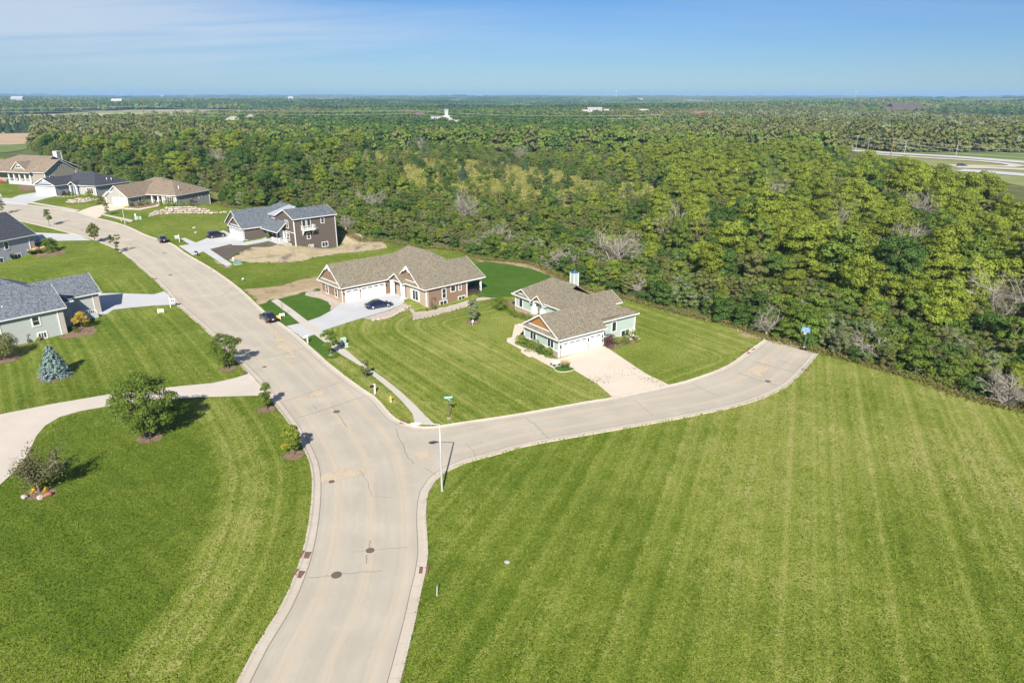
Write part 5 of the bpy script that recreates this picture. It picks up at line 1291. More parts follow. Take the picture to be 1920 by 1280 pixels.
# basketball hoop
x, y = at(1507, 655); t = thing('basketball_hoop', (x, y, 0), R(-38), 'portable basketball hoop with a blue backboard at the end of the cul-de-sac', 'basketball hoop')
m = MB(); m.box(-.55, .55, -.45, .5, 0, .22); m.build('base', M['black'], t, bevel=.06); m = MB(); m.tube([(0, .15, .1), (0, .05, 2.2), (0, -.35, 3.1)], .06, 8); m.tube([(0, .45, .2), (0, .1, 1.2)], .035, 6); m.build('pole', M['iron'], t); boulder(x + .1, y + .25, .4, 'pale rock weighing down the basketball stand', 'stray rocks', .25, 'rock_white')
M['blueboard'] = plain('blue backboard', (.13, .27, .46), .2, .6); m = MB(); pts = [(-.62, 2.85), (.62, 2.85), (.66, 3.2), (.55, 3.65), (-.55, 3.65), (-.66, 3.2)]; m.poly_prism([(a, -.42, b) for a, b in pts], (0, -.05, 0)); o = m.build('backboard', M['blueboard'], t)
m = MB(); m.box(-.32, .32, -.482, -.475, 3.0, 3.04); m.box(-.32, .32, -.482, -.475, 3.4, 3.44); m.box(-.32, -.28, -.483, -.476, 3.0, 3.44); m.box(.28, .32, -.483, -.476, 3.0, 3.44); m.build('target_square', M['white'], o)
m = MB(); m.tube([(.23 * math.cos(a), -.72 + .23 * math.sin(a), 3.0) for a in np.linspace(0, 2 * math.pi, 15)], .018, 5); m.build('rim', M['rust'], t)
m = MB(); [m.tube([(.23 * math.cos(a), -.72 + .23 * math.sin(a), 3.0), (.13 * math.cos(a + .3), -.72 + .13 * math.sin(a + .3), 2.58)], .014, 3) for a in np.linspace(0, 2 * math.pi, 13)[:-1]]; m.build('net', M['white'], t)
# survey stake
x, y = at(819, 1117); t = thing('marker_stake', (x, y, 0), 0, 'thin white marker stake in the open field near the kerb', 'stake'); m = MB(); m.tube([(0, 0, -.1), (.06, .02, 1.0)], .03, 6); m.build('rod', M['white'], t); m = MB(); m.tube([(.056, .018, .88), (.061, .021, 1.02)], .034, 6); m.build('cap', M['skyblue'], t)
# white garden cart beside the garage
x, y = at(1040, 683); t = thing('garden_cart', (x + .1, y - .3, 0), R(25), 'white tub garden cart with dark wheels at the garage corner of the green house', 'garden cart')
m = MB(); pr = [(-.65, .55), (-.6, .3), (-.35, .2), (.35, .2), (.6, .3), (.65, .55), (.5, .68), (-.5, .68)]; m.poly_prism([(a, -.36, b) for a, b in pr], (0, .72, 0)); m.build('tub', M['white'], t, True, .12)
for sx in (-.42, .42):
    for sy in (-.42, .42): m = MB(); m.tube([(sx, sy - .05, .17), (sx, sy + .05, .17)], .17, 12); m.build('wheel', M['rubber'], t)
m = MB(); m.tube([(.6, 0, .3), (.95, 0, .5)], .03, 6); m.build('handle', M['black'], t); m = MB(); m.tube([(-.6, 0, .3), (-.9, 0, .2)], .03, 6); m.build('tow_bar', M['black'], t)
# bird feeder post before the egg-shaped tree, solar light on the island, small garden figure
x, y = at(887, 606); t = thing('garden_marker', (x, y - 1.0, tz(x, y)), 0, 'white marker post in front of the egg-shaped tree', 'marker'); m = MB(); m.box(-.05, .05, -.04, .04, 0, .55); m.build('post', M['whitemetal'], t); m = MB(); m.box(-.14, .14, -.05, .05, .5, .9); m.build('plate', M['white'], t)
x, y = at(272, 818); t = thing('garden_ornament', (x, y, 0), 0, 'small pale blue ornament at the foot of the largest lawn tree', 'ornament'); m = MB(); m.lathe([(.16, 0), (.2, .15), (.1, .3), (.13, .42), (.06, .55)], 10); m.build('figure', M['capblue'], t, True)
# air conditioners
def acu(px, py, label):
    x, y = at(px, py); t = thing('air_conditioner', (x, y, tz(x, y)), R(40), label, 'air conditioner', 'air conditioners'); m = MB(); m.box(-.42, .42, -.42, .42, 0, .8); m.build('casing', M['whitemetal'], t, bevel=.04); m = MB(); m.lathe([(.36, .81), (.36, .83), (.1, .84)], 16); m.build('fan_grille', M['black'], t)
acu(1133, 644, 'round topped air conditioner beside the small garage door'); acu(585, 463, 'grey air conditioner under the balcony of the taupe house')

# manholes, drains
def disc(px, py, r, label):
    x, y = at(px, py); t = thing('manhole_cover', (x, y, tz(x, y) + .036), 0, label, 'manhole cover', 'manhole covers in the road'); m = MB(); m.lathe([(r, -.02), (r, .014), (r * .9, .016)], 20); m.build('lid', M['iron'], t)
    m = MB(); [m.box(-r * .6, r * .6, k * r * .25 - .02, k * r * .25 + .02, .015, .024) for k in (-2, -1, 0, 1, 2)]; m.build('tread_pattern', M['rust'], t)
disc(631, 772, .4, 'round manhole cover on the long crack near the bend'); disc(694, 1032, .36, 'smaller manhole cover in the middle of the near road'); disc(631, 1078, .42, 'large manhole cover near the left drains'); disc(319, 516, .38, 'manhole cover far up the street on the crack'); disc(308, 475, .38, 'manhole cover nearest the dark parked car'); disc(154, 432, .4, 'manhole cover before the lilac house drive'); disc(127, 414, .4, 'farthest manhole cover up the street')
disc(1440, 715, .38, 'rusty manhole cover in the cul-de-sac'); disc(496, 688, .3, 'small dark cover left of the spiky tree shadow'); disc(622, 903, .3, 'worn small cover near the bright green tree')
def drain(px, py, ang, label, dy=0):
    x, y = at(px, py); t = thing('storm_drain', (x, y, tz(x, y) + .05), R(ang), label, 'storm drain', 'rusty kerb drains'); m = MB(); m.box(-.42, .42, -.3, .3, -.03, .015); m.build('frame', M['rust'], t)
    m = MB(); [m.box(-.36 + k * .12, -.31 + k * .12, -.24, .24, .015, .03) for k in range(7)]; m.build('grate_bars', M['iron'], t); m = MB(); m.box(-.45, .45, .3, .46, .02, .13); m.build('kerb_plate', M['rust'], t)
drain(575, 1041, 88, 'upper of two rusty drains on the left kerb'); drain(562, 1077, 78, 'lower of two rusty drains on the left kerb'); drain(793, 1069, -88, 'rusty drain on the right kerb by the open field'); drain(757, 793, -20, 'rusty drain in the corner by the pavement end')
drain(460, 699, 130, 'rusty drain at the curving tan drive'); drain(1401, 662, 20, 'upper rusty drain on the cul-de-sac kerb'); drain(1410, 655, 35, 'topmost rusty drain on the cul-de-sac kerb'); drain(1508, 693, 220, 'rusty drain on the field side of the cul-de-sac'); drain(291, 523, 120, 'dark drain on the kerb of the long lawn'); drain(398, 505, -50, 'dark drain on the kerb by the empty plot')

# fallen leaves on the warm drive
rs = np.random.RandomState(9); ps = []
for px, py, n_, sp in ((1110, 712, 26, .7), (1130, 708, 40, 1.0), (1125, 716, 40, .8), (1165, 700, 24, 1.2), (1190, 692, 12, .6), (1215, 710, 40, .9), (1225, 716, 26, .7), (1240, 722, 14, .5), (1180, 704, 10, 1.0)):
    x, y = at(px, py); c = rs.normal(0, sp, (n_, 2)) * np.array([1, .35]); ps.append(np.stack([x + c[:, 0] + c[:, 1], y + c[:, 1] * 1.2 - c[:, 0] * .2, np.full(n_, .07)], 1))
ps = np.concatenate(ps); nn = np.tile([0, 0, 1.], (len(ps), 1)) + rs.normal(0, .3, ps.shape); nn /= np.linalg.norm(nn, axis=1, keepdims=True)
o = bpy.data.objects.new('fallen_leaves', cards(ps, nn, .085, rs.uniform(0, 1, len(ps)), 'fallen_leaves', M['leaf_olive'], rs)); COL.objects.link(o); tag(o, 'scattered fallen leaves on the warm concrete drive', 'leaves', None, 'stuff')

# ------------------------------------------------------------------ cars
def paint(name, c):
    m, nt, b = new_mat(name, .25, .5); b.inputs['Base Color'].default_value = (*c, 1); b.inputs['Metallic'].default_value = .35; b.inputs['Coat Weight'].default_value = 1; b.inputs['Coat Roughness'].default_value = .04; return m
def loft(st, nseg_profile):
    vs, fs = [], []
    for x, prof in st:
        pts = prof + [(-w, z) for w, z in reversed(prof)]
        vs += [(x, w, z) for w, z in pts]
    k = len(st[0][1]) * 2
    for i in range(len(st) - 1):
        for j in range(k): fs.append((i * k + j, i * k + (j + 1) % k, (i + 1) * k + (j + 1) % k, (i + 1) * k + j))
    fs.append(tuple(range(k))[::-1]); fs.append(tuple(range((len(st) - 1) * k, len(st) * k)))
    return vs, fs
def make_car(px, py, ang, col, label, suv=False, L=4.8):
    x, y = at(px, py); t = thing('parked_car', (x, y, tz(x, y) + .035), R(ang), label, 'car', 'parked cars'); pm = paint('car paint', col); k = L / 4.8
    g = .25 if suv else 0
    S_ = [(-2.4, .55, .58, .72), (-2.36, .40, .86 + g, .78), (-2.2, .30, .98 + g, .84), (-1.7, .24, 1.0 + g, .90), (-.6, .2, .94 + g * .9, .92), (.6, .2, .92 + g * .8, .92), (1.0, .22, .92 + g * .7, .91), (1.7, .26, .80 + g * .8, .88), (2.15, .3, .70 + g * .7, .80), (2.36, .36, .58 + g * .5, .68), (2.42, .42, .50 + g * .3, .58)]
    st = [(a * k, [(w * .90, zb), (w, zb + .16), (w * 1.0, zt - .20), (w * .95, zt - .05), (w * .80, zt)]) for a, zb, zt, w in S_]
    m = MB(); v, f = loft(st, 5); m.add(v, f); body = m.build('body', pm, t, True)
    zb = .92 + g * .85; zr = 1.44 + g
    B = [(-1.95 * k if not suv else -2.15 * k, .74), (1.05 * k, .78)]; T = [(-.95 * k if not suv else -1.75 * k, .56), (.15 * k, .58)]
    (bx0, bw0), (bx1, bw1) = B; (tx0, tw0), (tx1, tw1) = T; tm_ = (tx0 + tx1) / 2
    b4 = [Vector((bx0, bw0, zb)), Vector((bx1, bw1, zb)), Vector((bx1, -bw1, zb)), Vector((bx0, -bw0, zb))]; t4 = [Vector((tx0, tw0, zr - .03)), Vector((tx1, tw1, zr - .02)), Vector((tx1, -tw1, zr - .02)), Vector((tx0, -tw0, zr - .03))]; tc = [Vector((tm_, tw0 + .05, zr + .01)), Vector((tm_, -tw0 - .05, zr + .01))]
    m = MB(); m.add(b4 + t4 + tc, [(0, 1, 5, 8, 4), (1, 2, 6, 5), (2, 3, 7, 9, 6), (3, 0, 4, 7), (4, 8, 9, 7), (8, 5, 6, 9)]); m.build('cabin', pm, t, bevel=.05)
    def pane(nm, a, b, c, d, n, par=t):
        ctr = (a + b + c + d) / 4; q = [p.lerp(ctr, .0) for p in (a, b, c, d)]; mm = MB(); mm.poly_prism([p + n * .008 for p in q], n * .012); mm.build(nm, M['glassblue'], par)
    def bil(p, q, r, s, u, v): return p.lerp(q, u).lerp(s.lerp(r, u), v)
    def sub(p, q, r, s, u0, u1, v0, v1): return [bil(p, q, r, s, u0, v0), bil(p, q, r, s, u1, v0), bil(p, q, r, s, u1, v1), bil(p, q, r, s, u0, v1)]
    def nrm(q): n = (q[1] - q[0]).cross(q[3] - q[0]).normalized(); c = sum(q, Vector()) / 4 - Vector((0, 0, 1.0)); return n if n.dot(c) > 0 else -n
    q = sub(b4[1], b4[2], t4[2], t4[1], .06, .94, .08, .95); pane('windscreen', *q, nrm(q)); q = sub(b4[3], b4[0], t4[0], t4[3], .08, .92, .1, .95); pane('rear_window', *q, nrm(q))
    for a, b, c, d in ((b4[0], b4[1], t4[1], t4[0]), (b4[2], b4[3], t4[3], t4[2])):
        for u0, u1 in ((.14, .48), (.52, .86)): q = sub(a, b, c, d, u0, u1, .08, .88); pane('side_window', *q, nrm(q))
    for sx in (-1.42 * k, 1.45 * k):
        for sy in (-1, 1):
            m = MB(); m.tube([(sx, sy * .70, .33), (sx, sy * .915, .33)], [.33, .33], 18); w_ = m.build('wheel', M['rubber'], t); m = MB(); m.tube([(sx, sy * .90, .33), (sx, sy * .925, .33)], [.22, .19], 14); m.build('rim', M['rim'], w_)
    for sy in (-1, 1):
        m = MB(); m.add([(2.0 * k, sy * .83, .62 + g * .6), (2.37 * k, sy * .62, .55 + g * .5), (2.30 * k, sy * .55, .68 + g * .6), (2.0 * k, sy * .70, .735 + g * .7), (1.95 * k, sy * .78, .6 + g * .6), (2.28 * k, sy * .58, .5 + g * .5), (2.2 * k, sy * .5, .6 + g * .6), (1.95 * k, sy * .65, .68 + g * .7)], [(0, 1, 2, 3), (4, 5, 6, 7), (0, 1, 5, 4), (1, 2, 6, 5), (2, 3, 7, 6), (3, 0, 4, 7)]); m.build('headlight', M['clear'], t)
        m = MB(); m.box(-2.43 * k, -2.28 * k, sy * .66 - .13, sy * .66 + .13, .70 + g, .83 + g); m.build('tail_light', M['redlens'], t); m = MB(); m.box(.62 * k, .8 * k, sy * .98 - .09, sy * .98 + .09, zb - .02, zb + .12); m.build('mirror', pm, t)
    m = MB(); m.box(-2.44 * k, -2.41 * k, -.18, .18, .6 + g * .6, .73 + g * .6); m.build('number_plate', M['white'], t)
    m = MB(); m.box(-2.40 * k, -2.2 * k, -.66, .66, .33, .48); m.build('rear_bumper', M['black'], t)
    return t
make_car(503, 600, 129, (.028, .034, .042), 'dark charcoal saloon parked at the kerb beside the yellow yard sign', L=4.7)
make_car(711, 576, 33, (.012, .022, .07), 'dark blue saloon parked on the white drive of the brown house', L=4.9)
make_car(305, 453, 126, (.03, .042, .06), 'slate blue saloon parked at the far kerb beside the post sign', L=4.7)
make_car(406, 445, 42, (.014, .015, .018), 'black hatchback parked on the drive of the taupe house', True, 4.5)
HAZE, SKY, SUN, EXPO = 1.2e-4, .055, 4.5, 0.95
# ------------------------------------------------------------------ the wood behind the houses
KINDS = {  # material, label, category, variants [(H, W, lobes, cards, size, shape, lobe)]
 'lime': ('leaf_lime', 'yellow green broadleaf tree in the sunny part of the wood', 'forest_tree', [(10.5, 8.4, 26, 2600, .30, 'round', (.22, .34)), (9.5, 7.0, 22, 2300, .28, 'round', (.24, .36)), (11.5, 7.6, 26, 2500, .30, 'upright', (.26, .38))]),
 'mid': ('leaf_mid', 'mid green broadleaf tree in the wood behind the houses', 'forest_tree', [(9.5, 7.6, 24, 2400, .29, 'round', (.22, .34)), (8.5, 7.2, 22, 2200, .27, 'bush', (.24, .34)), (10.5, 7.2, 24, 2400, .29, 'round', (.2, .32))]),
 'dark': ('leaf_dark', 'dark green dense broadleaf tree in the wood behind the houses', 'forest_tree', [(10.0, 7.8, 24, 2500, .29, 'round', (.24, .36)), (8.5, 6.4, 20, 2200, .26, 'round', (.26, .38))]),
 'olive': ('leaf_olive', 'dull olive thin leaved tree in the wood behind the houses', 'forest_tree', [(7.0, 6.2, 22, 1700, .22, 'bush', (.2, .32)), (8.0, 5.6, 20, 1700, .22, 'vase', (.2, .3))]),
 'brown': ('leaf_brown', 'brownish sparse tree among the green ones in the wood', 'forest_tree', [(6.0, 5.4, 20, 1100, .19, 'vase', (.2, .3)), (6.5, 4.6, 18, 950, .18, 'bush', (.2, .3))]),
 'silver': ('leaf_silver', 'silvery grey green tree at the margin of the wood', 'forest_tree', [(6.5, 5.8, 20, 1700, .20, 'bush', (.22, .34))]),
 'thicket': ('leaf_dark', 'low dark green bush along the front margin of the wood', 'forest_shrub', [(3.2, 4.2, 16, 1300, .19, 'bush', (.26, .4)), (2.4, 3.4, 12, 900, .17, 'bush', (.3, .44))]),
 'thicket_pale': ('leaf_mid', 'low bright green bush along the front margin of the wood', 'forest_shrub', [(3.4, 4.4, 16, 1300, .19, 'bush', (.26, .4)), (2.6, 3.2, 12, 800, .17, 'bush', (.3, .44))]),
}
MESH = {}
for k, (mt_, lb, nm, vs_) in KINDS.items():
    MESH[k] = []
    for i, (H_, W_, nl, nc, sz, shp, lo) in enumerate(vs_):
        z0 = .12 * H_ if nm == 'forest_tree' else .02
        me, L = crown_mesh('crown', M[mt_], len(k) * 31 + i * 13 + ord(k[0]), H_ - z0, W_, z0, nl, int(nc * 1.7), sz * .74, shp, lo, .4, -.35, .45)
        tm = trunk_mb(L, z0 * 1.6, H_ - z0, .16 if H_ > 5 else .07, None, 8); tme = bpy.data.meshes.new('trunk'); tme.from_pydata(tm.v, [], tm.f); tme.materials.append(M['bark'])
        MESH[k].append((me, tme, H_, W_))

def wnoise(x, y, s, ph=0): return (math.sin(x / s + ph) * math.cos(y / s * 1.1 + ph * 2) + .6 * math.sin((x + y) / s * 1.9 + ph * 3) + .5 * math.cos((x * 1.3 - y) / s * 2.6 + ph)) / 1.6
rw = random.Random(21)
FIELD_TL = G2([(-200, 244), (0, 247), (50, 248), (76, 251), (70, 262), (58, 270), (20, 272), (-100, 274), (-300, 276)])
GRASS_R = G2([(1500, 262), (1570, 272), (1660, 285), (1800, 290), (1920, 298), (2150, 312), (2300, 400), (2050, 380), (1930, 352), (1790, 325), (1640, 294), (1520, 266)])
DRIVE_L = G2([(-80, 795), (0, 777), (100, 757), (212, 738), (337, 724), (400, 718), (440, 709), (468, 700), (503, 742), (475, 742), (375, 745), (280, 750), (212, 760), (150, 771), (112, 782), (85, 798), (68, 818), (57, 842), (38, 874), (0, 909), (-60, 955), (-200, 1020)])
DRIVE_H = G2([(1030, 672), (1054, 660), (1127, 640), (1139, 650), (1212, 699), (1262, 726), (1151, 752), (1118, 722), (1072, 698), (1040, 700), (1030, 690)]); WALKP = G2(WALK); PATH_H = G2([(985, 600), (962, 606), (957, 632), (948, 634), (946, 642), (974, 658), (990, 673), (1039, 695), (1052, 686), (1060, 660), (1010, 630)])
def in_wood(x, y): return bool(inside(WOOD, x, y))
grid = {}
def free(x, y, d):
    c = 4.0; i, j = int(x // c), int(y // c); k = int(d // c) + 1
    for a in range(i - k, i + k + 1):
        for b in range(j - k, j + k + 1):
            for (qx, qy) in grid.get((a, b), ()):
                if (qx - x) ** 2 + (qy - y) ** 2 < d * d: return False
    grid.setdefault((i, j), []).append((x, y)); return True
NC = 26000
cx = np.array([rw.uniform(0, 1) for _ in range(NC)]); cy = np.array([rw.uniform(0, 1) for _ in range(NC)])
cy = 70 + 410 * cy ** 1.25; cx = (cx * 2 - 1) * (cy * .84 + 22)
okw = inside(WOOD, cx, cy); edge = pl_dist(WOOD_FRONT, cx, cy)
okw &= ~inside(FIELD_TL, cx, cy) & ~inside(GRASS_R, cx, cy)
mead = np.zeros(NC)
for m_ in MEADOW: mead = np.maximum(mead, np.where(inside(m_, cx, cy), 1, 0))
PL = []
BACK = [tuple(PZ(px, py, 8.0)[:2]) for px, py in ((1240, 262), (1400, 267), (1500, 270), (1640, 287), (1740, 316), (1790, 338), (1920, 366), (2200, 410))]
BACK = BACK + [(600, 230), (900, 600), (300, 900), (110, 900)]
LEFTOPEN = G2([(-400, 244), (80, 249), (72, 262), (60, 285), (95, 300), (60, 320), (-400, 330)])
okw &= ~inside(BACK, cx, cy) & ~inside(LEFTOPEN, cx, cy)
FEAT = []    # ground claimed by the individually placed bare trees
BARE = [(1152, 512, 9.5, 11.0, 'large bare grey tree at the wood margin behind the green house'), (1258, 470, 9.5, 7.5, 'second bare tree right of the large one behind the green house'), (1868, 628, 8.5, 7.5, 'pale bare tree near the right edge above the open field'), (1688, 500, 9, 8.0, 'bare branched tree in the middle of the right wood'),
        (1712, 425, 9, 8, 'bare tree high up on the right wood'), (1448, 400, 9, 7, 'grey bare tree among the yellow green crowns'), (1432, 362, 8, 6, 'thin bare tree beyond the grey one among yellow green crowns'), (975, 305, 8, 5.5, 'small bare tree standing in the meadow clearing'), (885, 275, 9, 6, 'far bare tree left of the clearing'), (790, 285, 8, 6.5, 'bare tree in front of the far white buildings'),
        (870, 415, 8, 7.5, 'tall bare branches rising behind the brown house'), (420, 318, 8, 6, 'bare tree in the wood behind the tan roofed house'), (1560, 445, 8, 6, 'slim bare tree between green crowns in the right wood'), (1148, 258, 8, 5, 'far bare tree under the power line'), (1915, 500, 8, 7, 'bare tree cut by the right edge'), (940, 470, 5, 5, 'grey leafless bush at the back of the fresh lawn'), (1880, 760, 3.6, 5, 'grey leafless thicket at the lower right margin of the wood'), (1420, 255, 8, 6, 'grey bare tree in the valley beyond the wood'), (700, 400, 6, 6, 'grey bare bush behind the taupe house'), (590, 330, 7, 6, 'bare grey tree deep in the wood above the taupe house')]
for b_ in BARE:
    p = P(b_[0], b_[1]); FEAT.append((p.x, p.y, b_))
for i in range(NC):
    if not okw[i]: continue
    x, y, e = cx[i], cy[i], edge[i]
    if e < .9: continue
    d = 2.6 if e < 4 else (3.3 if e < 9 else 4.3)
    if mead[i] and rw.random() < .93: continue
    d += (y - 120) * .004
    if any((fx - x) ** 2 + (fy - y) ** 2 < 9 for fx, fy, _ in FEAT): continue
    if any((abs(fx - x) < 2.6 and 0 < fy - y < 8 and b_[3] > 7) for fx, fy, b_ in FEAT) and rw.random() < .75: e = min(e, 3)
    if free(x, y, d): PL.append((x, y, e, mead[i]))
TR = []
for x, y, e, md in PL:
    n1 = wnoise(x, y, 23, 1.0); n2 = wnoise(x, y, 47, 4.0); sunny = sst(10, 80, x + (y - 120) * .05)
    lf = float(sst(-45, -75, x)); h = min(1.0, .24 + .45 * lf + e / (46. - 24 * lf)) * (1 + .2 * n2) * rw.choice((.55, .7, .8, .9, 1.0, 1.08, 1.16)) * rw.uniform(.9, 1.1) * (1 - .42 * float(sst(45, -5, x - (y - 150) * .22) * sst(150, 210, y) * (1 - lf)))
    r_ = rw.random()
    if any(bool(inside(m_, x * (1 + q / y), y + q)) for m_ in MEADOW for q in (6, 14, 22, 30, 38)) and not md:
        if rw.random() < .35: continue
        h *= .38
    if e < 4.2 or md: k = 'thicket' if r_ < .5 else ('thicket_pale' if r_ < .8 else ('olive' if r_ < .93 else 'silver')); h = rw.uniform(.8, 1.25) if k.startswith('th') else rw.uniform(.4, .65)
    elif e < 10: k = 'olive' if r_ < .30 else 'silver' if r_ < .42 else 'mid' if r_ < .62 else 'dark' if r_ < .80 else 'brown' if r_ < .9 else 'lime'; h *= .8
    else:
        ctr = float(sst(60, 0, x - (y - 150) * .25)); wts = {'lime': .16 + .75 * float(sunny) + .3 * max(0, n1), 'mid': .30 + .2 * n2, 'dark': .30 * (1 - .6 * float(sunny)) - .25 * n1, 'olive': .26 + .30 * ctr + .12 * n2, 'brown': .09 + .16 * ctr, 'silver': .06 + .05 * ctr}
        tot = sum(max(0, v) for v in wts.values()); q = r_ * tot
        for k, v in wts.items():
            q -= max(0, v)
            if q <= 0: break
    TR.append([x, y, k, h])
CAMV = lambda x, y, z: (y * math.cos(PITCH) - (z - CAM_H) * math.sin(PITCH), x, y * math.sin(PITCH) + (z - CAM_H) * math.cos(PITCH))
def in_view(x, y, m=6):
    d, a, b = CAMV(x, y, tz(x, y) + 4); return abs(a) < d * .75 + m
SCN = {}
def scatter(name, label, pts, scl, rot, var, meshes, cat):
    "a mass nobody could count, as one object"
    me = bpy.data.meshes.new(name); me.from_pydata([tuple(p) for p in pts], [], [])
    for nm_, arr in (('scl', scl), ('rot', rot), ('var', var)):
        a = me.attributes.new(nm_, 'FLOAT', 'POINT'); a.data.foreach_set('value', np.asarray(arr, np.float32))
    o = bpy.data.objects.new(name, me); COL.objects.link(o); tag(o, label, cat, None, 'stuff')
    ng = bpy.data.node_groups.new(name, 'GeometryNodeTree'); ng.interface.new_socket('Geometry', in_out='INPUT', socket_type='NodeSocketGeometry'); ng.interface.new_socket('Geometry', in_out='OUTPUT', socket_type='NodeSocketGeometry')
    nn = ng.nodes.new; l = ng.links.new; gi, go, jn = nn('NodeGroupInput'), nn('NodeGroupOutput'), nn('GeometryNodeJoinGeometry')
    def na(k): q = nn('GeometryNodeInputNamedAttribute'); q.data_type = 'FLOAT'; q.inputs[0].default_value = k; return q.outputs[0]
    a1, a2, a3 = na('scl'), na('rot'), na('var'); cb = nn('ShaderNodeCombineXYZ'); er = nn('FunctionNodeEulerToRotation'); l(a2, cb.inputs[2]); l(cb.outputs[0], er.inputs[0])
    for i, m_ in enumerate(meshes):
        src = bpy.data.objects.new(name + '_source', m_); ip = nn('GeometryNodeInstanceOnPoints'); ob = nn('GeometryNodeObjectInfo'); ob.inputs[0].default_value = src; ob.inputs['As Instance'].default_value = True
        cp = nn('FunctionNodeCompare'); cp.data_type = 'FLOAT'; cp.operation = 'EQUAL'; l(a3, cp.inputs[0]); cp.inputs[1].default_value = i; cp.inputs['Epsilon'].default_value = .1
        l(gi.outputs[0], ip.inputs['Points']); l(cp.outputs[0], ip.inputs['Selection']); l(ob.outputs['Geometry'], ip.inputs['Instance']); l(er.outputs[0], ip.inputs['Rotation']); l(a1, ip.inputs['Scale']); l(ip.outputs[0], jn.inputs[0])
    l(jn.outputs[0], go.inputs[0]); md = o.modifiers.new('scatter', 'NODES'); md.node_group = ng
    return o
ALLM = [(k, vi) for k in KINDS for vi in range(len(MESH[k]))]
TR = [(x, y, k, h, rw.randrange(len(MESH[k])), rw.uniform(0, 6.28)) for x, y, k, h in TR if in_view(x, y, 30)]
size = lambda t: t[3] * MESH[t[2]][t[4]][2] / math.hypot(t[0], t[1])
chosen = set()
for nm, cap in (('forest_tree', 300), ('forest_shrub', 240)):
    c = [t for t in TR if KINDS[t[2]][2] == nm and in_view(t[0], t[1])]; c.sort(key=lambda t: -size(t)); ind = c[:cap]; chosen |= set(map(id, ind))
    for q, (x, y, k, h, vi, rz) in enumerate(ind):
        me, tme, H_, W_ = MESH[k][vi]; lb = KINDS[k][1]; o = empty(nm, (x, y, tz(x, y)), rz)
        for pn, pm in (('crown', me), ('trunk', tme)) if nm == 'forest_tree' else (('foliage', me), ('stem', tme)): c_ = bpy.data.objects.new(pn, pm); COL.objects.link(c_); c_.parent = o
        o.scale = (h * rw.uniform(.92, 1.14), h * rw.uniform(.92, 1.14), h); tag(o, lb, 'bush' if nm == 'forest_shrub' else 'tree', lb.split(' in the ')[0].split(' along the ')[0].split(' at the ')[0].split(' among ')[0] + 's of the wood')
rest = [t for t in TR if id(t) not in chosen]
qx = np.array([rw.uniform(-1, 1) for _ in range(24000)]); qy = 80 + 330 * np.array([rw.uniform(0, 1) for _ in range(24000)]) ** 1.1; qx = qx * (qy * .84 + 22)
qk = inside(WOOD, qx, qy) & (pl_dist(WOOD_FRONT, qx, qy) > 3) & ~inside(FIELD_TL, qx, qy) & ~inside(GRASS_R, qx, qy) & ~inside(BACK, qx, qy) & ~inside(LEFTOPEN, qx, qy)
for m_ in MEADOW: qk &= ~(inside(m_, qx, qy) & (np.sin(qx * 3.7 + qy * 5.1) < .86))
for m_ in MEADOW:
    for q_ in (8, 18, 28): qk &= ~(inside(m_, qx * (1 + q_ / qy), qy + q_) & (np.sin(qx * 3.1 + qy * 4.3) < .3))
for x, y in zip(qx[qk], qy[qk]):      # undergrowth between the trees
    k = rw.choice(('thicket', 'thicket_pale', 'olive', 'olive', 'brown', 'mid', 'silver', 'thicket_pale', 'lime')); rest.append((x, y, k, rw.uniform(.8, 1.4) if k.startswith('th') else (rw.uniform(.22, .4) if k in ('mid', 'lime') else rw.uniform(.35, .65)), rw.randrange(len(MESH[k])), rw.uniform(0, 6.28)))
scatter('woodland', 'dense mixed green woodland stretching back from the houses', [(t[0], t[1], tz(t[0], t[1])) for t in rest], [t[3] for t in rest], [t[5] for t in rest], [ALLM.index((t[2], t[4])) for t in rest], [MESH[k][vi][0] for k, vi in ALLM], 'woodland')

# bare trees
def bare_tree(x, y, H, W, label, seed, reddish=False):
    r_ = random.Random(seed); t = thing('bare_tree', (x, y, tz(x, y)), r_.uniform(0, 6), label, 'bare tree', 'bare trees of the wood'); m = MB(); tw = MB()
    def branch(p, d, L, r, lev):
        n = 3; pts = [p]; dd = d.copy()
        for i in range(n):
            dd = (dd + Vector((r_.gauss(0, .16), r_.gauss(0, .16), r_.gauss(.05, .1)))).normalized(); pts.append(pts[-1] + dd * L / n)
        (m if lev < 2 else tw).tube(pts, [r, r * .8, r * .6, r * .35], 5 if lev < 2 else 3, False)
        if lev >= 3: return
        for i in range(6 if lev == 0 else 5):
            s = pts[0].lerp(pts[-1], r_.uniform(.3, 1)); k = r_.randrange(1, 4); s = pts[k].lerp(pts[k - 1], r_.random())
            side = dd.orthogonal().normalized(); side.rotate(Matrix.Rotation(r_.uniform(0, 6.28), 3, dd)); branch(s, (dd * .75 + side * .8).normalized(), L * r_.uniform(.45, .68), r * .5, lev + 1)
    n0 = 7 if W > H else 5
    m.tube([(0, 0, -.3), (0, 0, H * .12)], [.28, .22], 8)
    for i in range(n0):
        a = i * 6.28 / n0 + r_.uniform(-.3, .3); tl = r_.uniform(.25, .95) * W / H; branch(Vector((0, 0, H * .1)), Vector((math.cos(a) * tl, math.sin(a) * tl, 1)).normalized(), H * r_.uniform(.62, .85), .13, 0)
    m.build('trunk', M['greybark'], t, True); tw.build('branches', M['greybark'], t)
for i, (fx, fy, b_) in enumerate(FEAT): bare_tree(fx, fy, b_[2], b_[3], b_[4], 40 + i)

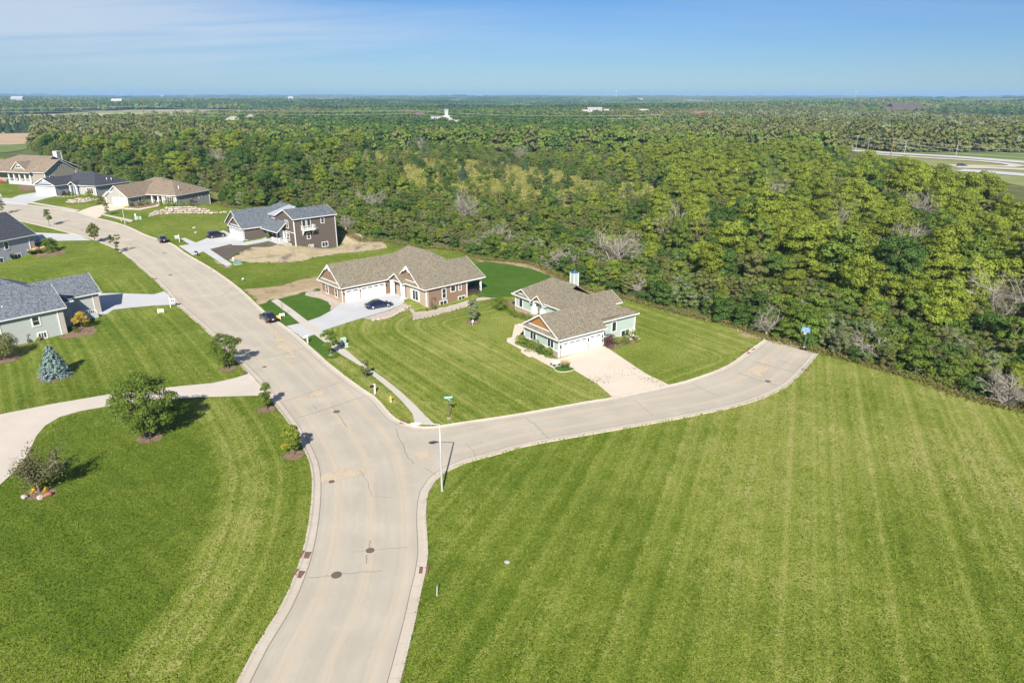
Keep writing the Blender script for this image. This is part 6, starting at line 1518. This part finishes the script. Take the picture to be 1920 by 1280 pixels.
for i in range(17):      # grey leafless bushes along the margin of the wood
    for _ in range(60):
        t_ = rw.choice(range(len(WOOD_FRONT) - 1)); a_, b__ = WOOD_FRONT[t_], WOOD_FRONT[t_ + 1]; u_ = rw.random(); x = a_[0] + (b__[0] - a_[0]) * u_ + rw.uniform(-2, 2); y = a_[1] + (b__[1] - a_[1]) * u_ + rw.uniform(3, 16)
        if in_wood(x, y) and in_view(x, y, 0) and x > -60: break
    root_ = bpy.data.objects['bare_tree.%03d' % (15, 16, 18)[i % 3]]; r2 = empty('bare_bush', (x, y, tz(x, y)), rw.uniform(0, 6.28)); sc = rw.uniform(.7, 1.15) * (1.0 if i % 3 < 2 else .7); r2.scale = (sc, sc, sc * rw.uniform(.7, .95)); tag(r2, 'grey leafless bush at the front margin of the wood', 'bare bush', 'grey leafless bushes of the margin')
    for ch_ in root_.children: c_ = ch_.copy(); COL.objects.link(c_); c_.parent = r2
# goldenrod margin and tall grass along the wood front
rs = np.random.RandomState(31); ps, ns = [], []
gl = G2([(1740, 705), (1760, 716), (1800, 735), (1822, 744)])
for (x, y) in smooth_poly(gl, False, .25):
    c = rs.normal(0, .5, (26, 3)) * np.array([1, 1, 0]) + np.array([x, y + .8, tz(x, y)]); c[:, 2] += rs.uniform(.2, 1.1, 26); ps.append(c)
ps = np.concatenate(ps); nn = rs.normal(0, 1, ps.shape); nn[:, 2] = abs(nn[:, 2]) + .4; nn /= np.linalg.norm(nn, axis=1, keepdims=True)
M['goldenrod'] = leaf_mat('goldenrod', (.15, .175, .045), (.27, .265, .075), (.19, .2, .05), hue=.1)
o = bpy.data.objects.new('goldenrod', cards(ps, nn, .085, rs.uniform(0, 1, len(ps)), 'goldenrod', M['goldenrod'], rs)); COL.objects.link(o); tag(o, 'yellow goldenrod along the edge of the wood by the open field', 'weeds', None, 'stuff')
ln = np.array(smooth_poly(WOOD_FRONT[5:-2], False, .35)); n_ = 26; ps = np.repeat(ln, n_, 0); ps = np.c_[ps + rs.normal(0, .6, ps.shape), np.zeros(len(ps))]; ps[:, 2] = terr(ps[:, 0], ps[:, 1]) + rs.uniform(.02, .55, len(ps)) ; nn = rs.normal(0, 1, ps.shape); nn[:, 2] *= .4; nn /= np.linalg.norm(nn, axis=1, keepdims=True)
M['tallgrass'] = leaf_mat('tall rough grass', (.12, .12, .035), (.26, .22, .09), (.16, .14, .05), hue=.2)
o = bpy.data.objects.new('tall_grass', cards(ps, nn, .11, rs.uniform(0, 1, len(ps)), 'tall_grass', M['tallgrass'], rs, 1.5)); COL.objects.link(o); tag(o, 'rough tall grass along the front of the wood', 'grass', None, 'stuff')
# short turf blades close to the camera, and blades leaning over the kerb backs
qx = rs.uniform(-62, 62, 330000); qy = 33 + 62 * rs.uniform(0, 1, 330000) ** 1.25; k_ = (np.abs(qx) < qy * .80 + 6) & ~inside(ROAD, qx, qy) & ~inside(DRIVE_L, qx, qy) & ~inside(DRIVE_H, qx, qy) & ~inside(WALKP, qx, qy) & ~inside(PATH_H, qx, qy) & (rs.uniform(0, 1, 330000) < np.clip(60 / qy - .1, .15, 1))
qx, qy = qx[k_], qy[k_]; k_ = np.minimum(np.minimum(pl_dist(kL, qx, qy), pl_dist(kR, qx, qy)), pl_dist(kS, qx, qy)) > .12; qx, qy = qx[k_], qy[k_]; qx, qy = qx[:150000], qy[:150000]
ga_ = ground_attrs(qx, qy); ok_ = ga_['wild'] < .3; qx, qy = qx[ok_], qy[ok_]; tn = (ga_['yel'] + ga_['amp'] * .5 * np.sin(ga_['mow'] * 2 * math.pi / 2.6))[ok_] + rs.normal(0, .20, len(qx)) + .22 * (np.sin(qx * .21 + 1.3 * np.sin(qy * .13)) * np.cos(qy * .17 + qx * .05) + .5 * np.sin(qx * .9 + qy * 1.3))
nn = rs.normal(0, .55, (len(qx), 3)); nn[:, 2] = abs(nn[:, 2]) + .5; nn /= np.linalg.norm(nn, axis=1, keepdims=True)
M['turf'] = leaf_mat('lawn blades', (.070, .120, .010), (.250, .285, .056), (.1, .15, .02), .45, 0.0)
o = bpy.data.objects.new('turf', cards(np.c_[qx, qy, terr(qx, qy) + rs.uniform(.0, .045, len(qx))], nn, .062, np.clip(tn, 0, 1), 'turf', M['turf'], rs, 1.5)); COL.objects.link(o); tag(o, 'short mown turf blades of the near lawns', 'grass', None, 'stuff')
ps = []
for ln_ in (kL, kR, kS):
    a = np.array(ln_); a = a[(a[:, 1] < 150)]; sg_ = sgn(ln_, ROAD); t_ = np.diff(a, axis=0); t_ /= np.linalg.norm(t_, axis=1, keepdims=True); nrm_ = np.c_[-t_[:, 1], t_[:, 0]] * sg_
    for _ in range(14): u = rs.uniform(0, 1, (len(a) - 1, 1)); ps.append(a[:-1] + (a[1:] - a[:-1]) * u + nrm_ * rs.uniform(-.12, .10, (len(a) - 1, 1)))
ps = np.concatenate(ps); k_ = ~inside(DRIVE_L, ps[:, 0], ps[:, 1]) & ~inside(DRIVE_H, ps[:, 0], ps[:, 1]); ps = ps[k_]; k_ = np.sin(ps[:, 0] * 1.7 + ps[:, 1] * 2.3) + rs.normal(0, .8, len(ps)) > -.2; ps = ps[k_]
nn = rs.normal(0, 1, (len(ps), 3)); nn /= np.linalg.norm(nn, axis=1, keepdims=True)
o = bpy.data.objects.new('kerb_grass', cards(np.c_[ps, terr(ps[:, 0], ps[:, 1]) + .12], nn, .075, rs.uniform(0, .8, len(ps)), 'kerb_grass', M['turf'], rs, 1.5)); COL.objects.link(o); tag(o, 'grass creeping over the backs of the kerbs', 'grass', None, 'stuff')
# meadow growth
ps = []
for m_ in MEADOW:
    a = np.array(m_); lo, hi = a.min(0), a.max(0); q = rs.uniform(0, 1, (9000, 2)) * (hi - lo) + lo; q = q[inside(m_, q[:, 0], q[:, 1])]; ps.append(q)
ps = np.concatenate(ps); ps = np.c_[ps, terr(ps[:, 0], ps[:, 1]) + rs.uniform(.1, .9, len(ps))]; nn = rs.normal(0, 1, ps.shape); nn /= np.linalg.norm(nn, axis=1, keepdims=True)
o = bpy.data.objects.new('meadow_growth', cards(ps, nn, .3, rs.uniform(0, 1, len(ps)), 'meadow_growth', M['goldenrod'], rs, 1.4)); COL.objects.link(o); tag(o, 'yellowish tall weeds in the clearing of the wood', 'weeds', None, 'stuff')

# ------------------------------------------------------------------ the far country
M['farfield_tan'] = soil_mat('stubble field', (.42, .30, .19), (.50, .37, .25), (.36, .27, .16), .05); M['farfield_green'] = soil_mat('green field', (.13, .19, .05), (.17, .23, .07), (.19, .21, .08), .05); M['farfield_pale'] = soil_mat('pale field', (.22, .25, .085), (.29, .28, .12), (.18, .22, .07), .05)
sheet('field', FIELD_TL, .25, M['farfield_tan'], 12)
sheet('field', G2([(-300, 277), (0, 273), (58, 271), (52, 280), (0, 288), (-300, 292)]), .3, M['farfield_green'], 10)
sheet('verge', GRASS_R, .12, M['farfield_pale'], 8)
FF = []
for px, mt_ in (([(360, 190.5), (420, 189), (490, 190), (480, 192.5), (370, 193)], 'farfield_pale'), ([(560, 189.5), (620, 187.5), (690, 190), (680, 193.5), (600, 194)], 'farfield_tan'), ([(500, 196), (560, 194), (580, 198), (640, 199), (560, 202.5), (500, 201)], 'farfield_green'), ([(840, 188.5), (880, 187), (882, 190), (850, 191.5)], 'farfield_green'), ([(740, 198), (790, 199), (800, 203), (760, 202)], 'farfield_pale'),
                ([(1900, 192), (2000, 190), (2000, 194), (1910, 195)], 'farfield_green'), ([(1120, 199), (1160, 197), (1180, 201), (1130, 202)], 'farfield_pale'), ([(40, 182), (90, 181), (110, 184), (50, 185)], 'farfield_pale'), ([(920, 197), (975, 195), (985, 199), (930, 200)], 'farfield_pale'), ([(1280, 206), (1310, 205), (1312, 210), (1282, 211)], 'farfield_pale')):
    pg = G2(px); FF.append(pg); sheet('field', pg, 3.0, M[mt_], 60)
lowm = {}
for k, mt_ in (('dark', 'leaf_dark'), ('mid', 'leaf_mid'), ('olive', 'leaf_olive'), ('silver', 'leaf_silver')):
    lowm[k] = crown_mesh('far_crown', M[mt_], 900 + len(k), 10, 12, 0, 22, 520, .9, 'bush', (.26, .42), .12, 0.0, .16)[0]
def clump(name, mat, seed):
    rs2 = np.random.RandomState(seed); ps, ns = [], []
    for i in range(18):
        c = np.array([rs2.uniform(-26, 26), rs2.uniform(-12, 12), 5.0]); d = rs2.normal(size=(44, 3)); d /= np.linalg.norm(d, axis=1, keepdims=True); d[:, 2] = abs(d[:, 2]); s = np.array([6.5, 6.5, rs2.uniform(5, 9)]); ps.append(c + d * s); ns.append(d + rs2.normal(0, .35, d.shape))
    ps = np.concatenate(ps); ns = np.concatenate(ns); ns /= np.linalg.norm(ns, axis=1, keepdims=True); return cards(ps, ns, 2.5, rs2.uniform(0, 1, len(ps)), name, mat, rs2)
cl = {k: clump('far_wood', M[m_], 50 + i) for i, (k, m_) in enumerate((('dark', 'leaf_dark'), ('mid', 'leaf_mid'), ('olive', 'leaf_olive')))}
rf = np.random.RandomState(17)
def far_points(n, d0, d1, pw=1.0):
    u = rf.uniform(0, 1, n); d = d0 * (d1 / d0) ** (u ** pw); a = rf.uniform(-.76, .76, n); x = np.tan(a) * d * .93; y = d
    ok = ~inside(GRASS_R, x, y) & ~inside(FIELD_TL, x, y) & ~inside(LEFTOPEN, x, y)
    for f in FF: ok &= ~inside(f, x, y)
    ok &= far_field(x, y) < .4
    return x[ok], y[ok]
x, y = far_points(25000, 395, 1700, 1.15)
keep = (np.sin(x * .011 + 1) * np.cos(y * .009) + .5 * np.sin(x * .03 - y * .02) + rf.normal(0, .45, len(x))) > -.95
keep &= ~((y < 480) & inside(WOOD, x, y) & (y < 478)); keep &= ~((x > 150) & (y < 520) & (x > y * .40) & (y < 470))
x, y = x[keep], y[keep]; sel = (np.sin(x * .006 + 2) + .7 * np.cos(y * .008 + x * .003) + rf.normal(0, .5, len(x)))
sel = sel + np.where((x > 100) & (y > 500) & (y < 800), -.55, 0)
v_ = np.where(sel > .75, 0, np.where(sel > -.1, 1, np.where(sel > -1.25, 2, 3)))
scatter('far_woodland', 'distant mixed woodland across the valley beyond the power line', np.c_[x, y, terr(x, y)], rf.uniform(.55, 1.35, len(x)), rf.uniform(0, 6.28, len(x)), v_, [lowm[k] for k in ('dark', 'mid', 'olive', 'silver')], 'woodland')
x, y = far_points(21000, 1500, 14000, .9)
keep = (np.sin(x * .0016 + 1) * np.cos(y * .0012 + 2) + .6 * np.sin(x * .004 - y * .003) + rf.normal(0, .35, len(x))) > -.55
x, y = x[keep], y[keep]; sel = np.sin(x * .0021 + 2) + rf.normal(0, .8, len(x))
v_ = np.where(sel > .2, 0, np.where(sel > -1.0, 1, 2))
scatter('horizon_woodland', 'wooded country fading to blue towards the horizon', np.c_[x, y, terr(x, y)], rf.uniform(.7, 1.3, len(x)), rf.uniform(0, .5, len(x)), v_, [cl[k] for k in ('dark', 'mid', 'olive')], 'woodland')
# conifer plantation at the left
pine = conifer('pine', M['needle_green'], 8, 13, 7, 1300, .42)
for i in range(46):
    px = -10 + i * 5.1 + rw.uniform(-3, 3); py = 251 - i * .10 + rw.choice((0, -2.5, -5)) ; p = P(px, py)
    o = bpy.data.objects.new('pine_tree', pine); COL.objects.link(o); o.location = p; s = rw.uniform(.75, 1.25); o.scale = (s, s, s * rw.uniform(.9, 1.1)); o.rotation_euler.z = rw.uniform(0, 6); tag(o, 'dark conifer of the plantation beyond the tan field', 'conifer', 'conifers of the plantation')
for i, (px, py, s) in enumerate(((868, 340, .55), (1385, 322, .6), (985, 320, .5), (862, 300, .5), (745, 303, .42), (1100, 300, .5))):
    p = P(px, py); o = bpy.data.objects.new('pine_tree', pine); COL.objects.link(o); o.location = p; o.scale = (s * 1.15, s * 1.15, s * .9); tag(o, ['rounded dark conifer alone in the clearing', 'dark conifer right of the clearing', 'small conifer at the far side of the clearing', 'small conifer left of the bare tree in the clearing', 'blue green conifer at the left of the clearing', 'small conifer between the clearing and the far wood'][i], 'conifer')

# highway
def road_strip(name, px, w, mat, off=.35):
    ln = smooth_poly(G2(px), False, 8); strip(name, ln, [(-w / 2, off), (w / 2, off)], M[mat])
road_strip('highway', [(1600, 283), (1690, 289), (1800, 295.5), (1920, 305), (2150, 322)], 14, 'drive_new'); road_strip('highway', [(1790, 314), (1850, 315.5), (1920, 318.5), (2150, 327)], 11, 'drive_tan'); road_strip('highway', [(1800, 320), (1860, 324), (1920, 329), (2150, 345)], 14, 'drive_new')
road_strip('slip_road', [(1640, 290), (1740, 297), (1840, 303), (1895, 309), (1908, 311.5), (1890, 313.5), (1830, 312), (1780, 311)], 8, 'drive_tan', .4)
sheet('field', G2([(1690, 285.5), (1800, 287), (1920, 290), (2150, 297), (2150, 308), (1920, 299), (1800, 292), (1700, 288)]), .3, M['farfield_green'], 10)
make_car(1803, 312.5, 0, (.05, .055, .06), 'tiny dark vehicle on the slip road by the highway', True, 5.2)['group'] = 'vehicles far away'
for px, py, h_ in ((1604, 283, 10), (1626, 286, 9), (1695, 291, 9), (1792, 293, 9)):
    p = P(px, py); t = thing('light_pole', p, 0, 'slim light pole standing beside the highway', 'light pole', 'light poles along the highway'); m = MB(); m.tube([(0, 0, -.5), (0, 0, h_)], [.14, .1], 6); m.build('pole', M['whitemetal'], t); m = MB(); m.tube([(0, 0, h_), (1.6, 0, h_ + .3)], .09, 5); m.build('arm', M['whitemetal'], t)

# power line
POLES = [(-330, 236, 24), (274, 237, 24), (771, 241, 20), (1234, 250, 18), (1669, 297, 11.5), (2230, 330, 12)]
tops = []
for i, (px, py, h_) in enumerate(POLES):
    p = P(px, py); tops.append((p, h_))
    if 0 < i < 5:
        lbs = ['', 'rusty brown power pole farthest left above the wood', 'rusty brown power pole beside the far white buildings', 'rusty brown power pole in the middle right of the wood', 'brown power pole near the highway']
        t = thing('power_pole', p, 0, lbs[i], 'power pole', 'poles of the power line'); m = MB(); m.tube([(0, 0, -1), (0, 0, h_)], [.026 * h_, .019 * h_], 8); m.build('pole', M['wood'], t)
        for k in range(3): m = MB(); m.tube([(0, 0, h_ - .4 - k * h_ * .17), (.9, -.3, h_ - .2 - k * h_ * .17)], .1, 5); m.build('insulator', M['whitemetal'], t)
for k in range(3):
    m = MB()
    for (p, hp), (q, hq) in zip(tops, tops[1:]):
        a = p + Vector((.9, -.3, hp - .2 - k * hp * .17)); b = q + Vector((.9, -.3, hq - .2 - k * hq * .17)); m.tube([a.lerp(b, t / 14) + Vector((0, 0, -3.2 * 4 * (t / 14) * (1 - t / 14))) for t in range(15)], [.085 * (1 + .0 * t) * min(1, (a.y + (b.y - a.y) * t / 14) / 800 + .1) for t in range(15)], 4)
    o = m.build('power_line', M['wire']); tag(o, ['topmost wire of the power line over the wood', 'middle wire of the power line over the wood', 'lowest wire of the power line over the wood'][k], 'wire', 'wires of the power line')

# far buildings
M['farwhite'] = plain('white walls', (.42, .41, .39), .6); M['fargrey'] = plain('grey roof', (.34, .36, .40), .6); M['farred'] = plain('red roof', (.20, .10, .085), .6); M['farbrown'] = plain('dark roof', (.11, .08, .08), .7)
def far_building(px, py, w, d, h, rh, wall, roof, label, name='farm_building', rz=.1, lift=0, extra=()):
    p = P(px, py); lift = lift + (0 if w < 10 else 3); t = thing(name, (p.x, p.y, p.z + lift), rz, label, 'building', None); m = MB(); m.box(-w / 2, w / 2, -d / 2, d / 2, -lift - 2, h)
    for (a, b, c_, e_, hh) in extra: m.box(a, b, c_, e_, -lift - 2, hh)
    m.build('wall', M[wall], t)
    m = MB(); m.poly_prism([(-w / 2 - .4, -d / 2 - .4, h + .01), (-w / 2 - .4, d / 2 + .4, h + .01), (-w / 2 - .4, 0, h + rh)], (w + .8, 0, 0)); m.build('roof', M[roof], t)
    m = MB(); n_ = max(2, int(w / 5))
    for i in range(n_): u = -w / 2 + (i + .5) * w / n_; m.box(u - .6, u + .6, -d / 2 - .06, -d / 2 + .02, h * .4, h * .75)
    m.build('windows', M['glass'], t)
far_building(820, 243, 13, 10, 8, .5, 'farwhite', 'fargrey', 'pale blue grey works building at the foot of the white tower', 'works_building', .1, 3)
p = P(838, 243); t = thing('concrete_tower', (p.x, p.y, p.z), .1, 'white stepped tower rising above the wood in the middle distance', 'tower'); m = MB(); m.box(-3.8, 3.8, -3, 3, -2, 15); m.box(-1.9, 1.9, -2.4, 2.4, 15, 20.5); m.box(4, 6.2, -1.5, 1.5, -2, 12.5); m.build('shaft', M['farwhite'], t); m = MB(); m.box(-2.4, 2.4, -2.8, 2.8, 20.5, 21.6); m.tube([(5, 0, 12.5), (14, 0, 6)], .5, 6); m.build('conveyor_head', M['fargrey'], t)
far_building(858, 247, 19, 8, 5.5, .5, 'farwhite', 'farwhite', 'long low white shed right of the white tower', 'works_shed', 0, 3); far_building(788, 238, 10, 8, 9, 3.5, 'farbrown', 'farbrown', 'dark house between the trees left of the white tower', 'farm_house', .3, 2)
far_building(1114, 221, 24, 14, 6, 2, 'farwhite', 'farwhite', 'group of white hillside buildings in the middle distance', 'white_building', 0, 6, ((-22, -9, -6, 6, 4), (14, 24, -6, 6, 5))); far_building(1205, 222, 18, 10, 3, 3.5, 'farwhite', 'dirt' if False else 'farwhite', 'pale barrel roofed shed right of the white hillside buildings', 'barrel_shed', 0, 5); far_building(1036, 210, 30, 14, 5, 2, 'farwhite', 'farwhite', 'pale building on the wooded ridge', 'white_building', .2, 6)
far_building(1316, 229, 26, 9, 4, 4, 'farwhite', 'farred', 'long shed with dull red roof right of the power pole', 'red_roof_shed', 0, 4); far_building(1694, 214, 62, 20, 8, 4, 'farbrown', 'farbrown', 'dark rambling building in the far right wood', 'lodge', 0, 6, ((-46, -30, -8, 8, 5), (32, 44, -8, 8, 4)))
far_building(546, 186, 36, 20, 7, 2, 'farwhite', 'farwhite', 'white dairy farm on the left horizon', 'farm_building', 0, 8); far_building(36, 196, 36, 18, 10, 6, 'fargrey', 'fargrey', 'grey farm house in the far left fields', 'farm_house', .1, 6); far_building(222, 201, 30, 16, 9, 6, 'fargrey', 'farwhite', 'pale farm house left of the first power pole', 'farm_house', .1, 6); far_building(305, 182.5, 36, 20, 6, 3, 'farwhite', 'farwhite', 'white farm buildings on the far left ridge', 'farm_building', 0, 8); far_building(1200, 192, 24, 18, 5, 2, 'farwhite', 'farwhite', 'tiny white building towards the right horizon', 'farm_building', 0, 10); far_building(1720, 240, 8, 6, 5, 1, 'farwhite', 'farwhite', 'tiny pale hut in the far right valley', 'hut', 0, 3)
far_building(1902, 209, 16, 10, 5, 3, 'farwhite', 'fargrey', 'tiny house at the far right', 'farm_house', 0, 5)
for px, lb in ((1155, 'white water tower on the horizon right of the centre'), (1603, 'white water tower on the right horizon')):
    p = P(px, 184); t = thing('water_tower', p, 0, lb, 'water tower'); k = p.y / 1000; m = MB(); m.tube([(0, 0, 0), (0, 0, 6.5 * k)], [.5 * k, .45 * k], 10); m.build('stem', M['farwhite'], t); m = MB(); m.lathe([(.4 * k, 6 * k), (1.5 * k, 7 * k), (1.6 * k, 8 * k), (.3 * k, 9 * k)], 12); m.build('tank', M['farwhite'], t, True)
# pale spoil heaps of the quarry
M['quarry'] = soil_mat('quarry rock', (.32, .29, .24), (.42, .37, .31), (.22, .21, .16), .35)
for i, (px, py, w_, h_, lb) in enumerate(((432, 243, 34, 12.5, 'largest pale quarry heap above the wood'), (470, 240, 26, 12.5, 'grey pale quarry heap right of the largest one'), (505, 243, 30, 10.5, 'low pale quarry heap'), (168, 238, 16, 9, 'small pale bank left of the first power pole'), (560, 241, 26, 12, 'pale bank near the middle of the quarry'), (655, 243, 20, 9, 'pale bank at the right end of the quarry'))):
    p = P(px, py); bm = bmesh.new(); bmesh.ops.create_icosphere(bm, subdivisions=4, radius=1.0); r_ = np.random.RandomState(i)
    for v in bm.verts:
        n = math.sin(v.co.x * 4 + i) * .12 + math.sin(v.co.y * 6 + v.co.x * 5) * .1 + math.sin(v.co.z * 9 + v.co.x * 3) * .08; v.co *= 1 + n; v.co = Vector((v.co.x * w_ / 2, v.co.y * w_ * .35, max(v.co.z, -.3) * h_))
    me = bpy.data.meshes.new('quarry_heap'); bm.to_mesh(me); bm.free(); o = link('quarry_heap', me, M['quarry']); o.location = p; tag(o, lb, 'quarry heap', 'pale heaps of the quarry')

# ------------------------------------------------------------------ air, sky, sun, camera
b_ = MB(); b_.box(-18000, 18000, -900, 18000, -6, 95)
o = b_.build('haze', bpy.data.materials.new('haze')); o['kind'] = 'stuff'; tag(o, 'pale blue summer haze over the far country', 'haze')
hm = o.data.materials[0]; hm.use_nodes = True; nt = hm.node_tree; nt.nodes.clear(); vo = nt.nodes.new('ShaderNodeVolumePrincipled'); vo.inputs['Color'].default_value = (.40, .68, .96, 1); vo.inputs['Density'].default_value = HAZE; vo.inputs['Anisotropy'].default_value = 0.0
out = nt.nodes.new('ShaderNodeOutputMaterial'); nt.links.new(vo.outputs[0], out.inputs['Volume'])

SUN_EL = R(36)
W = bpy.data.worlds.new('World'); S.world = W; W.use_nodes = True; nt = W.node_tree; nt.nodes.clear(); g = N(nt)
sky = g.n('ShaderNodeTexSky', sky_type='NISHITA'); sky.sun_disc = False; sky.sun_elevation = SUN_EL; sky.sun_rotation = math.pi; sky.air_density = 1.0; sky.dust_density = .0; sky.ozone_density = 4.0; sky.altitude = 300
tc = g.n('ShaderNodeTexCoord').outputs['Generated']; sp = g.n('ShaderNodeSeparateXYZ'); g.put(sp.inputs[0], tc)
zz = g.math('ADD', g.math('MAXIMUM', sp.outputs[2], 0.0), .10)
cb = g.n('ShaderNodeCombineXYZ'); g.put(cb.inputs[0], g.math('DIVIDE', sp.outputs[0], zz)); g.put(cb.inputs[1], g.math('MULTIPLY', g.math('DIVIDE', sp.outputs[1], zz), 1.0))
n1 = g.noise(g.vscale(cb.outputs[0], (.30, 1.3, 1)), 1.0, 6, .6, .6); n2 = g.noise(g.vscale(cb.outputs[0], (.12, .30, 1)), 1.0, 3)
left = g.step(sp.outputs[0], .10, -.50)
hi = g.step(sp.outputs[2], .22, .06)
veil = g.math('ADD', g.math('MULTIPLY', n1, .5), g.math('MULTIPLY', n2, .5))
veil = g.math('ADD', g.math('SUBTRACT', veil, .07), g.math('MULTIPLY', left, .22)); veil = g.math('ADD', veil, g.math('MULTIPLY', hi, .02))
veil = g.math('MULTIPLY', g.math('MULTIPLY', g.step(veil, .45, .66), .68), g.math('ADD', .22, g.math('MULTIPLY', left, .78)))
low = g.step(sp.outputs[2], .005, .06); veil = g.math('MULTIPLY', veil, low)
tint = g.mix(g.step(sp.outputs[2], .0, .2), (.44, .585, .80), (.42, .625, .92))
skc = g.mix(1.0, sky.outputs[0], tint, 'MULTIPLY')
mxx = g.mix(veil, skc, (6.6, 7.2, 7.9))
bg = g.n('ShaderNodeBackground'); g.put(bg.inputs[0], mxx); bg.inputs[1].default_value = SKY
wo = g.n('ShaderNodeOutputWorld'); nt.links.new(bg.outputs[0], wo.inputs[0])
sl = bpy.data.lights.new('sun', 'SUN'); sl.energy = SUN; sl.angle = R(.53); sl.color = (1, .94, .855); so = bpy.data.objects.new('sun', sl); COL.objects.link(so); so.rotation_euler = (R(90) - SUN_EL, 0, R(-2))
cam = bpy.data.cameras.new('camera'); cam.sensor_width = 36; cam.lens = 24; cam.clip_start = .5; cam.clip_end = 60000
co_ = bpy.data.objects.new('camera', cam); COL.objects.link(co_); co_.location = (0, 0, CAM_H); co_.rotation_euler = (R(90) - PITCH, 0, 0); S.camera = co_
S.view_settings.view_transform = 'Standard'; S.view_settings.look = 'None'; S.view_settings.exposure = EXPO; S.view_settings.gamma = 1
S.cycles.max_bounces = 5; S.cycles.diffuse_bounces = 3; S.cycles.glossy_bounces = 2; S.cycles.transmission_bounces = 3; S.cycles.volume_bounces = 0; S.cycles.transparent_max_bounces = 4; S.cycles.sample_clamp_indirect = 6
